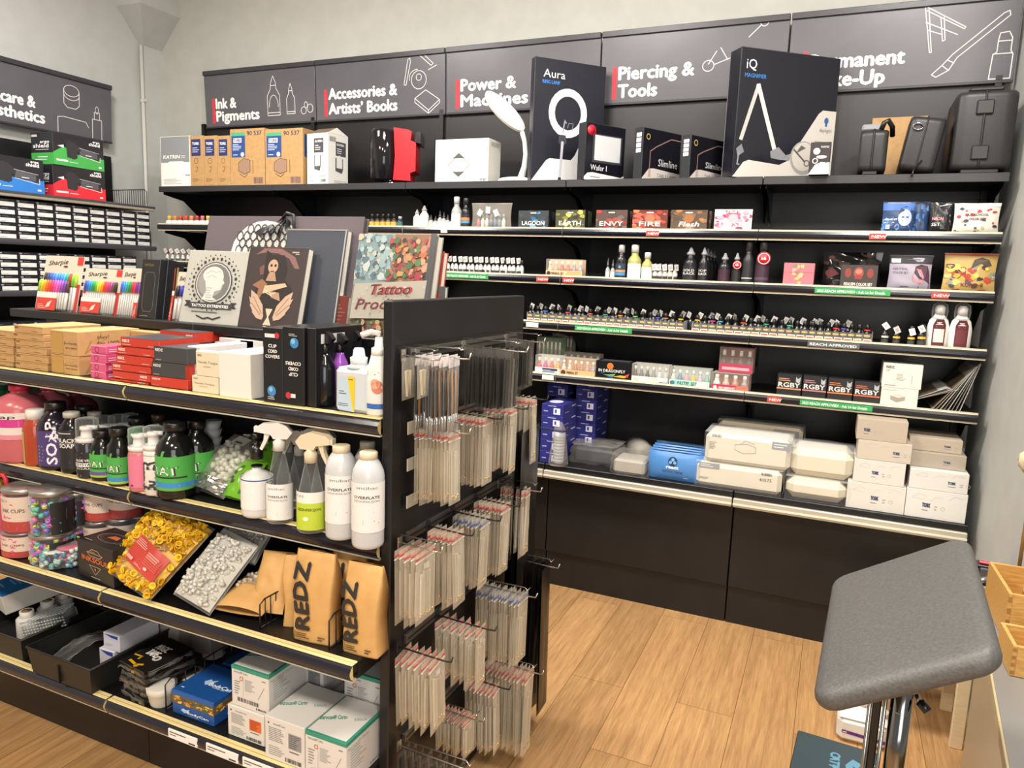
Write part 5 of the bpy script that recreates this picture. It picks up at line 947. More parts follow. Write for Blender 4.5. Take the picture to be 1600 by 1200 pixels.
REAP = [('p', [(.12, .90), (.26, .98), (.55, .98), (.80, .88), (.90, .74), (.82, .74), (.70, .86), (.5, .92), (.3, .93)], '7d5a58'), ('p', [(.30, .96), (.42, .90), (.62, .90), (.70, .74), (.68, .60), (.82, .50), (.86, .36), (.7, .24), (.4, .22), (.22, .38), (.2, .52), (.32, .60), (.30, .78)], '241c1c'), ('c', .45, .76, .085, 'b5967c', .085), ('c', .42, .77, .02, '2a1c18'), ('c', .49, .77, .02, '2a1c18'), ('r', .42, .69, .48, .705, '6a2a24'), ('p', [(.40, .68), (.50, .68), (.54, .58), (.36, .58)], 'a5836a'), ('p', [(.22, .74), (.30, .78), (.31, .66), (.25, .64)], '6a4a44'),
    ('p', [(.14, .52), (.3, .60), (.4, .54), (.3, .36), (.24, .34), (.26, .48)], '8a6248'), ('p', [(.36, .52), (.7, .56), (.74, .52), (.5, .46), (.34, .42)], 'c0a488'), ('p', [(.42, .46), (.62, .44), (.66, .34), (.5, .38)], 'a5836a'), ('l', [(.36, .48), (.50, .42), (.56, .44)], .012, 'd8c4a8'), ('l', [(.36, .45), (.50, .40)], .012, 'd8c4a8')]+WING(-1)+WING(1)+[('p', [(.44, .24), (.56, .24), (.51, .14), (.57, .04), (.43, .04), (.49, .14)], 'c8b49a'), ('r', .74, .93, .86, .945, 'a8a098'), ('r', .8, .91, .86, .92, 'a8a098'), ('r', .44, .02, .5, .03, 'b8b0a8')]
leanbox('art_book', 'dark book with a hooded winged figure beside the portrait book', 'book', 371, 462, 386, 1.925, .030, '3a3232:.4', REAP, .25, pages=True)
leanbox('sketch_book', 'tall blue black cloth sketchbook behind the hooded figure book', 'book', 428, 522, 358, 1.985, .028, 'sketch_cloth', [('r', .965, 0, .985, 1, 'a8a8a6:.3'), ('r', 0, .985, 1, 1, '8a8a8a:.3')], .22, pages=True)
xm, w_, L = leaner(303, 545, 338, 2.03, GT, .22); t = thing('portfolio', 'large plum grey portfolio tied with a black ribbon behind the books', 'portfolio', (xm, 2.03, GT), 0, rx=-.22)
m = MB(); m.box(-w_/2, 0, 0, w_/2, .006, L, 'linen', .001); m.box(-w_/2+.004, .007, .004, w_/2-.004, .024, L-.004, '4a4444:.8'); m.box(-w_/2, .025, 0, w_/2, .031, L, 'linen', .001)
pl = [('c', .40, .66, .21, 'd9d8d2', .30), ('p', [(.3, .9), (.55, .93), (.66, .82), (.62, .72), (.4, .7)], 'd9d8d2')]
for r_ in range(6):
    for c_ in range(9):
        a_ = .24+.045*c_+.02*(r_ % 2); b_ = .55+.065*r_
        if ((a_-.42)/.22)**2+((b_-.66)/.30)**2 < .92: pl += [('o', a_, b_, .022, .006, '3a3838', .05)]
deco(m, *face('f', -w_/2, 0, 0, w_/2, .03, L), pl+[('c', .38, .46, .05, '3a3838', .03)]); m.build('cover', t)
m = MB(); z = L*.985
for dx, r_ in ((-.10, .9), (-.05, 1.0), (.0, .95), (.05, .8)): m.grid(lambda u, v: (w_*.02+dx*u*1.2*(1-.3*v)+.012*math.sin(6*u), -.006-.012*math.sin(PI*u)*v-.004*v, z-.10*u*r_*(.6+.4*v)+.01*v), 8, 3, '26262a:.35')
m.tube([(.01, -.008, z), (.03, -.015, z+.014), (.06, -.014, z+.006), (.07, -.012, z-.05)], .006, '242428:.4', 6); m.build('ribbon', t)
PRO = [('r', .0, .5, .5, 1, '7f969a'), ('r', .46, .48, .94, 1, '8a6a58'), ('r', 0, 0, .94, .2, '6a5a48')]
PRO += splotch(['8aa2a8', 'a0b4b4', '6a848c', 'b4bcb8', '5a707a', '90a8ac', '4a5c66', 'c0b09a'], 90, 61, .0, .55, .50, 1, .02, .07)+splotch(['a84a40', 'b8684c', 'b8806a', '4a6a4a', '983a44', '5a7a4a', 'b09058', '7a3a30', 'c09a80', '3a3a38'], 110, 62, .42, .50, .94, .98, .02, .06)+splotch(['a8443a', '4a5a3a', '7a8a4a', 'b05a4a', '5a3a30', 'a89068', '2a2a28'], 70, 63, .02, .0, .94, .16, .02, .06)+[('r', .93, 0, 1, 1, '55565a:.2')]
PRO += [('p', [(.04, .16), (.94, .20), (.95, .56), (.05, .50)], 'a8a296')]+splotch(['8a847a', '9a948a', 'b5afa5'], 40, 64, .05, .2, .94, .5, .01, .03)+[('t', .26, .40, .10, 'Tattoo', 'a83a40', {'w': .52, 'shear': .35, 'bold': .015, 'rot': .06}), ('t', .24, .395, .10, 'Tattoo', '4a2a2c', {'w': .52, 'shear': .35, 'rot': .06}), ('t', .10, .25, .10, 'Prodigies', '6a2a30', {'w': .76, 'shear': .35, 'bold': .012, 'rot': .06})]
leanbox('art_book', 'colourful tattoo art book with red script wrapped in glossy film', 'book', 541, 664, 366, 1.94, .034, '8a8680:.15', PRO, .22, pages=True)
leanbox('art_book', 'thick red-backed book leaning behind the colourful film-wrapped book', 'book', 620, 678, 392, 1.985, .028, 'a03a30:.4', [], .20, pages=True)
leanbox('art_book', 'grey book just rising above the end panel', 'book', 668, 690, 447, 2.00, .02, '5a5a5c:.5', [], .10, pages=True)
leanbox('art_book', 'red book squeezed under the portfolio edge', 'book', 508, 538, 462, 1.99, .03, '6a2a24:.4', [('g', .1, .1, .9, .8, 7, '8a4a38')], .20, pages=True)
# ------------------------------------------------------------------ second island shelf: cartons
S2, Y2 = ZG[2]+.0005, 1.655
def stack(name, labels, boxes, y, z0, d, mat, ops, group, cat='box', dy=None):
    z = z0
    for i, (u0, u1, vt) in enumerate(boxes):
        yy = y+(dy[i % len(dy)] if dy else 0); a, b, zt = span(u0, u1, vt, yy, z)
        carton(name, labels % nth(i), cat, (a+b)/2, yy, z, b-a, d, zt-z-.0008, mat[i] if isinstance(mat, list) else mat, ops[i] if isinstance(ops, list) else ops, group); z = zt
KF = {'f': [('t', .04, .55, .25, 'REDZ', '5a4020', {'w': .12, 'bold': .02}), ('g', .62, .2, .92, .4, 1, '6a4a28'), ('l', [(0, .86), (1, .86)], .004, '7a5428')]}
stack('flat_kraft_box', 'flat kraft box in the stack cut by the frame edge, %s from the shelf', [(-38, 20+k % 2, 563-12.2*k) for k in range(5)], Y2, S2, .2, 'kraft', KF, 'flat kraft boxes')
stack('flat_kraft_box', 'flat kraft box in the full stack, %s from the shelf', [(24, 74, 566), (24, 75, 553.5), (25, 72, 541.5), (24, 70, 532), (20, 68, 521), (22, 67, 509)], Y2, S2, .22, 'kraft', KF, 'flat kraft boxes')
KB = {'f': [('r', .04, .06, .46, .92, 'b08a48'), ('l', [(.04, .06), (.46, .06), (.46, .92), (.04, .92), (.04, .06)], .006, '7a5a30'), ('t', .5, .46, .10, 'Eco-friendly', '4a3a20', {'w': .46}), ('t', .54, .28, .10, 'zero waste', '4a3a20', {'w': .40})],
      'r': [('l', [(.1, .1), (.3, .5), (.36, .9)], .012, '9a7038'), ('l', [(.1, .1), (.2, .6)], .012, '9a7038'), ('l', [(.15, .2), (.4, .6)], .01, '9a7038')]}
a, b, zt = span(80, 123, 555, Y2, S2); carton('kraft_box', 'kraft carton lettered Eco-friendly at the bottom of a pair', 'box', (a+b)/2, Y2, S2, b-a, .24, zt-S2-.001, 'kraft', KB)
KB2 = {'f': KB['f'], 'r': KB['r']+[('t', .30, .66, .15, 'Hey!', '4a3a20', {'w': .18}), ('t', .30, .40, .15, 'I\u2019m 100%', '4a3a20', {'w': .36})]}
a, b, zt2 = span(79, 122, 517, Y2, zt); carton('kraft_box', 'kraft carton lettered Hey on top of the eco carton', 'box', (a+b)/2, Y2, zt, b-a, .24, zt2-zt, 'kraft', KB2)
a, b, zt3 = span(204, 250, 517, Y2+.22, S2); carton('kraft_box', 'kraft carton lettered Hey at the back behind the red boxes', 'box', (a+b)/2, Y2+.2, S2, b-a, .17, zt3-S2, 'kraft', {'f': [('t', .3, .78, .1, 'Hey!', '4a3a20', {'w': .26})]})
PK = {'f': [('o', .4, .5, .14, .03, '7a2a48'), ('r', 0, .9, 1, 1, 'e8a0b8')], 'r': [('g', .1, .2, .8, .7, 2, 'e8b8c8')]}
stack('pink_wrapped_box', 'pink film-wrapped box, %s from the bottom of the pink pile', [(143, 166, 592), (142, 165, 580), (142, 165, 567), (141, 165, 553), (142, 166, 540)], Y2, S2, .10, 'c8507c:.2', PK, 'pink wrapped boxes', dy=(0, .004, .002))
RD = lambda a: {'f': [('t', a, .5, .28, 'REDZ', 'ecdcd4', {'w': .18, 'bold': .03}), ('g', .05, .16, .28, .3, 1, 'e0b8a8'), ('g', .72, .16, .94, .3, 1, 'e0b8a8')], 't': [('r', 0, 0, 1, 1, '3a3a3e:.4')]}
stack('red_supply_box', 'flat red box, %s from the bottom of the red pile', [(171, 231, 594), (176, 234, 582), (174, 235, 569.5), (181, 238, 556), (182, 240, 543), (188, 249, 529)], Y2, S2, .16, 'bd3626:.4', [RD(.75), RD(.75), RD(.06), RD(.06), RD(.06), RD(.06)], 'flat red boxes', dy=(0, .002, .004))
a, b, zt = span(253, 308, 534, Y2+.17, S2); carton('red_supply_box', 'flat red box lying high at the back over the dark cartons', 'box', (a+b)/2, Y2+.165, zt, b-a, .14, .035, 'bd3626:.4', RD(.75)); carton('dark_supply_box', 'dark carton at the back under the high red box', 'box', (a+b)/2, Y2+.17, S2, b-a, .14, zt-S2-.001, '3a3a3e:.4')
DK = {'f': [('t', .06, .68, .17, 'REDZ', 'd8d6d2', {'w': .22, 'bold': .03}), ('g', .06, .1, .34, .2, 1, 'a8a6a2')], 'r': [('r', .0, 0, 1, 1, 'bd3626:.4')]}
a, b, zt = span(235, 293, 590, Y2, S2); carton('red_supply_box', 'tall red carton under the two dark cartons', 'box', (a+b)/2, Y2, S2, b-a, .14, zt-S2-.001, 'bd3626:.4', {'f': DK['f']})
z = zt; a, b, zt = span(237, 290, 567, Y2, z); carton('dark_supply_box', 'charcoal carton resting on the tall red one', 'box', (a+b)/2, Y2, z, b-a, .14, zt-z-.001, '3c3d40:.45', DK)
z = zt; a, b, zt = span(240, 293, 542, Y2, z); carton('dark_supply_box', 'charcoal carton topping the pile on the tall red one', 'box', (a+b)/2, Y2, z, b-a, .14, zt-z-.001, '3c3d40:.45', {'f': DK['f']})
WT = {'f': [('g', .1, .3, .6, .5, 2, 'a8a4a8'), ('r', 0, .86, 1, .9, 'b8b4bc')]}
stack('white_supply_box', 'white carton behind the cream ones, %s from the shelf', [(292, 312, 601), (292, 312, 580), (292, 312, 560), (293, 313, 541)], Y2+.035, S2, .2, 'd8d4d4:.5', WT, 'white cartons behind the cream pair')
CRM = {'f': [('t', .08, .8, .08, 'REDZ', '7a7464', {'w': .16, 'bold': .02}), ('t', .10, .52, .10, 'Needle Tongue', '8a6a58', {'w': .76}), ('g', .3, .36, .6, .42, 1, 'b07a68')]}
a, b, zt = span(300, 341, 588, Y2-.005, S2); carton('cream_supply_box', 'cream carton at the bottom of the cream pair', 'box', (a+b)/2, Y2-.005, S2, b-a, .03, zt-S2-.001, 'd3cbb0:.55', CRM)
z = zt; a, b, zt = span(306, 346, 550, Y2-.005, z); carton('cream_supply_box', 'cream carton topping the cream pair', 'box', (a+b)/2, Y2-.005, z, b-a, .036, zt-z, 'd3cbb0:.55', CRM)
a, b, zt = span(347, 396, 551, Y2, S2); carton('white_supply_box', 'largest plain white carton before the black clip cord boxes', 'box', (a+b)/2, Y2-.012, S2, b-a, .20, zt-S2, 'dedad4:.5', {'r': [('r', .3, .52, 1, 1, '2a2a2c'), ('p', [(.6, .36), (.9, .4), (.9, .5), (.66, .46)], '3a3a3c'), ('g', .4, .1, .9, .3, 2, '55555a'), ('r', .62, .56, .7, .92, 'c8c8c8')]})
for i, (a_, c_, vt) in enumerate(((318, 372, 537), (326, 380, 530), (360, 395, 533))):
    a, b, zt = span(a_, c_, vt, Y2+.19+.002*i, S2); carton('white_supply_box', 'flat white carton on top at the back, %s from the cream pair' % ORD[i], 'box', (a+b)/2, Y2+.24, zt-.03+.0*i, b-a, .14, .028, 'dcd8d6:.5'); carton('white_supply_box', 'white carton hidden under the back row, %s along' % ORD[i], 'box', (a+b)/2, Y2+.245, S2, b-a-.002, .13, zt-.031-S2, 'cfcac6:.5') if i != 1 else None
CC = lambda: [('t', .5, .74-.0, .042, 'CLIP', 'e6e6e4', {'al': 'C', 'w': .42, 'bold': .02}), ('t', .5, .67, .042, 'CORD', 'e6e6e4', {'al': 'C', 'w': .46, 'bold': .02}), ('t', .5, .60, .042, 'COVERS', 'e6e6e4', {'al': 'C', 'w': .72, 'bold': .02})]
C1 = CC()+[('r', .12, .87, .64, .92, 'd8d8d8'), ('c', .74, .90, .12, 'b8323a'), ('c', .44, .16, .22, '3f7fb8'), ('c', .4, .18, .1, '7ab8d8'), ('g', .24, .04, .7, .09, 2, 'b8b8b8')]
C2 = [('t', .5, .42, .042, 'CLIP', 'e6e6e4', {'al': 'C', 'w': .42, 'bold': .02, 'rot': PI}), ('t', .5, .49+.0, .042, 'CORD', 'e6e6e4', {'al': 'C', 'w': .46, 'bold': .02, 'rot': PI}), ('t', .5, .56, .042, 'COVERS', 'e6e6e4', {'al': 'C', 'w': .72, 'bold': .02, 'rot': PI}), ('c', .56, .80, .20, '3f7fb8'), ('c', .5, .82, .1, '7ab8d8'), ('g', .3, .88, .8, .92, 2, 'b8b8b8'), ('r', .16, .10, .60, .15, 'd8d8d8'), ('c', .26, .125, .13, 'b8323a')]
for (u0, u1, vt, op, lb, sd_) in ((411, 441.5, 512, C1, 'black clip cord cover box printed upright', []), (442, 475, 511, C2, 'black clip cord cover box printed upside down', []), (476, 490, 513, [], 'black clip cord cover box at the row end with a blue globe', [])):
    a, b, zt = span(u0, u1, vt, Y2-.012, S2); carton('cord_cover_box', lb, 'box', (a+b)/2, Y2-.012+(.01 if u0 > 470 else 0), S2, b-a, .22, zt-S2, '1a1a1c:.3', {'f': op, 'r': [('c', .5, .2, .3, '3f7fb8', .07), ('r', .1, .8, .6, .92, 'c8c8c8'), ('g', .2, .3, .8, .34, 1, 'a8a8a8')] if u0 > 470 else []})
# ------------------------------------------------------------------ trigger sprays, pumps and bottles
def trigger_head(t, z, s, col, ang=PI, noz=None):
    m = MB(); m.T = Matrix.Translation((0, 0, z)) @ Matrix.Rotation(ang, 4, 'Z') @ Matrix.Scale(s, 4)
    m.lathe([(.0145, 0), (.015, .022), (.011, .026), (.010, .034)], col, 12)
    m.prism([(0, 0)], 0, 0, col) if 0 else None
    m.T = m.T @ Matrix(((1, 0, 0, 0), (0, 0, -1, .010), (0, 1, 0, 0), (0, 0, 0, 1)))
    m.prism([(-.022, .030), (.012, .030), (.018, .040), (.052, .046), (.052, .058), (.040, .066), (.0, .070), (-.020, .062), (-.034, .046)], 0, .020, col)
    m.prism([(.020, .042), (.034, .044), (.036, .026), (.046, .004), (.040, .0), (.030, .018), (.024, .034)], .004, .016, col)
    m.prism([(.052, .046), (.058, .045), (.058, .059), (.052, .058)], .002, .018, noz or col); m.build('trigger_head', t)
def spray_bottle(label, u, vt, y, z, r, body, head, ops=None, ang=PI, shape='round', liquid=None, lab=None, rz=.3, hz=None, lw=.8, lh=(.12, .62)):
    x = sx(u, y, z+.1); zt = sz(vt, x, y); H_ = zt-z; s = r/.032; hb = H_-.066*s; t = thing('spray_bottle', label, 'bottle', (x, y, z), rz)
    m = MB()
    prof = [(r*.9, 0), (r, .006), (r, hb*.45), (r*.82, hb*.62), (r*.62, hb*.80), (r*.46, hb*.94), (r*.42, hb)] if shape == 'waist' else [(r*.92, 0), (r, .006), (r, hb*.70), (r*.85, hb*.80), (r*.5, hb*.92), (r*.42, hb)]
    m.lathe(prof, body, 16, sy=.8 if shape == 'waist' else 1); m.build('bottle_body', t)
    if liquid: m = MB(); m.lathe([(0, .003), (r*.9, .004), (r*.95, .01), (r*.95, hb*.42), (0, hb*.42)], liquid, 16, sy=.8); m.build('liquid', t)
    if ops: m = MB(); deco(m, Matrix.Translation((0, 0, hb*lh[0])), r*2, hb*(lh[1]-lh[0]), ops, cyl_warp(r*1.005, .8 if shape == 'waist' else 1)); m.build('label', t)
    trigger_head(t, hb-.004, s, head, ang, None); return t
for u, vt, y, lb in ((508, 516, 1.70, 'black trigger spray bottle touching the clip cord boxes'), (528, 512, 1.80, 'black trigger spray bottle in the middle at the back'), (550, 513, 1.84, 'black trigger spray bottle at the back by the end panel'), (497, 514, 1.84, 'black trigger spray bottle deep behind the clip cord boxes')):
    spray_bottle(lb, u, vt, y, S2, .030, '141416:.15', '141416:.25', ang=PI-.3)
spray_bottle('purple trigger spray bottle with a black head', 531, 520, 1.755, S2, .026, '8a4aa8:.2', '141416:.25', ang=PI-.4)
a, b, zt = span(522, 577, 545, 1.645, S2); w_ = b-a; h_ = zt-S2
t = thing('sanitizer_bottle', 'square milky bottle with yellow and blue label before the sprays', 'bottle', ((a+b)/2, 1.655, S2))
m = MB(); m.box(-w_/2, -.012, 0, w_/2, .06, h_*.70, 'c4ccd2:.25', .012); m.lathe([(w_*.30, 0), (w_*.22, h_*.04), (w_*.2, h_*.06)], 'c4ccd2:.25', 14, (0, .024, h_*.69)); m.build('bottle_body', t)
m = MB(); deco(m, *face('f', -w_/2, -.0125, 0, w_/2, .06, h_*.70), [('p', [(.12, .06), (.60, .03), (.55, .80), (.14, .78)], 'b4c8d8'), ('p', [(.40, .82), (.62, .82), (.60, .06), (.55, .06)], 'd8c030'), ('r', .43, .74, .56, .76, '55503a'), ('g', .16, .40, .4, .5, 2, '55606a'), ('g', .14, .14, .44, .22, 2, '55606a')]); m.build('label', t)
m = MB(); m.lathe([(w_*.20, 0), (w_*.21, h_*.10), (w_*.15, h_*.12), (w_*.13, h_*.22), (w_*.10, h_*.25)], 'dfe3e6:.3', 16, (0, .024, h_*.75)); m.build('cap', t)
a, b, zt = span(578, 604, 556, 1.665, S2); r = (b-a)/2+.006
t = thing('soap_bottle', 'white hand soap bottle with blue base band against the end panel', 'bottle', ((a+b)/2-.006, 1.675, S2), .5)
m = MB(); h_ = zt-S2; m.lathe([(r*.95, 0), (r, .006), (r, h_*.78), (r*.8, h_*.86), (r*.62, h_*1.0)], 'dcdad4:.4', 16); m.build('bottle_body', t)
m = MB(); deco(m, Matrix.Translation((0, 0, .02)), r*2, h_*.7, [('r', -.9, .0, .9, .12, '2f62b0'), ('c', .0, .52, .26, 'c87a60', .16), ('c', -.1, .6, .2, 'd8a088', .12), ('p', [(-.6, .14), (.6, .14), (.7, .3)], 'b8443a'), ('g', -.3, .04, .3, .08, 1, 'e8e8f0'), ('g', -.5, .8, .2, .9, 2, '55585c')], cyl_warp(r*1.004)); m.build('label', t)
m = MB(); m.lathe([(r*.62, 0), (r*.6, .02), (r*.35, .024), (r*.3, .05)], 'e2e0da:.4', 14, (0, 0, h_)); m.tube([(0, 0, h_+.05), (0, 0, h_+.06), (-.02, -.01, h_+.064), (-.045, -.022, h_+.056)], .008, 'e2e0da:.4', 8); m.build('pump', t)
# ------------------------------------------------------------------ third island shelf: bottles
S3, Y3 = ZG[3]+.0005, 1.70
def round_bottle(label, u0, u1, vt, y, z, body, cap, ops=None, capf=.12, sh=.70, nk=.45, liquid=None, lab=(.1, .66), rz=.62, name='bottle', group=None, capr=1.25, labname='label', kids_=True):
    a, b, zt = span(u0, u1, vt, y, z); r = (b-a)/2*.985; h_ = zt-z; hb = h_*(1-capf); t = thing(name, label, 'bottle', ((a+b)/2, y, z), rz, group=group)
    m = bottle_mesh(r, hb, body, nk, sh, 20); m.build('bottle_body', t)
    if ops: m = MB(); deco(m, Matrix.Translation((0, 0, hb*lab[0])), r*2, hb*(lab[1]-lab[0]), ops, cyl_warp(r*1.006)); m.build(labname, t)
    m = MB(); c = r*nk*capr; m.lathe([(c, 0), (c, h_*capf*.92), (c*.9, h_*capf)], cap, 16, (0, 0, hb-h_*capf*.25)); m.build('cap', t)
    return t
PINK = 'c4666e:.25'
SOAPL = [('r', -1.2, .0, 1.2, .98, 'dcd4cc'), ('r', -.3, .45, .5, .75, 'c8388a'), ('c', .0, .60, .20, 'e05aa0', .12), ('c', .36, .60, .20, 'e05aa0', .12), ('t', -.3, .78, .12, 'soap', '3a3a5a', {'w': .6, 'bold': .02, 'shear': .2}), ('r', -1.2, 0, 1.2, .18, 'd88a98'), ('g', -.5, .22, .8, .38, 2, 'd87a98')]
round_bottle('large pink soap bottle with a magenta logo label', 9, 58, 598, Y3, S3, PINK, 'c82a4a:.35', SOAPL, capf=.075, sh=.74, nk=.30, lab=(.34, .72), rz=.2)
round_bottle('pink soap bottle standing behind the large pink one', 58, 100, 599, Y3+.12, S3, PINK, 'c82a4a:.35', [('r', -1, .3, 1, .95, 'd8c8b8')], capf=.075, sh=.74, nk=.30, lab=(.34, .72))
round_bottle('rosy soap bottle deep behind the purple soap', 96, 140, 604, Y3+.25, S3, 'a04a52:.3', '8a2a3a:.4', [('r', -1, .3, 1, .95, 'b8a090')], capf=.075, nk=.3)
round_bottle('green soap bottle cut by the frame edge', -34, 8, 622, Y3, S3, '3f9a58:.25', 'c8ccc4:.4', [('r', -1.2, .3, 1.2, .95, 'd8dcd0'), ('g', .2, .4, .9, .9, 6, '4a7a58')], capf=.1, nk=.4)
round_bottle('dark green soap bottle behind at the frame edge', -20, 20, 598, Y3+.12, S3, '3a7a48:.25', '2a5a38:.4', None, capf=.09, nk=.35)
round_bottle('small pink bottle squeezed between green and large pink', 7, 20, 628, Y3+.06, S3, 'c86a84:.25', 'c82a4a:.4', None, capf=.09)
round_bottle('amber oil bottle with a white cap', 45, 70, 635, Y3-.022, S3, 'a8442a:.15', 'e2e0da:.4', [('r', -1.3, .0, -.35, .9, 'b8a050')], capf=.17, sh=.80, nk=.62, lab=(.05, .8), capr=1.15)
PUR = [('r', -1.2, 0, .95, 1, '4a3a72'), ('p', [(.2, .0), (.95, .0), (.95, .06)], 'd8d4dc'), ('p', [(.2, 1), (.95, .92), (.95, 1)], 'd8d4dc'), ('t', .15, .06, .26, 'SOAP', 'ece8f0', {'w': 1.25, 'rot': PI/2, 'bold': .02}), ('p', [(-.1, .92), (.04, .92), (.1, 1.05), (.16, .92), (.3, .90), (.2, .82), (.24, .70), (.1, .78), (-.04, .70), (0, .82)], 'ece8f0'), ('g', -.4, .1, -.2, .6, 5, 'b8b0c8')]
round_bottle('dark bottle with purple label lettered SOAP upright', 71, 107, 624, Y3-.01, S3, '1c1624:.12', '17171a:.3', PUR, capf=.115, sh=.72, nk=.45, lab=(.08, .66))
BLK = [('r', -1.3, 0, 1.3, 1, '232325'), ('t', -.1, .68, .10, 'BLACK', 'e4e2de', {'al': 'C', 'w': .75, 'bold': .02}), ('t', -.1, .54, .10, 'SOAP', 'e4e2de', {'al': 'C', 'w': .62, 'bold': .02}), ('r', -.6, .645, .5, .655, 'c8c6c2'), ('g', -.6, .3, .5, .38, 2, 'a8a6a2'), ('g', -.6, .12, .5, .22, 2, 'a8a6a2'), ('r', -.5, .9, .1, .93, 'b8b6b2')]
round_bottle('black bottle lettered BLACK SOAP with a grey cap', 101, 127, 641, Y3-.02, S3, '19191b:.12', 'b8b4a8:.4', BLK, capf=.085, sh=.74, nk=.5, lab=(.10, .78))
round_bottle('black bottle with tan cap behind the black soap', 117, 148, 630, Y3+.08, S3, '19191b:.12', '2a2624:.3', None)
round_bottle('black bottle with a pale cap behind the foam bottle', 137, 162, 640, Y3+.07, S3, '17171a:.12', 'c8c0b0:.4', None)
def foam_bottle(label, u0, u1, vt, y, z, body, ops, split=.60, rz=.62, capm='clear'):
    a, b, zt = span(u0, u1, vt, y, z); r = (b-a)/2; h_ = zt-z; hb = h_*split; t = thing('foam_bottle', label, 'bottle', ((a+b)/2, y, z), rz)
    m = MB(); m.lathe([(r*.9, 0), (r, .005), (r, hb*.94), (r*.9, hb)], body, 16); m.build('bottle_body', t)
    if ops: m = MB(); deco(m, Matrix.Translation((0, 0, hb*.03)), r*2, hb*.92, ops, cyl_warp(r*1.006)); m.build('label', t)
    m = MB(); m.lathe([(r*.98, 0), (r*.98, h_*.07), (r*.55, h_*.09), (r*.5, h_*.2), (r*.62, h_*.21), (r*.6, h_*.26)], 'e2e0dc:.35', 14, (0, 0, hb)); m.tube([(0, 0, hb+h_*.24), (r*.9, -.005, hb+h_*.24)], r*.22, 'e2e0dc:.35', 8); m.build('pump', t)
    m = MB(); m.lathe([(r*.96, 0), (r*.93, h_*(.98-split)), (r*.6, h_*(1-split)), (0, h_*(1-split))], capm, 14, (0, 0, hb+h_*.03)); m.build('cover', t)
    return t
foam_bottle('dark-labelled aloe soap foam bottle under a clear cover', 126, 150, 655, Y3-.035, S3, '2a2a2e:.15', [('r', -1.3, .12, 1.3, .78, '222224'), ('p', [(-.4, .66), (-.1, .78), (.3, .7), (.2, .62), (.0, .58), (-.2, .62)], 'e8e6e2'), ('t', -.05, .50, .07, 'ALOE VERA', 'e8e6e2', {'al': 'C', 'w': .85, 'bold': .02}), ('r', -1.0, .34, .8, .46, 'e4e2de'), ('t', -.1, .365, .08, 'CRYSTAL', '222224', {'al': 'C', 'w': .8, 'bold': .02}), ('t', -.1, .26, .06, 'SOAP', 'e8e6e2', {'al': 'C', 'w': .7}), ('g', -.6, .15, .5, .22, 2, 'b8b6b2')], .62)
for (u0, u1, vt, dy, lb) in ((153, 176, 652, .06, 'clear-covered foam bottle behind the aloe one'), (176, 198, 650, .08, 'second clear-covered foam bottle at the back'), (196, 214, 648, .10, 'third clear-covered foam bottle at the back')):
    foam_bottle(lb, u0, u1, vt, Y3+dy, S3, '4a4a48:.3', None, .6)
GRN = lambda c, c2: [('r', -1.3, .22, 1.3, .92, '4aa84a'), ('r', -1.3, .08, 1.3, .22, c), ('r', -1.3, .0, 1.3, .08, c2), ('p', [(-.5, .92), (-.2, 1.08), (.1, .96), (.4, .92), (.1, .78), (-.3, .80)], '5aa85a'), ('t', -.2, .42, .24, 'TAT', '222824', {'al': 'C', 'w': .78, 'bold': .04, 'shear': -.1}), ('t', -.2, .43, .22, 'TAT', 'dfe8dc', {'al': 'C', 'w': .7, 'bold': .01, 'shear': -.1}), ('r', -.7, .34, .4, .38, '222824'), ('g', -.5, .1, .4, .18, 1, 'e0e8f0')]
round_bottle('small black bottle with green label and purple band', 148, 175, 668, Y3-.03, S3, '161816:.12', '161617:.3', GRN('6a4a9a', '9ac040'), capf=.14, nk=.6, lab=(.10, .66))
round_bottle('small black bottle with green label and blue band', 174, 200, 664, Y3-.045, S3, '161816:.12', '161617:.3', GRN('3a8ac8', '9ac040'), capf=.14, nk=.6, lab=(.06, .62))
round_bottle('green soap bottle with dark cap behind the pink foam', 199, 234, 648, Y3+.06, S3, '2f7a4a:.2', '1c1c1c:.3', [('r', -1, .1, 1, .9, 'c8dcc8'), ('g', -.8, .2, .4, .8, 6, '4a8a5a')], capf=.12)
foam_bottle('pink foam bottle with a rosy label under a clear cover', 207, 231, 670, Y3-.055, S3, 'c87a7c:.2', [('r', -1.3, .10, 1.3, .95, 'd87a94'), ('g', -.7, .3, .6, .8, 7, 'e8b0c0'), ('c', -.3, .15, .1, '7a2a3a', .03), ('c', .3, .15, .1, '7a2a3a', .03)], .66)
foam_bottle('white foam bottle lettered Butter up its side', 230, 253, 668, Y3-.06, S3, 'dedbd4:.35', [('t', .15, .12, .35, 'BUTTER', '3a3a3c', {'w': 1.4, 'rot': PI/2, 'bold': .02}), ('g', -.8, .1, -.4, .5, 6, '9a988f'), ('r', -1, .93, 1, .95, 'b0aea8')], .68)
round_bottle('large black bottle with green label and blue band', 253, 296, 655, Y3-.04, S3, '151616:.1', '161617:.3', GRN('3a8ac8', '58a848'), capf=.115, nk=.46, lab=(.14, .68))
round_bottle('large black bottle with lime label behind its blue-banded twin', 291, 327, 652, Y3+.03, S3, '151616:.1', '161617:.3', GRN('8ab040', '58a848'), capf=.115, nk=.46, lab=(.14, .68))
round_bottle('dark green bottle at the back with a tan cap', 236, 262, 644, Y3+.10, S3, '1e4a34:.15', '3a2a20:.4', None)
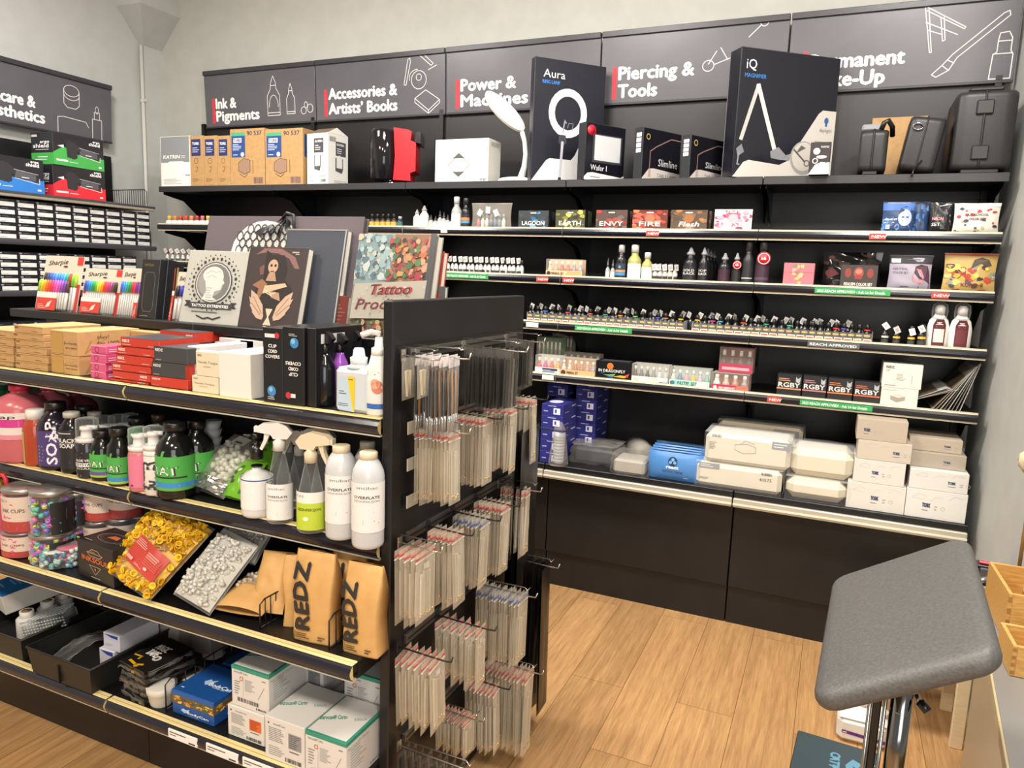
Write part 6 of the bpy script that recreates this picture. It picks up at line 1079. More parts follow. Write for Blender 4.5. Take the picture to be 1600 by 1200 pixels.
for (u0, u1, vt, lb) in ((318, 343, 657, 'stack of clear cups beside the black bottles'),):
    a, b, zt = span(u0, u1, vt, Y3+.1, S3); m = MB()
    for k in range(8): m.lathe([((b-a)/2*.8, 0), ((b-a)/2, (zt-S3)*.12)], 'clear_milky', 14, (0, 0, (zt-S3)*(k/8.)))
    m.lathe([((b-a)/2*.7, 0), ((b-a)/2*.72, (zt-S3)*.95)], 'b0aea6:.4', 14); tag(put(m.build('cup_stack'), ((a+b)/2, Y3+.1, S3)), lb, 'cups')
# silver bag of clear ampoules and green wipe packs lying back
def lying_bag(name, label, p0, p1, w_, d_, mat, extra=None, seed=1, cat='bag', taper=0):
    """pillow bag lying from p0 (foot) to p1 (top); returns thing"""
    p0, p1 = Vector(p0), Vector(p1); ax = p1-p0; L = ax.length; ax.normalize(); sd = Vector((1, 0, 0)); sd = (sd-ax*ax.dot(sd)).normalized(); nr = sd.cross(ax)
    if nr.y > 0: nr = -nr
    t = thing(name, label, cat, p0); rr = random.Random(seed); ph = [rr.uniform(0, 6) for _ in range(3)]
    def f(u, v, s_, n=0):
        e = max(0, math.sin(PI*u))**.42*max(0, math.sin(PI*min(1, .06+v*.94)))**.4
        b_ = d_*.62*e+.004*math.sin(11*u+ph[0]+6*v)*math.sin(9*v+ph[1])*e
        return tuple(sd*((u-.5)*w_*(1-taper*v))+ax*(v*L)+nr*(d_*.22+(s_ if s_ > 0 else s_*.35)*(b_+n)))
    m = MB(); m.grid(lambda u, v: f(u, v, 1), 14, 14, mat); m.grid(lambda u, v: f(u, v, -1), 14, 14, mat, True, True); m.build('bag_film', t)
    return t, f, sd, ax, nr, L
pw = lambda u, v, y, z0=None: on(1, y, u, v)
A = on(1, 1.70, 328, 772); A.z = S3+.005; B = on(1, 1.86, 395, 690)
t, f, sd, ax, nr, L = lying_bag('ampoule_bag', 'clear bag of pale plastic caps with a crumpled silver foot', A, (B.x, B.y, B.z), .155, .07, 'bag_film', seed=5)
rr = random.Random(9); m = MB()
for i in range(70):
    u, v = rr.uniform(.12, .88), rr.uniform(.25, .78); p = Vector(f(u, v, rr.uniform(-.5, .55))); m.T = Matrix.Translation(p) @ Matrix.Rotation(rr.uniform(0, 6), 4, rr.choice('XYZ')); m.lathe([(.0, 0), (.010, .001), (.009, .016), (0, .017)], 'd3d6c4:.3', 8)
tag(m.build('caps', t), kind='stuff')
m = MB(); m.grid(lambda u, v: tuple(Vector(f(.04+.92*u, .0+.2*v, 1, .002))+nr*rr.uniform(0, .006)), 14, 7, 'foil', False); m.build('foil_foot', t)
m = MB(); m.add([f(.35, .78, 1, .004), f(.72, .78, 1, .004), f(.72, .95, 1, .004), f(.35, .95, 1, .004)], [(0, 1, 2, 3)], 'd0ccc0:.5'); m.add([f(.45, .80, 1, .006), f(.65, .80, 1, .006), f(.65, .83, 1, .006), f(.45, .83, 1, .006)], [(0, 1, 2, 3)], '55534e'); m.build('paper_label', t)
for i, (pa, pb, ww, lb) in enumerate(((on(1, 1.70, 366, 788), on(1, 1.80, 402, 722), .10, 'bright green wipe pack lying before its upper twin'), (on(1, 1.80, 404, 740), on(1, 1.90, 424, 692), .11, 'bright green wipe pack lying higher at the back'))):
    if i == 0: pa.z = S3+.005
    t, f, sd, ax, nr, L = lying_bag('wipe_pack', lb, pa, pb, ww, .045, '6fae2c:.25', seed=20+i, cat='pack')
    m = MB()
    for k in range(10):
        u, v = rr.uniform(.15, .85), rr.uniform(.1, .9); c_ = rr.choice(['4a7a22', '8ac840', 'd8e4c8', '5a3a6a', '3a6a20'])
        m.add([f(u+a_*.07, v+b_*.05, 1, .003) for a_, b_ in ((-1, -1), (1, -.6), (.8, 1), (-.7, .8))], [(0, 1, 2, 3)], c_+':.3')
    m.build('print', t)
t = round_bottle('round white pump bottle with a red and blue logo', 383, 421, 726, Y3-.055, S3, 'd4d6d4:.3', '161617:.3', [('r', -1.3, .0, 1.3, 1, 'e4e4e2'), ('r', -1.3, .93, 1.3, .97, '3a4a9a'), ('p', [(-.7, .55), (-.2, .62), (-.1, .78), (-.6, .76)], 'c83a3a'), ('p', [(-.5, .5), (.2, .5), (.3, .66), (-.1, .72)], '3a5ab0'), ('t', -.2, .57, .08, 'PLA', 'f0f0f0', {'al': 'C', 'w': .4, 'bold': .03}), ('o', .5, .82, .18, .06, '2a2a2c', .08), ('g', -.7, .2, .5, .42, 4, '9a9a98')], capf=.02, sh=.72, nk=.3, lab=(.18, .80), name='pump_bottle')
m = MB(); zz = sz(727, -1.2, Y3-.05)-S3-.005; m.lathe([(.019, -.02), (.0195, .020), (.009, .022), (.008, .040), (.013, .041), (.013, .056)], '161617:.25', 14, (0, 0, zz)); m.tube([(0, 0, zz+.050), (-.036, -.010, zz+.050)], .006, '161617:.25', 8); m.build('pump', t)
AB = lambda c: [('r', -.85, 0, .85, 1, 'e6e4e2'), ('t', -.4, .84, .07, 'antibac', '4a4a50', {'w': .7}), ('t', -.42, .62, .06, 'OVERFLATE', '3a3a3e', {'w': .82, 'bold': .02}), ('t', -.42, .53, .05, 'DESINFEKSJON', '7a7a7e', {'w': .82}), ('g', -.5, .3, .6, .42, 2, '9a9a9c'), ('g', .0, .12, .6, .2, 2, '8a4a4a'), ('p', [(-.85, 0), (-.85, .5), (-.72, .2), (-.5, 0)], c)]
spray_bottle('clear waisted spray bottle with a purple-cornered label', 437, 660, Y3-.07, S3, .038, 'clear', 'd8d6d0:.4', AB('8a5ab8'), ang=PI+.0, shape='waist', rz=.45, lab=1, lh=(.06, .55))
spray_bottle('clear spray bottle with a lime green label', 486, 675, Y3-.085, S3, .040, 'clear', 'd4c8ac:.4', [('r', -.85, .0, .85, .98, 'b8cc3a'), ('r', -.85, .70, .85, .98, 'e4e4de'), ('p', [(-.85, .66), (.85, .70), (.85, .78), (-.85, .74)], '6a2a7a'), ('t', -.55, .84, .07, 'PURE', '7a7a80', {'w': .4}), ('t', -.44, .50, .07, 'DESINFEKSJON', '3a4a1a', {'w': .88, 'bold': .015}), ('p', [(-.85, 0), (.85, 0), (.85, .24), (.2, .10)], '6aa832'), ('c', -.1, .3, .1, 'e8ecd8', .05), ('g', -.3, .06, .3, .1, 1, '6a2a7a')], ang=-.3, shape='waist', rz=.45, lh=(.05, .60))
for (u, vt, dy, lb) in ((468, 672, .06, 'clear spray bottle behind the lime one'), (505, 668, .03, 'clear spray bottle with grey head at the back'), (450, 668, .10, 'clear spray bottle deep behind the purple-cornered one')):
    spray_bottle(lb, u, vt, Y3+dy, S3, .036, 'clear', 'b8b4ac:.4', None, ang=PI, shape='waist')
def overflate(label, u0, u1, vt, dy): round_bottle(label, u0, u1, vt, Y3+dy, S3, 'c3c6c8:.25', 'd6c8ac:.4', [('r', -1.0, .0, .95, .84, 'e2e0de'), ('t', -.34, .74, .05, 'antibac', '4a4a50', {'w': .7}), ('t', -.42, .58, .045, 'OVERFLATE', '3a3a3e', {'w': .84, 'bold': .02}), ('t', -.42, .52, .035, 'DESINFEKSJON', '7a7a7e', {'w': .84}), ('g', -.5, .34, .5, .44, 3, '9a9a9c'), ('g', -.1, .14, .5, .22, 2, '8a4a4a'), ('p', [(-1.0, 0), (-1.0, .3), (-.8, .1), (-.5, 0)], '8a86b8')], capf=.085, sh=.80, nk=.45, lab=(.20, .86), rz=.5, name='disinfectant_bottle')
overflate('tall milky disinfectant bottle with cream cap beside the lime spray', 513, 554, 692, -.08)
overflate('tall milky disinfectant bottle with cream cap by the end panel', 554, 597, 702, -.10)
round_bottle('milky disinfectant bottle behind the pair by the end panel', 556, 592, 686, Y3+.02, S3, 'a8abac:.25', 'cfc4ac:.4', None, capf=.09, sh=.8, name='disinfectant_bottle')
# ================================================================== fourth island shelf: jars, bags, pouches
S4, Y4 = ZG[4]+.0005, 1.58
CUPC = ['d83a8a', '3aa0b0', 'c8d03a', '8a4ab0', '3a6ac8', 'e06aa0', '48b8a0', 'a868c8']
def cup_jar(label, u0, u1, vt, y, z, mono=None, lab=None, seed=1, lid='a8a6a2:.3:.8', detail=True):
    a, b, zt = span(u0, u1, vt, y, z); r = (b-a)/2*.98; h_ = zt-z; t = thing('ink_cup_jar', label, 'jar', ((a+b)/2, y, z), .35, group='jars of ink cups')
    m = MB(); m.lathe([(r*.92, 0), (r, .006), (r, h_*.86), (r*.94, h_*.90)], 'clear', 20); m.build('jar_glass', t)
    m = MB(); m.lathe([(r*.99, 0), (r*1.0, h_*.09), (r*.95, h_*.11), (0, h_*.11)], lid, 20, (0, 0, h_*.885)); m.build('lid', t)
    rr = random.Random(seed); m = MB()
    if mono: m.lathe([(0, .004), (r*.86, .005), (r*.9, .02), (r*.9, h_*.76), (0, h_*.80)], mono+':.4', 14)
    for i in range(90 if detail else 30):
        a_, z_ = rr.uniform(-2.2, 2.2), rr.uniform(.012, h_*.76); q = r*.83; m.T = Matrix.Translation((q*math.sin(a_), -q*math.cos(a_), z_)) @ Matrix.Rotation(rr.uniform(0, 6), 4, rr.choice('XYZ')); s_ = .0085
        m.lathe([(0, 0), (s_, 0), (s_*1.05, s_*1.5), (s_*.7, s_*1.5), (s_*.6, s_*.5)], (mono or rr.choice(CUPC))+':.35', 7)
    tag(m.build('ink_cups', t), kind='stuff')
    if lab:
        m = MB(); deco(m, Matrix.Translation((0, 0, h_*.04)), 2*r, h_*.80, [('r', -.45, 0, .95, 1, 'd6c4b4'), ('r', -.45, 0, .95, .30, 'b0423c'), ('t', -.36, .84, .07, 'REDZ', '6a4a40', {'w': .28}), ('t', -.26, .56, .10, 'INK CUPS', '5a3a34', {'w': .56, 'bold': .012}), ('g', -.3, .66, .1, .72, 1, '8a6a60'), ('g', -.1, .12, .5, .24, 3, 'd8a8a0')] if lab == 'redz' else [('r', .25, 0, 1.2, .9, '1c1a1c'), ('p', [(.4, .3), (.6, .7), (.8, .4), (.9, .6), (.8, .2), (.6, .4)], 'b09a80')], cyl_warp(r*1.006)); m.build('label', t)
    return zt
JZ = {}
def jar_pair(u0, u1, vm, vt, y, mono, lab, lb, seed, d=True):
    z1 = cup_jar('lower '+lb, u0, u1, vm, y, S4, mono, lab, seed, detail=d); cup_jar('upper '+lb, u0+1, u1+1, vt, y, z1+.001, mono, lab, seed+50, detail=d)
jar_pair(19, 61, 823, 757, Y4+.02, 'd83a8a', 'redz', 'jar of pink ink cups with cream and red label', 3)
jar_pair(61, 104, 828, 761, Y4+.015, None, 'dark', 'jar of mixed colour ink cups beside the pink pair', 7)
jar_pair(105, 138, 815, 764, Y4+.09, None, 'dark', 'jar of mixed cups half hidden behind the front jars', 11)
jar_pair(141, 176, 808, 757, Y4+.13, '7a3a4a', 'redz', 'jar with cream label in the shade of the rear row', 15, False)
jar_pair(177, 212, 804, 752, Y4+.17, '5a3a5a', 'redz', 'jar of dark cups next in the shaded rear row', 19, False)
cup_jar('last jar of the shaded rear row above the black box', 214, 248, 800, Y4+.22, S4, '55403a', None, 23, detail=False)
# pink jug with a red spout pump cut by the frame edge
t = thing('pump_jug', 'pink jug with a red pump spout at the frame edge', 'jug', (sx(-6, Y4, S4+.05), Y4, S4), .3)
zt = sz(800, -2.3, Y4)-S4
m = MB(); m.lathe([(.05, 0), (.055, .01), (.055, zt*.86), (.045, zt*.97), (.02, zt)], 'cf6276:.25', 18); m.build('bottle_body', t)
m = MB(); m.lathe([(.02, 0), (.021, .025), (.008, .03), (.008, .07)], 'c22a38:.3', 12, (0, 0, zt)); m.tube([(0, 0, zt+.07), (.055, -.01, zt+.075), (.064, -.012, zt+.06), (.066, -.012, zt+.02)], .008, 'c22a38:.3', 8); m.tube([(.060, -.012, zt+.02), (.09, -.02, zt+.016)], .006, 'c22a38:.3', 8); m.build('pump', t)
t = thing('trigger_bottle', 'clear trigger bottle with thin red hose behind the pink jug', 'bottle', (sx(8, Y4+.10, S4+.1), Y4+.10, S4))
m = MB(); m.lathe([(.035, 0), (.038, .01), (.038, .13), (.02, .17)], 'clear_milky', 14); m.build('bottle_body', t)
m = MB(); m.tube([(0, 0, .165), (.0, 0, .20), (.03, -.02, .215), (.07, -.02, .213), (.075, -.02, .20)], .005, '9a2430:.3', 6); m.lathe([(.016, 0), (.014, .03)], 'c8a83a:.4', 10, (-.012, 0, .18)); m.build('pump', t)
# two small wrapped spools of glitter cups
for i, (u0, u1, vt, c1, lb) in enumerate(((72, 103, 858, '6fa8a8', 'film-wrapped bundle of teal and white caps before the mixed jars'), (94, 124, 852, 'c85a78', 'film-wrapped bundle with pink top beside the black box'))):
    y = Y4-.01+.03*i; a, b, zt = span(u0, u1, vt, y, S4); r = (b-a)/2; h_ = zt-S4; t = thing('cap_bundle', lb, 'bundle', ((a+b)/2, y, S4), .2); rr = random.Random(70+i)
    m = MB()
    for k in range(46):
        a_, z_ = rr.uniform(-2.4, 2.4), rr.uniform(.008, h_*.9); m.T = Matrix.Translation((r*.74*math.sin(a_), -r*.74*math.cos(a_), z_)) @ Matrix.Rotation(rr.uniform(0, 6), 4, 'X'); m.lathe([(0, 0), (.008, 0), (.008, .012), (0, .012)], rr.choice([c1, 'd8dcd8', '4a7a9a', 'a8c8c4'])+':.3', 6)
    m.T = Matrix(); m.lathe([(0, h_*.9), (r*.8, h_*.92), (r*.7, h_*.99), (0, h_*1.0)], (c1 if i else 'd0d8d8')+':.3', 12); tag(m.build('caps', t), kind='stuff')
    m = MB(); m.lathe([(r*.8, 0), (r*1.0, h_*.1), (r*.96, h_*.85), (r*.7, h_*1.06), (0, h_*1.08)], 'film', 12); m.build('wrap', t)
# black display carton, turned
x0 = sx(122, Y4-.025, S4+.05); zt = sz(842, x0+.06, Y4); h_ = zt-S4; w_ = wfit(x0, Y4-.025, S4+.05, -.12, 177); m = MB(); m.box(0, 0, 0, w_, .13, h_, '1d1d21:.4', .002)
OR = 'd0683a'
deco(m, *face('f', 0, 0, 0, w_, .13, h_), [('t', .5, .50, .13, 'INKSOUL', OR, {'al': 'C', 'w': .74, 'bold': .02}), ('l', [(.28, .74), (.72, .74), (.64, .66), (.36, .66), (.28, .74)], .010, 'b8a890'), ('l', [(.34, .76), (.42, .84), (.58, .84), (.66, .76)], .010, 'b8a890'), ('g', .4, .76, .6, .80, 1, OR), ('l', [(.34, .40), (.66, .40), (.5, .18), (.34, .40)], .008, 'b8a890'), ('c', .5, .32, .02, OR), ('g', .38, .08, .64, .12, 1, 'b8b0a8')])
deco(m, *face('t', 0, 0, 0, w_, .13, h_), [('o', .5, .5, .36, .02, '8a8078', .26), ('p', [(.36, .46), (.64, .46), (.58, .62), (.42, .62)], OR), ('o', .5, .5, .30, .008, '8a8078', .21), ('g', .1, .1, .4, .16, 1, 'a8a098')])
tag(put(m.build('display_box'), (x0, Y4-.025, S4), -.12), 'black carton with orange lettering beside the bag of yellow cups', 'box')
# big bag of yellow cups, leaning
A = on(1, 1.545, 206, 936); A.z = S4+.012; B = on(1, 1.74, 302, 808)
t, f, sd, ax, nr, L = lying_bag('cup_bag', 'large clear bag of yellow ink cups with a red label', A, B, .245, .085, 'film', seed=31, taper=-.12)
rr = random.Random(5); m = MB(); YC = ['e8b81c:.4', 'd8a414:.4', 'f0c42c:.4', 'c89410:.4']
m.grid(lambda u, v: f(.02+.96*u, .03+.94*v, .70), 14, 14, 'd8a410:.5'); m.grid(lambda u, v: f(.02+.96*u, .03+.94*v, -.8), 14, 14, 'd09c14:.5', True, True)
for i in range(620):
    u, v = rr.uniform(.05, .95), rr.uniform(.05, .93)
    if .28 < u < .94 and .14 < v < .54: continue
    m.T = Matrix.Translation(Vector(f(u, v, rr.uniform(.66, .96)))) @ Matrix.Rotation(rr.uniform(0, 6), 4, 'X') @ Matrix.Rotation(rr.uniform(0, 6), 4, 'Y'); s_ = .0085
    m.lathe([(0, 0), (s_*.8, 0), (s_*1.05, s_*1.9), (s_*1.35, s_*1.9), (s_*1.35, s_*2.1), (s_*.8, s_*2.0), (s_*.6, s_*.6)], rr.choice(YC), 8)
m.T = Matrix(); tag(m.build('yellow_cups', t), kind='stuff')
m = MB(); 
def lb_pt(a, b, n): return f(.30+.62*a, .22+.30*b-.06*a, 1, .003+n)
m.grid(lambda a, b: lb_pt(a, b, 0), 10, 6, 'b8382c:.4')
deco(m, Matrix(), 1, 1, [('g', .05, .66, .5, .92, 4, 'dba49a'), ('g', .55, .5, .9, .75, 3, 'dba49a'), ('r', .05, .1, .3, .22, 'd8988c'), ('c', .72, .2, .05, 'e0b8ac'), ('g', .4, .08, .66, .16, 2, 'dba49a')]+[('r', .55+.02*(k % 2), .3+.07*k, .95, .33+.07*k, 'c85a4c') for k in range(6)], lambda u, v, n: lb_pt(u, v, n*4), .0008); m.build('label', t)
for i, (pa, pb, ww, lb) in enumerate((((1, 1.545, 303, 957), (1, 1.72, 385, 838), .175, 'clear bag of white caps leaning beside the yellow cups'), ((1, 1.72, 372, 880), (1, 1.82, 405, 822), .16, 'second clear bag of white caps behind it'))):
    A = on(*pa); B = on(*pb)
    if i == 0: A.z = S4+.010
    t, f, sd, ax, nr, L = lying_bag('cup_bag', lb, A, B, ww, .065, 'film', seed=41+i)
    m = MB(); m.grid(lambda u, v: f(.02+.96*u, .03+.92*v, .70), 12, 12, 'b6b3aa:.5'); m.grid(lambda u, v: f(.02+.96*u, .03+.92*v, -.8), 12, 12, 'a3a098:.5', True, True)
    for k in range(260):
        u, v = rr.uniform(.08, .92), rr.uniform(.06, .88); m.T = Matrix.Translation(Vector(f(u, v, rr.uniform(.66, .94)))) @ Matrix.Rotation(rr.uniform(0, 6), 4, 'X') @ Matrix.Rotation(rr.uniform(0, 6), 4, 'Y'); m.lathe([(0, 0), (.005, 0), (.006, .010), (0, .010)], rr.choice(['c6c3ba:.3', 'b4b1a8:.3', 'd2cfc6:.3']), 6)
    m.T = Matrix(); tag(m.build('white_caps', t), kind='stuff')
# kraft pouches and coffee style bags
def kraft_pouch(label, A, B, ww, dd, seed, win=None):
    t, f, sd, ax, nr, L = lying_bag('kraft_pouch', label, A, B, ww, dd, 'kraft_pouch', seed=seed, cat='pouch')
    if win:
        m = MB(); m.grid(lambda u, v: f(win[0]+(win[2]-win[0])*u, win[1]+(win[3]-win[1])*v+.05*math.sin(PI*u), 1, .0015), 10, 8, 'a8967e:.3')
        for k in range(60):
            u, v = rr.uniform(win[0]+.04, win[2]-.04), rr.uniform(win[1]+.03, win[3]-.02); m.T = Matrix.Translation(Vector(f(u, v, 1, .0))) @ Matrix.Rotation(rr.uniform(0, 6), 4, 'X'); m.lathe([(0, 0), (.006, 0), (.006, .010), (0, .010)], rr.choice(['cdbfa8:.4', 'b8a890:.4', 'd8ccb8:.4']), 6)
        m.T = Matrix(); m.build('window', t)
    return t
A = on(1, 1.56, 372, 985); A.z = S4+.012; B = on(1, 1.74, 428, 905)
kraft_pouch('kraft pouch with a clear window lying before the white caps', A, B, .17, .06, 51, (.14, .42, .98, .82))
A = on(1, 1.62, 421, 980); A.z = S4+.01; B = on(1, 1.70, 440, 862)
kraft_pouch('plain kraft pouch standing behind the wire divider', A, B, .115, .05, 52)
def redz_bag(label, u0, u1, vt, y, d, rz, text=True, sc=1):
    a, b, zt = span(u0, u1, vt, y, S4); w_, h_ = b-a, zt-S4; m = MB()
    def cs(v):
        k = 1-.0*v; dz = d*(1-max(0, (v-.62)/.38)**1.3); return w_*(1+.03*math.sin(3*v)), max(.004, dz)
    rings = []; lev = [0, .02, .2, .4, .62, .72, .82, .92, 1]
    for v in lev:
        ww, dd = cs(v); off = (d-dd)*.5; P = [(-ww/2, off), (-ww/2+.006, off-.003), (0, off-.006*(1 if v < .9 else 0)), (ww/2-.006, off-.003), (ww/2, off), (ww/2-.004*(v > .3), off+dd*.5), (ww/2, off+dd), (0, off+dd+.004), (-ww/2, off+dd), (-ww/2+.004*(v > .3), off+dd*.5)]
        rings.append([(x+.004*math.sin(7*v+x*40), y_, v*h_) for x, y_ in P])
    n = 10; vs = [p for r_ in rings for p in r_]
    m.add(vs, [(j*n+i, j*n+(i+1) % n, (j+1)*n+(i+1) % n, (j+1)*n+i) for j in range(len(lev)-1) for i in range(n)]+[tuple(range(n-1, -1, -1)), tuple(range((len(lev)-1)*n, len(lev)*n))], 'kraft_pouch', True)
    m.box(-w_/2, d*.5-.004, h_*.985, w_/2, d*.5+.003, h_*1.0, 'kraft_pouch')
    if text:
        def wr(u, v, nn): vv = v/h_; q = max(0, (vv-.62)/.38); return (u-w_/2+.004*math.sin(7*vv), (d-max(.004, d*(1-q**1.3 if q > 0 else 1)))*.5-.0085-nn, v)
        deco(m, Matrix(), w_, h_, [('t', .42, .15, .17, 'REDZ', '2a2826', {'w': 1.62, 'rot': PI/2, 'bold': .035}), ('g', .06, .04, .45, .11, 3, '4a3a24'), ('g', .66, .04, .9, .10, 2, '4a3a24'), ('l', [(.04, .03), (.04, .12)], .02, '4a3a24')], wr, .0005)
    return tag(put(m.build('kraft_bag'), ((a+b)/2, y, S4), rz), label, 'bag')
redz_bag('block-bottomed kraft bag with big black capitals beside the wire divider', 462, 515, 866, 1.555, .055, .10)
redz_bag('block-bottomed kraft bag with big black capitals against the end panel', 539, 588, 886, 1.56, .06, .06)
redz_bag('plain kraft bag squeezed edge-on left of the lettered bag'.replace('left of', 'beside'), 446, 464, 872, 1.60, .06, .5, False)
redz_bag('kraft bag with dark lettering behind the two front bags', 520, 566, 853, 1.65, .05, .1)
redz_bag('tall kraft bag at the back by the end panel', 556, 596, 862, 1.72, .05, 0, False)
redz_bag('tall orange-brown kraft bag deep behind the first lettered bag', 468, 520, 868, 1.66, .05, 0, False)
def wire_divider(label, x, y, z, dep, h):
    m = MB(); m.T = Matrix(((0, 1, 0, x), (1, 0, 0, y), (0, 0, 1, z), (0, 0, 0, 1))); fence(m, 0, dep, 0, 0, h, 9, .0017); tag(m.build('wire_divider'), label, 'divider')
xd = sx(412, 1.56, S4+.03); wire_divider('black wire divider before the plain kraft pouch', xd, 1.545, S4, .20, .085)
xd = sx(516, 1.55, S4+.05); wire_divider('black wire divider between the two lettered kraft bags', xd, 1.545, S4, .28, .095)
# ================================================================== lowest island shelf
S5, Y5b = ZG[5]+.0005, 1.54
def tub(label, x0, x1, y0, dep, h):
    t = thing('storage_tub', label, 'tub', ((x0+x1)/2, y0, S5)); w_ = x1-x0; th = .003; m = MB(); k = 'black' 
    c = '1f1f1d:.5'; tp = .010
    b0 = [(-w_/2+tp, tp), (w_/2-tp, tp), (w_/2-tp, dep-tp), (-w_/2+tp, dep-tp)]; t0 = [(-w_/2, 0), (w_/2, 0), (w_/2, dep), (-w_/2, dep)]
    for s_ in (0, 1):
        B_ = [(x*(1 if not s_ else .96), y if not s_ else dep/2+(y-dep/2)*.97, .0 if not s_ else th) for x, y in b0]; T_ = [(x*(1 if not s_ else .97), y if not s_ else dep/2+(y-dep/2)*.975, h) for x, y in t0]
        m.add(B_+T_, [(0, 1, 5, 4), (1, 2, 6, 5), (2, 3, 7, 6), (3, 0, 4, 7), (3, 2, 1, 0)] if not s_ else [(4, 5, 1, 0), (5, 6, 2, 1), (6, 7, 3, 2), (7, 4, 0, 3), (0, 1, 2, 3)], c)
    m.build('tub_body', t); m = MB(); m.tube([(x*1.01, y, h) for x, y in t0], .0045, c, 6, True); m.build('rim', t)
    m = MB(); m.box(-.004, -.002, .006, .004, .006, h*.72, '0c0c0c'); m.build('rib', t)
    return t
xa, xb = sx(52, Y5b-.03, S5+.05), sx(150, Y5b-.03, S5+.05)
tub('black plastic tub standing forward at the shelf middle', xa, xb, Y5b-.05, .36, .095)
xc = sx(-60, Y5b, S5+.05); xd2 = sx(42, Y5b, S5+.05)
tub('black plastic tub of film rolls by the frame edge', xc, xd2, Y5b-.02, .36, .085)
# contents
def on_z(z, u, v): return on(2, z, u, v)
carton('film_box', 'blue topped box lettered Barrier Film lying on the tub rim', 'box', sx(12, 1.66, S5+.17), 1.62, S5+.095, .16, .20, .075, 'c9c5bd:.5', {'t': [('r', 0, 0, 1, 1, '1f6fae:.3'), ('t', .93, .8, .10, 'BARRIER FILM', 'dfe8f0', {'rot': PI, 'w': .6}), ('g', .2, .3, .9, .6, 4, '7ab0d8'), ('g', .1, .12, .7, .2, 1, '7ab0d8')], 'f': [('c', .05, .1, .05, 'e8e8e8')]}, rz=-.25, rx=.12)
for i, (u, v, yy, lb) in enumerate(((42, 953, 1.64, 'white stretch film roll nearest the shelf front'), (74, 937, 1.73, 'white stretch film roll behind the nearest'), (97, 925, 1.82, 'white stretch film roll at the back of the tub'))):
    x = sx(u, yy, S5+.1); zt = sz(v, x, yy); h_ = zt-S5-.006; t = thing('film_roll', lb, 'roll', (x, yy, S5+.004)); m = MB(); m.lathe([(.036, 0), (.037, .004), (.037, h_*.72), (.030, h_*.78)], 'd5d3cd:.3', 18); m.build('film', t)
    m = MB(); m.lathe([(.023, h_*.7), (.024, h_), (.018, h_), (.017, h_*.8)], 'd8d4cb:.5', 16); m.lathe([(.0182, h_*.999), (.015, h_*.94), (0, h_*.93)], '8a6a4a:.7', 14); m.build('core', t)
m = MB(); A = on(1, 1.60, 62, 1000); rr = random.Random(3)
m.T = Matrix.Translation((sx(78, 1.68, S5+.07), 1.68, S5+.075)) @ Matrix.Rotation(.5, 4, 'Z') @ Matrix.Rotation(-.25, 4, 'Y')
m.box(-.085, -.045, -.028, .085, .045, .024, 'film', .012)
for i in range(15):
    for j in range(8): m.lathe([(.0052, 0), (.004, .003), (0, .0042)], 'clear_milky', 6, (-.078+.011*i, -.039+.011*j, .024))
for i in range(15):
    for j in range(4): m.T = m.T; m.lathe([(.004, -.003), (.0052, 0), (0, .004)], 'clear_milky', 5, (-.078+.011*i, -.046, -.02+.011*j))
tag(m.build('bubble_wrap'), 'slab of clear bubble wrap resting in the tub beside the film rolls', 'packaging')
m = MB(); m.grid(lambda u, v: (sx(100, 1.58, S5)+.085*u-.03, 1.56+.20*v, S5+.03+.012*rr.uniform(0, 1)+.02*math.sin(3*v)), 8, 10, 'film'); tag(m.build('film_sleeve'), 'crumpled clear sleeve inside the forward tub', 'sleeve')
m = MB(); m.grid(lambda u, v: (sx(150, 1.72, S5)+.10*u, 1.70+.16*v, S5+.16-.08*u*v+.012*rr.uniform(0, 1)), 8, 10, 'bag_grey'); 
tag(m.build('film_sleeve'), 'grey crumpled film draped behind the white cartons', 'sleeve')
WB = {'f': [('p', [(.08, .92), (.9, .96), (.9, .76), (.5, .78)], '3a4a9a'), ('g', .1, .2, .6, .4, 2, 'a8a6b8')]}
xw = sx(166, 1.62, S5+.1)
carton('bandage_box', 'white carton with navy corner stripe under another', 'box', xw, 1.62, S5, .075, .16, .078, 'd6d4dc:.5', WB); carton('bandage_box', 'white carton with navy corner stripe topping the pair', 'box', xw+.02, 1.625, S5+.079, .08, .16, .06, 'd6d4dc:.5', WB)
carton('bandage_box', 'shaded grey carton behind the striped pair', 'box', xw+.08, 1.80, S5, .12, .16, .145, 'a8a29a:.5'); carton('bandage_box', 'shaded grey carton lying further along at the back', 'box', xw+.19, 1.85, S5, .10, .14, .15, '8a857e:.5')
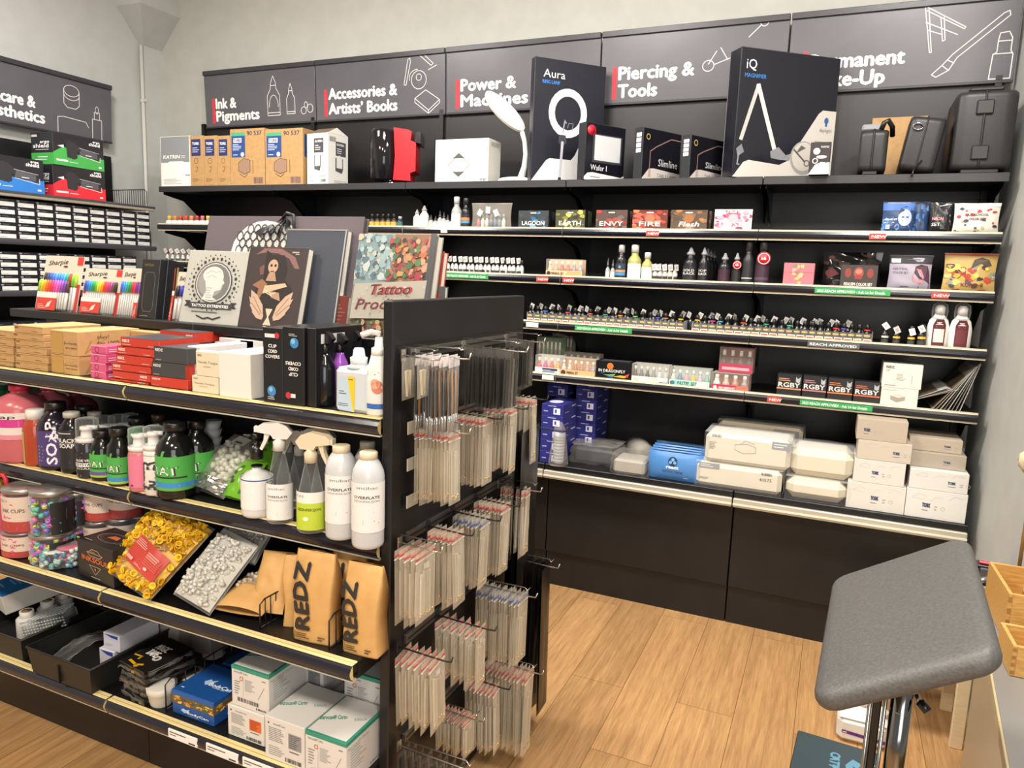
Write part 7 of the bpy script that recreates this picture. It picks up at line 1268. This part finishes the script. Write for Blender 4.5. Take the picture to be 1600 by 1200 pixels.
# stack of black tape packs
TP = {'t': [('t', .18, .60, .16, 'MAGIC', 'e8e6e0', {'w': .42, 'bold': .02}), ('t', .20, .40, .16, 'TAPE', 'e8e6e0', {'w': .36, 'bold': .03}), ('l', [(.06, .28), (.3, .30), (.32, .22)], .05, 'd8a818'), ('l', [(.2, .12), (.5, .08), (.66, .14)], .07, 'd8a818'), ('c', .68, .40, .11, 'cfccc4', .08), ('c', .68, .40, .05, '55504a', .04), ('c', .56, -.0+.06, .06, 'c89a18')], 'f': [('r', .5, .1, .62, .5, 'd8a818')], 'r': [('g', .1, .2, .9, .8, 2, '8a8880')]}
xt = sx(214, 1.56, S5+.08)
for k in range(5):
    t = carton('tape_pack', 'black film-wrapped tape pack, %s' % ('at the bottom of the tape pile', 'second from the bottom of the tape pile', 'in the middle of the tape pile', 'second from the top of the tape pile', 'topping the tape pile with its print showing')[k], 'pack', xt+.004*((k*3) % 4), Y5b+.004*(k % 2), S5+.0235*k, .135, .185, .0225, '201d1b:.12', TP if k == 4 else {'f': [('l', [(0, .5), (1, .4)], .01, '6a6862')]}, 'black tape packs', rz=.06*((k % 3)-1)-.12)
    m = MB()
    for s_ in (-1, 1): m.grid(lambda u, v: (s_*.068+s_*.010*u*rr.uniform(.2, 1), .012+.16*v, .002+.02*rr.uniform(0, 1)), 3, 10, 'bag_grey')
    m.grid(lambda u, v: (-.06+.12*v, -.002-.009*u*rr.uniform(.2, 1), .002+.02*rr.uniform(0, 1)), 3, 10, 'bag_grey'); m.build('wrap', t)
for (u0, u1, vt, y, lb) in ((237, 268, 1068, 1.57, 'white ribbed ceramic cup wrapped in film beside the tape pile'), (282, 312, 1050, 1.70, 'white ribbed cup behind the wire divider'), (322, 346, 1022, 1.86, 'white ribbed cup in the shade at the back')):
    a, b, zt = span(u0, u1, vt, y, S5); r = (b-a)/2; h_ = zt-S5; t = thing('ribbed_cup', lb, 'cup', ((a+b)/2, y, S5)); m = MB()
    n = 32; vs = []; lv = [(.72, 0), (.80, .1), (.95, .60), (.96, .62), (1.0, .64), (1.02, .92), (.95, .95), (0, .94)]
    for k_, z_ in lv: vs += [(r*k_*(1-(.03 if j % 2 and z_ < .61 else 0))*math.sin(2*PI*j/n), -r*k_*(1-(.03 if j % 2 and z_ < .61 else 0))*math.cos(2*PI*j/n), h_*z_) for j in range(n)]
    m.add(vs, [(q*n+j, q*n+(j+1) % n, (q+1)*n+(j+1) % n, (q+1)*n+j) for q in range(len(lv)-1) for j in range(n)], 'd3cec4:.45', True); m.build('cup_body', t)
    m = MB(); m.grid(lambda u, v: (r*1.1*v*math.sin(2*PI*u)*(1+.08*math.sin(40*u)), -r*1.1*v*math.cos(2*PI*u)*(1+.08*math.sin(31*u)), h_*(1.03-.10*v*v)), 24, 4, 'film'); m.build('wrap', t)
wire_divider('black wire divider before the blue display carton', sx(265, 1.56, S5+.04), 1.545, S5, .36, .10)
# blue display carton
JG = splotch(['d8a038', 'c87a2c', '3a6a3a', 'e0b858', '8a4a28', '2a4a6a', 'b8a048'], 40, 81, 0, .46, 1, .80, .03, .09)
a, b, zt = span(269, 334, 1087, 1.55, S5); w_ = b-a; h_ = zt-S5; m = MB(); m.box(-w_/2, 0, 0, w_/2, .17, h_, '1d4f94:.35', .002)
bf = lambda x, y, s: [('p', [(x, y), (x+.06*s, y+.10*s), (x+.12*s, y+.06*s), (x+.2*s, y+.12*s), (x+.16*s, y-.02*s), (x+.08*s, y-.08*s)], 'a8c8e8'), ('t', x+.14*s, y-.06*s, .09*s, 'BodyCan', 'e8eef4', {'w': .46*s, 'bold': .02})]
deco(m, *face('f', -w_/2, 0, 0, w_/2, .17, h_), [('r', 0, .46, 1, .82, '6a5a38')]+JG+[('r', 0, .82, 1, 1, '1d5aa8')]+bf(.22, .24, 1.1)+[('g', .4, .1, .7, .14, 1, '8ab0d8')]); deco(m, *face('r', -w_/2, 0, 0, w_/2, .17, h_), [('r', 0, .46, 1, .82, '6a5a38')]+JG+bf(.3, .2, 1)); deco(m, *face('t', -w_/2, 0, 0, w_/2, .17, h_), bf(.34, .45, 1.1)+[('g', .1, .1, .2, .16, 1, 'd8e0e8'), ('g', .6, .34, .9, .38, 1, '9ac0e0')])
tag(put(m.build('display_box'), ((a+b)/2, 1.55, S5)), 'bright blue carton with a jungle print band', 'box')
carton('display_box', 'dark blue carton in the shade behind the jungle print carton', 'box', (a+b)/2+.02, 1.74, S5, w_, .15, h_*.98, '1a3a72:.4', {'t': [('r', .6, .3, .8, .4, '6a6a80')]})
# needle cartons
def needle_box(label, u0, u1, vt, y, z, d, kind, sq='8a8c8e'):
    a, b, zt = span(u0, u1, vt, y, z); G = '2f8f78'
    F1 = [('t', .08, .84, .06, 'Introcan\u00ae Certo', '3a6a62', {'w': .36}), ('o', .27, .72, .05, .02, 'c87a3a'), ('g', .08, .30, .24, .66, 6, '8a8c8a'), ('g', .36, .44, .66, .74, 9, '9a9c9a'), ('l', [(.32, .28), (.32, .8)], .006, '9a9c9a'), ('l', [(.72, .34), (.88, .66)], .012, '8a8c8a'), ('b', .16, .14, .72, .24, '333333'), ('t', .66, .06, .045, 'B BRAUN', '3a3a3a', {'w': .26, 'bold': .03}), ('g', .82, .8, .92, .84, 1, '666666')]
    F2 = [('t', .22, .84, .05, 'Introcan\u00ae Certo', '4a4a4a', {'w': .3}), ('g', .1, .44, .52, .78, 8, '8a8c8a'), ('g', .1, .1, .5, .34, 5, '9a9c9a'), ('r', .60, .40, .92, .76, sq), ('g', .63, .42, .89, .74, 7, '6a2a14' if sq[0] == 'd' else '55575a'), ('g', .62, .3, .9, .36, 1, '55575a'), ('b', .52, .06, .92, .16, '333333'), ('c', .1, .86, .02, '333333')]
    T = [('t', .04, .30, .10, 'Introcan\u00ae Certo', G, {'w': .55, 'rot': .5, 'bold': .01}), ('t', .7, .5, .07, 'B BRAUN', '6a9a90', {'w': .24, 'rot': .5})]
    ops = {'f': F1 if kind == 1 else F2, 't': T, 'r': [('g', .1, .3, .5, .8, 8, 'a8aaa8'), ('t', .6, .06, .05, 'B BRAUN', '3a3a3a', {'w': .24})]}
    if kind == 1: ops['f'] = [('r', 0, .92, 1, 1, G)]+F1; ops['r'] = [('r', 0, .92, 1, 1, G), ('t', .05, .80, .06, 'Introcan\u00ae Certo', '5a9a8c', {'w': .5})]+ops['r']; ops['t'] = [('r', 0, 0, 1, .04, G), ('r', .95, 0, 1, 1, G), ('r', 0, 0, .02, 1, G)]+T
    carton('needle_box', label, 'box', (a+b)/2, y, z, b-a, d, zt-z-.001, 'd6d3ce:.5', ops); return zt
z = needle_box('white needle carton with an orange square under a green-edged one', 356, 413, 1109, 1.545, S5, .19, 2, 'd8622c')
needle_box('white needle carton with green lid edge topping the pile by the blue carton', 362, 420, 1047, 1.55, z, .19, 1)
needle_box('white needle carton with a grey square beside the orange-squared one', 414, 476, 1127, 1.515, S5, .19, 2)
needle_box('white needle carton with green lid edge at the shelf front end', 477, 541, 1151, 1.50, S5, .19, 1)
z = needle_box('white needle carton hidden behind the front end carton', 500, 560, 1104, 1.70, S5, .17, 2)
z = needle_box('white needle carton with grey print behind the middle ones', 440, 498, 1086, 1.715, S5, .17, 2)
needle_box('white green-edged needle carton stacked by the end panel', 538, 598, 1055, 1.70, sz(1104, -1.35, 1.70), .17, 1)
needle_box('white needle carton laid on top at the back under the shelf', 446, 505, 1030, 1.72, z, .17, 2)
# ================================================================== end panel: hooks and hanging bags
def hook(label, y, z, ln, light):
    m = MB(); c = 'c4c1b8:.25:.9' if light else '232324:.4'; x = GX+.010
    m.box(x, y-.010, z-.016, x+.003, y+.010, z+.016, c); m.tube([(x, y, z), (x+ln*.85, y, z-.006), (x+ln*.97, y, z-.004), (x+ln, y, z+.012)], .0026, c, 6)
    if light: m.tube([(x, y, z+.022), (x+ln*.8, y, z+.022), (x+ln*.86, y-.014, z+.020), (x+ln*.86, y+.014, z+.020)], .0018, c, 5)
    tag(m.build('display_hook'), label, 'hook', 'display hooks on the end panel')
NEED = {}
def bag_proto(style, w_, h_):
    k = (style, round(w_, 3), round(h_, 3))
    if k in NEED: return NEED[k]
    root = thing('zip_bag', '', 'bag'); film_m = {'tool': 'bag_dark', 'apron': '141312:.3', 'brush': 'film', 'stick': 'bag_film'}.get(style, 'bag_warm')
    # bag hangs in the plane across the hook: local y = width, z down from 0
    def f(u, v, s_): e = max(0, math.sin(PI*u))**.8*max(0, math.sin(PI*min(1, v*.92+.04)))**.8; return (s_*.0060*e+.0030*math.sin(11*u+5*v)*math.sin(8*v)*e, (u-.5)*w_, -h_*v)
    m = MB(); m.grid(lambda u, v: f(u, v, 1), 8, 10, film_m); m.grid(lambda u, v: f(u, v, -1), 8, 10, film_m, True, True); m.build('bag_film', root)
    if style in ('needle', 'blue', 'wide'):
        m = MB(); c = 'c8403c:.4' if style != 'blue' else '3a62b0:.4'
        m.box(-.0012, -w_/2, -h_*.085, .0016, w_/2, -h_*.065, c); m.box(-.0012, -w_/2, -h_*.125, .0016, w_/2, -h_*.115, 'e4e0d6:.4'); m.build('zip_strip', root)
        m = MB(); rr = random.Random(int(w_*1000)+len(NEED))
        for i in range(4 if style != 'wide' else 5):
            y = (-.36+.72*(i+.5)/4)*w_*.8; t0, t1 = -h_*rr.uniform(.26, .34), -h_*rr.uniform(.90, .96); dy = rr.uniform(-.1, .1)*w_
            m.box(-.0022, y-.0035, t1, .0022, y+.0035+.0, t0, rr.choice(['cfc8b4:.35', 'bdb5a0:.35', 'd8d2c2:.35', 'a8a090:.35']))
            m.lathe([(.0036, 0), (.0042, .003), (.0036, .006)], 'd8b878:.2:.4', 6, (.001, y, t1+.004))
        m.box(.0026, -w_*.12, -h_*.26, .003, w_*.12, -h_*.18, 'e2ded4:.5') if style == 'wide' else None
        m.build('needles', root)
    elif style == 'brush':
        m = MB(); rr = random.Random(4)
        for i in range(5):
            y = (-.42+.84*(i+.5)/5)*w_; m.lathe([(.0014, 0), (.0040, h_*.14), (.0042, h_*.24)], 'b8b6b0:.25:.8', 6, (0, y, -h_*.97)); m.lathe([(.0044, 0), (.0040, h_*.30), (.0018, h_*.56)], ('1a1716:.3', 'b8802c:.35')[i % 2], 6, (0, y, -h_*.73))
        m.build('brushes', root); m = MB(); m.box(-.001, -w_/2, -h_*.12, .001, w_/2, 0, 'dcd4d2:.4'); m.build('header_card', root)
    elif style == 'tool':
        m = MB(); rr = random.Random(6)
        for i in range(4): y = (-.42+.84*(i+.5)/4)*w_; m.box(-.002, y-.006, -h_*.95, .002, y+.006, -h_*.14, ['2a2826:.3', '4a4844:.3', '8a867e:.25:.6', '1c1b1a:.3'][i])
        m.build('tools', root)
    elif style == 'apron' and h_ < .4:
        m = MB(); m.box(-.0035, -w_*.42, -h_*.30, .0035, w_*.42, -h_*.06, '9a9088:.4'); m.build('header_card', root)
    elif style == 'stick':
        m = MB()
        for i, dy in enumerate((-.2, .15)): m.T = Matrix.Rotation(.12*(-1)**i, 4, 'X'); m.box(-.003, dy*w_-.006, -h_*.92, .003, dy*w_+.006, -h_*.30, 'd2c6a4:.5')
        m.T = Matrix(); m.build('wooden_sticks', root)
    NEED[k] = root; root['unused'] = 1; return root
USED = set()
def hang(desc, u0, u1, vt, vb, w_, n, style, rail, light=False, ybias=0, order='near', hookit=True):
    z = RZ[rail]; y = on(0, GX+.05, u0, vt+6).y+w_/2+ybias; y = max(1.66, min(2.42, y))
    xm = GX+.09; zt = z-.004; h_ = zt-sz(vb, xm+.02, y)
    k = (u1-800)/CAM_F; xe = sx(u1, y+w_/2, zt-h_*.3); ln = max(.08, min(.26, xe-GX))
    if hookit: hook('display hook holding '+desc, y, z, ln+.035, light)
    p = bag_proto(style, w_, h_); rr = random.Random(int(u0*3+vt))
    n = round(n*1.3) if style in ('needle', 'blue') else n
    for i in range(n):
        x = GX+.028+(ln-.035)*(i/(max(1, n-1))); lb = ('last' if i == n-1 else ORD[i] if i < 20 else nth(i))+' from the panel among '+desc
        loc = (x, y+rr.uniform(-.004, .004), zt+.004*(i % 2)); rot = dict(rz=rr.uniform(-.10, .12), rx=rr.uniform(-.03, .03), ry=rr.uniform(-.04, .02))
        lb = ('outermost' if i == n-1 else 'innermost' if i == 0 else ORD[i])+' bag of '+desc
        if p.name not in USED: USED.add(p.name); put(p, loc, **rot); p['label'] = lb; p['group'] = desc; del p['unused']
        else: q = dup(p, loc, lb, group=desc, **rot); q.scale = (1, rr.uniform(.93, 1.04), rr.uniform(.94, 1.04))
hang('wooden sticks at the near top corner', 638, 672, 556, 628, .075, 2, 'stick', 0, True)
hang('gold and black brushes on the top rail', 660, 722, 560, 684, .075, 9, 'brush', 0, True)
hang('clear dark tools at the middle of the top rail', 732, 812, 548, 641, .085, 13, 'tool', 0, True)
hang('dark tools at the aisle end of the top rail', 800, 838, 538, 610, .07, 6, 'tool', 0, True)
hang('red-zipped needles under the brushes', 660, 722, 676, 786, .075, 10, 'needle', 1, True)
hang('red-zipped needles second along the upper rail', 722, 772, 655, 757, .07, 9, 'needle', 1)
hang('red-zipped needles third along the upper rail', 766, 812, 640, 738, .07, 8, 'needle', 1)
hang('red-zipped needles at the aisle end of the upper rail', 806, 842, 622, 722, .06, 7, 'needle', 1)
hang('wide clear needle packs at the near end of the middle rail', 620, 684, 862, 974, .11, 5, 'wide', 4, True)
hang('red-zipped needles second along the middle rail', 676, 728, 830, 946, .08, 8, 'needle', 4)
hang('blue-zipped needles in the middle of the middle rail', 716, 770, 800, 915, .075, 9, 'blue', 4)
hang('red-zipped needles past the blue-zipped ones', 752, 800, 785, 895, .07, 9, 'needle', 4)
hang('pale needles at the aisle end of the middle rail', 790, 832, 765, 868, .06, 8, 'needle', 4, True)
hang('labelled curved needles at the near end of the low rail', 627, 698, 1004, 1132, .10, 6, 'wide', 5)
hang('labelled curved needles second along the low rail', 690, 764, 965, 1064, .085, 6, 'wide', 5)
hang('blue-zipped needles at the middle of the low rail', 752, 826, 915, 1032, .08, 11, 'blue', 5, True)
hang('black aprons at the aisle end of the low rail', 806, 862, 890, 1100, .115, 11, 'apron', 5, True)
hang('clear clips at the near end of the bottom rail', 632, 742, 1142, 1230, .07, 9, 'tool', 6, True)
hang('red-zipped needles second along the bottom rail', 690, 744, 1098, 1176, .07, 7, 'needle', 6, True)
hang('red-zipped needles third along the bottom rail', 736, 784, 1065, 1174, .065, 6, 'needle', 6)
hang('red-zipped needles at the aisle end of the bottom rail', 762, 836, 1048, 1162, .08, 9, 'needle', 6, True)
for i in range(2):
    q = bag_proto('apron', .22, .58)
    loc = (GX+.075+.018*i, 2.395, 1.20)
    if i == 0: put(q, loc, .05); q['label'] = 'long black packed apron behind the needle bags on the aisle end'; q['group'] = 'long black aprons'; q.pop('unused', None)
    else: dup(q, loc, 'long black packed apron nearest the aisle on the same hook', rz=.1, group='long black aprons')
hook('display hook holding the long black aprons', 2.40, RZ[2]-.006, .22, False)
for i, v in enumerate((667, 724, 782)):
    y = 1.705; m = MB(); m.box(GX+.0105, 1.69, RZ[i+1]-.018, GX+.014, 1.75, RZ[i+1]+.018, 'cbc6b4:.35:.3', .001); tag(m.build('price_plate'), 'bare steel price plate at the near end of the %s rail' % ('upper', 'empty third', 'empty fourth')[i], 'plate')
# ================================================================== armrest stand, desk and floor goods
t = thing('armrest_stand', 'black padded arm rest on a chrome height-adjustable post', 'arm rest', (.135, 1.62, 0))
PC = Vector((.173, 1.666, 1.085)); PR = Matrix.Rotation(-.075, 4, 'Z') @ Matrix.Rotation(-.563, 4, 'Y') @ Matrix.Rotation(.046, 4, 'X'); PM = Matrix.Translation(PC) @ PR
w_, L_ = .328, .585; th = .045; rr_ = .045; N_ = 8; out = []
for cx_, cy_, a0 in ((w_/2-rr_, L_/2-rr_, 0), (-w_/2+rr_, L_/2-rr_, 90), (-w_/2+rr_, -L_/2+rr_, 180), (w_/2-rr_, -L_/2+rr_, 270)):
    for i in range(N_+1): a_ = math.radians(a0+90*i/N_); out.append((cx_, cy_, math.cos(a_), math.sin(a_)))
m = MB(); m.T = Matrix.Translation(-Vector(t.location)) @ PM; prof = [(-.10, .0), (-.03, -.001), (-.012, -.004), (-.004, -.010), (0, -.020), (-.001, -.030), (-.006, -.038), (-.014, -.043)]; n = len(out); vs = []
for k, (dr, dz) in enumerate(prof):
    for cx_, cy_, ca, sa in out: r = max(.0, rr_+dr) if dr > -rr_ else 0; sh = min(0, dr+rr_); vs.append((cx_+ca*r+(sh*(1 if cx_ > 0 else -1)), cy_+sa*r+(sh*(1 if cy_ > 0 else -1)), dz+.004))
fs = [(k*n+i, k*n+n+i, k*n+n+(i+1) % n, k*n+(i+1) % n) for k in range(len(prof)-1) for i in range(n)]+[tuple(range(n)), tuple(range(len(prof)*n-1, (len(prof)-1)*n-1, -1))]
m.add(vs, fs, 'leather', True); m.build('pad', t)
pz = PM @ Vector((.07, .0, -.043)); bx, by = on(1, 1.62, 1403, 1140).x, 1.62
TL = Matrix.Translation(-Vector(t.location))
pl_ = PM.inverted() @ Vector((bx, by, 0)); d_ = PM.inverted().to_3x3() @ Vector((0, 0, 1)); q_ = pl_ + d_*((-.041-pl_.z)/d_.z); pz = PM @ q_
m = MB(); m.T = TL @ PM; m.box(q_.x-.05, q_.y-.07, -.062, q_.x+.05, q_.y+.07, -.036, '1a1a1a:.4', .004); m.build('mount_plate', t)
m = MB(); m.T = TL; m.lathe([(.020, 0), (.020, pz.z-.455)], '8a8a88:.12:1', 20, (bx, by, .44)); m.lathe([(.0205, .585), (.012, .600), (0, .602)], 'c8c8c6:.1:1', 16, (bx, by, .30)); m.build('inner_post', t)
m = MB(); m.T = TL; m.lathe([(.026, 0), (.026, .40), (.022, .41)], '101011:.25', 18, (bx-.012, by+.0, .03)); m.build('outer_post', t)
m = MB(); m.T = TL; m.box(bx-.052, by-.012, .25, bx-.036, by+.012, pz.z-.02, '121213:.3', .003); m.tube([(bx-.030, by-.01, .30), (bx-.030, by-.01, pz.z-.03)], .004, 'b8b8b4:.2:1', 8); m.tube([(bx-.058, by-.01, .30), (bx-.058, by-.01, pz.z-.03)], .004, 'b8b8b4:.2:1', 8); m.build('guide_rail', t)
m = MB(); m.T = TL; m.lathe([(.032, 0), (.034, .04), (.028, .05)], '1a1a1b:.3', 18, (bx, by, .62)); m.tube([(bx-.03, by-.03, .645), (bx-.05, by-.05, .645)], .009, 'b8962c:.3:1', 8); m.build('clamp_collar', t)
hz = on(1, 1.62, 1432, 1085)
m = MB(); m.T = TL; m.tube([tuple(hz), tuple(on(1, 1.61, 1438, 1100))], .005, 'b0b0ac:.2:1', 8); m.tube([tuple(on(1, 1.61, 1437, 1096)), tuple(on(1, 1.60, 1450, 1112))], .0095, '17171a:.2', 10); m.build('clamp_lever', t)
m = MB(); m.T = TL; 
for a_ in (0.3, 1.9, 3.5, 5.0): m.tube([(bx, by, .07), (bx+.24*math.cos(a_), by+.24*math.sin(a_), .016)], .014, '141415:.3', 8)
m.build('foot', t)
# beige desk with timber trays
ux, uy = Vector((-.09, -1, 0)).normalized(), Vector((1, -.09, 0)).normalized()
dz = .735; D0 = Vector((.553, 2.9, 0)); RZD = math.atan2(-ux.x, -ux.y)*-1
t = thing('desk', 'beige counter desk with grey top beside the arm rest', 'desk', D0, math.atan2(uy.y, uy.x))
m = MB(); m.box(.014, -1.5, 0, .034, -.002, dz-.03, 'b3a388:.35', .002); m.build('side_panel', t)
m = MB(); m.box(.034, -.022, 0, .75, -.004, dz-.03, 'b3a388:.35', .002); m.build('end_panel', t)
m = MB(); m.box(-.02, -1.5, dz-.03, .75, .012, dz, '8e8c88:.35:.3', .003); m.box(-.024, -1.5, dz-.03, -.018, .012, dz+.001, 'b8a884:.4', .001); m.build('desk_top', t)
m = MB(); m.box(-.01, .002, dz, .75, .014, dz+.055, '4c4c4d:.5', .002); m.build('back_upstand', t)
DM = Matrix.Translation(D0) @ Matrix.Rotation(math.atan2(uy.y, uy.x), 4, 'Z'); rzD = math.atan2(uy.y, uy.x)
def timber_tray(label, u, v, w_, l_, h_, th=.010):
    p = on(2, dz, u, v); t = thing('timber_tray', label, 'tray', (p.x, p.y, dz+.001), .03)
    m = MB()
    for x0, y0, x1, y1 in ((0, 0, th, l_), (w_-th, 0, w_, l_), (th, 0, w_-th, th), (th, l_-th, w_-th, l_)): m.box(x0, y0, 0, x1, y1, h_, 'bamboo', .001)
    m.box(th, th, .002, w_-th, l_-th, .008, 'bamboo'); 
    for k in range(4): m.box(-.0004, -.0005, h_*(.06+.25*k), th*.9, .001, h_*(.18+.25*k), '9a6e34:.5')
    m.build('tray_body', t); return t, p
t1, p1 = timber_tray('taller open bamboo tray holding a clear bottle', 1567, 998, .20, .27, .14)
t2, p2 = timber_tray('lower bamboo tray with corner joints nearest the frame edge', 1577, 1056, .20, .15, .085)
t = thing('spray_flask', 'clear flask with an orange label standing in the taller tray', 'bottle', Vector((p1.x+.085, p1.y+.10, dz+.012)), rzD)
m = MB(); m.lathe([(.028, 0), (.030, .008), (.030, .15), (.02, .19), (.014, .21)], 'clear_milky', 14); m.build('bottle_body', t)
m = MB(); deco(m, Matrix.Translation((0, 0, .03)), .06, .10, [('r', -.9, 0, .9, .8, 'b8702c')], cyl_warp(.0305)); m.build('label', t)
for i in range(6):
    m = MB(); c = ['b8a48c', '3a3a3c', '9a9a96', '2a2a2c', 'c8c0b0', '55565a'][i]; x = .045+.004*(i % 2)
    q = on(2, dz, *((1527, 889), (1535, 899), (1531, 912), (1543, 917), (1539, 930), (1547, 943))[i]); m.tube([(-.02, .01, .012), (.0, -.008, .020), (.022, .0, .012)], .011, c+':.25:.6', 8); m.box(-.012, -.02, .002, .014, -.008, .016, '2a2a2b:.3', .002); o = m.build('metal_clip'); put(o, (q.x+.01, q.y, dz), .5*i); tag(o, 'small metal clip on the desk edge, %s from its far end' % ORD[i], 'clip', 'metal clips on the desk edge')
q = on(2, dz+.03, 1527, 882); m = MB(); m.box(0, 0, .001, .10, .06, .030, '1c1c1e:.35', .003); m.box(.006, .012, .030, .085, .030, .040, 'c02c3c:.3', .003); o = m.build('pen_case'); put(o, (q.x, q.y, dz), rzD); tag(o, 'black pen case with a red pen against the desk upstand', 'case')
m = MB(); m.T = Matrix.Translation((.72, 2.72, dz)); p = on(1, 2.85, 1600, 720)
rr = random.Random(3)
m.T = Matrix()
def blob(u, v): a_ = 2*PI*u; b_ = PI*v; r = .045*(1+.12*math.sin(9*a_)*math.sin(7*b_)); return (p.x+.03+r*math.sin(b_)*math.cos(a_), p.y+r*math.sin(b_)*math.sin(a_), p.z+r*math.cos(b_))
m.grid(blob, 24, 14, 'cdbfa0:.9'); m.lathe([(.05, 0), (.055, .012), (.02, .02), (.018, .06)], '8a6a3a:.5', 14, (p.x+.03, p.y, dz+.001)); m.tube([(p.x+.03, p.y, dz+.05), (p.x+.03, p.y, p.z-.03)], .006, '8a6a3a:.5', 8); tag(m.build('dried_flower'), 'cream fluffy flower head on a stem at the frame edge', 'flower')
# wooden stool partly hidden behind the pad
t = thing('wooden_stool', 'pale birch stool frame behind the arm rest', 'stool', (.43, 3.22, 0))
zs = on(1, 3.12, 1390, 872).z
for x, y in ((.575, 3.085), (.575, 3.36), (.28, 3.36), (.28, 3.085)):
    m = MB(); m.T = Matrix.Translation((-.43, -3.22, 0)); m.box(x-.022, y-.011, 0, x+.022, y+.011, .44, 'bird_wood', .002); m.build('leg', t)
for y in (3.085, 3.36):
    m = MB(); m.T = Matrix.Translation((-.43, -3.22, 0)); m.box(.302, y-.010, .33, .553, y+.010, .385, 'bird_wood', .002); m.build('rail', t)
m = MB(); m.T = Matrix.Translation((-.43, -3.22, 0)); m.lathe([(.006, 0), (.005, .003)], '9a9a98:.2:1', 10, (0, 0, 0)) if 0 else m.box(.568, 3.070, .352, .582, 3.075, .366, '9a9a98:.25:1', .002); m.build('bolt', t)
m = MB(); m.T = Matrix.Translation((-.43, -3.22, 0)); m.box(.25, 3.06, .44, .60, 3.39, .46, 'bird_wood', .004); m.build('seat', t)
# white jug and black display carton on the floor
x, y = on(2, 0, 1345, 1165).x, 2.98
t = thing('cleaner_jug', 'white cleaning fluid jug with a purple stripe on the floor', 'jug', (x, y, 0))
zt = sz(1092, x, y)
m = MB(); m.box(-.09, -.06, 0, .09, .06, zt*.62, 'dcd9d2:.4', .02); m.add([(-.085, -.055, zt*.60), (.085, -.055, zt*.60), (.085, .055, zt*.60), (-.085, .055, zt*.60), (-.03, -.03, zt*.86), (.05, -.03, zt*.86), (.05, .03, zt*.86), (-.03, .03, zt*.86)], [(0, 1, 5, 4), (1, 2, 6, 5), (2, 3, 7, 6), (3, 0, 4, 7), (4, 5, 6, 7)], 'dcd9d2:.4', True); m.tube([(.06, 0, zt*.58), (.075, 0, zt*.80), (.04, 0, zt*.86)], .014, 'dcd9d2:.4', 10); m.build('jug_body', t)
m = MB(); m.lathe([(.028, 0), (.028, zt*.12), (.024, zt*.14)], 'd0cdc6:.35', 16, (-.0, 0, zt*.85)); m.build('cap', t)
m = MB(); deco(m, *face('f', -.09, -.0605, 0, .09, .06, zt*.62), [('p', [(.1, .40), (.95, .30), (.95, .44), (.1, .52)], '5a2a7a'), ('r', .12, .42, .2, .46, 'e8e8e8')]); m.build('label', t)
zc = .30; c = [on(2, zc, u, v) for u, v in ((1247, 1140), (1385, 1181))]; d = c[1]-c[0]; rz = math.atan2(d.y, d.x); L = .24
m = MB(); m.box(0, -.34, 0, L, 0, zc, '25282b:.35', .004)
deco(m, *face('t', 0, -.34, 0, L, 0, zc), [('r', .01, .01, .99, .99, '34444b:.4'), ('p', [(.62, .66), (.70, .78), (.80, .74), (.98, .80), (.86, .64), (.96, .46), (.78, .56), (.66, .52)], '5f8fa8'), ('c', .74, .66, .10, '5f8fa8'), ('p', [(.70, .68), (.74, .66), (.72, .64)], '34444b'), ('p', [(.78, .70), (.80, .66), (.77, .66)], '34444b'), ('t', .44, .80, .08, 'CATT', '5f8fa8', {'rot': -PI/2, 'bold': .035, 'w': .34}), ('g', .48, .52, .56, .78, 2, '5f8fa8')])
tag(put(m.build('display_box'), (c[0].x, c[0].y, 0), rz), 'black floor carton with a blue cat face on its lid', 'box')
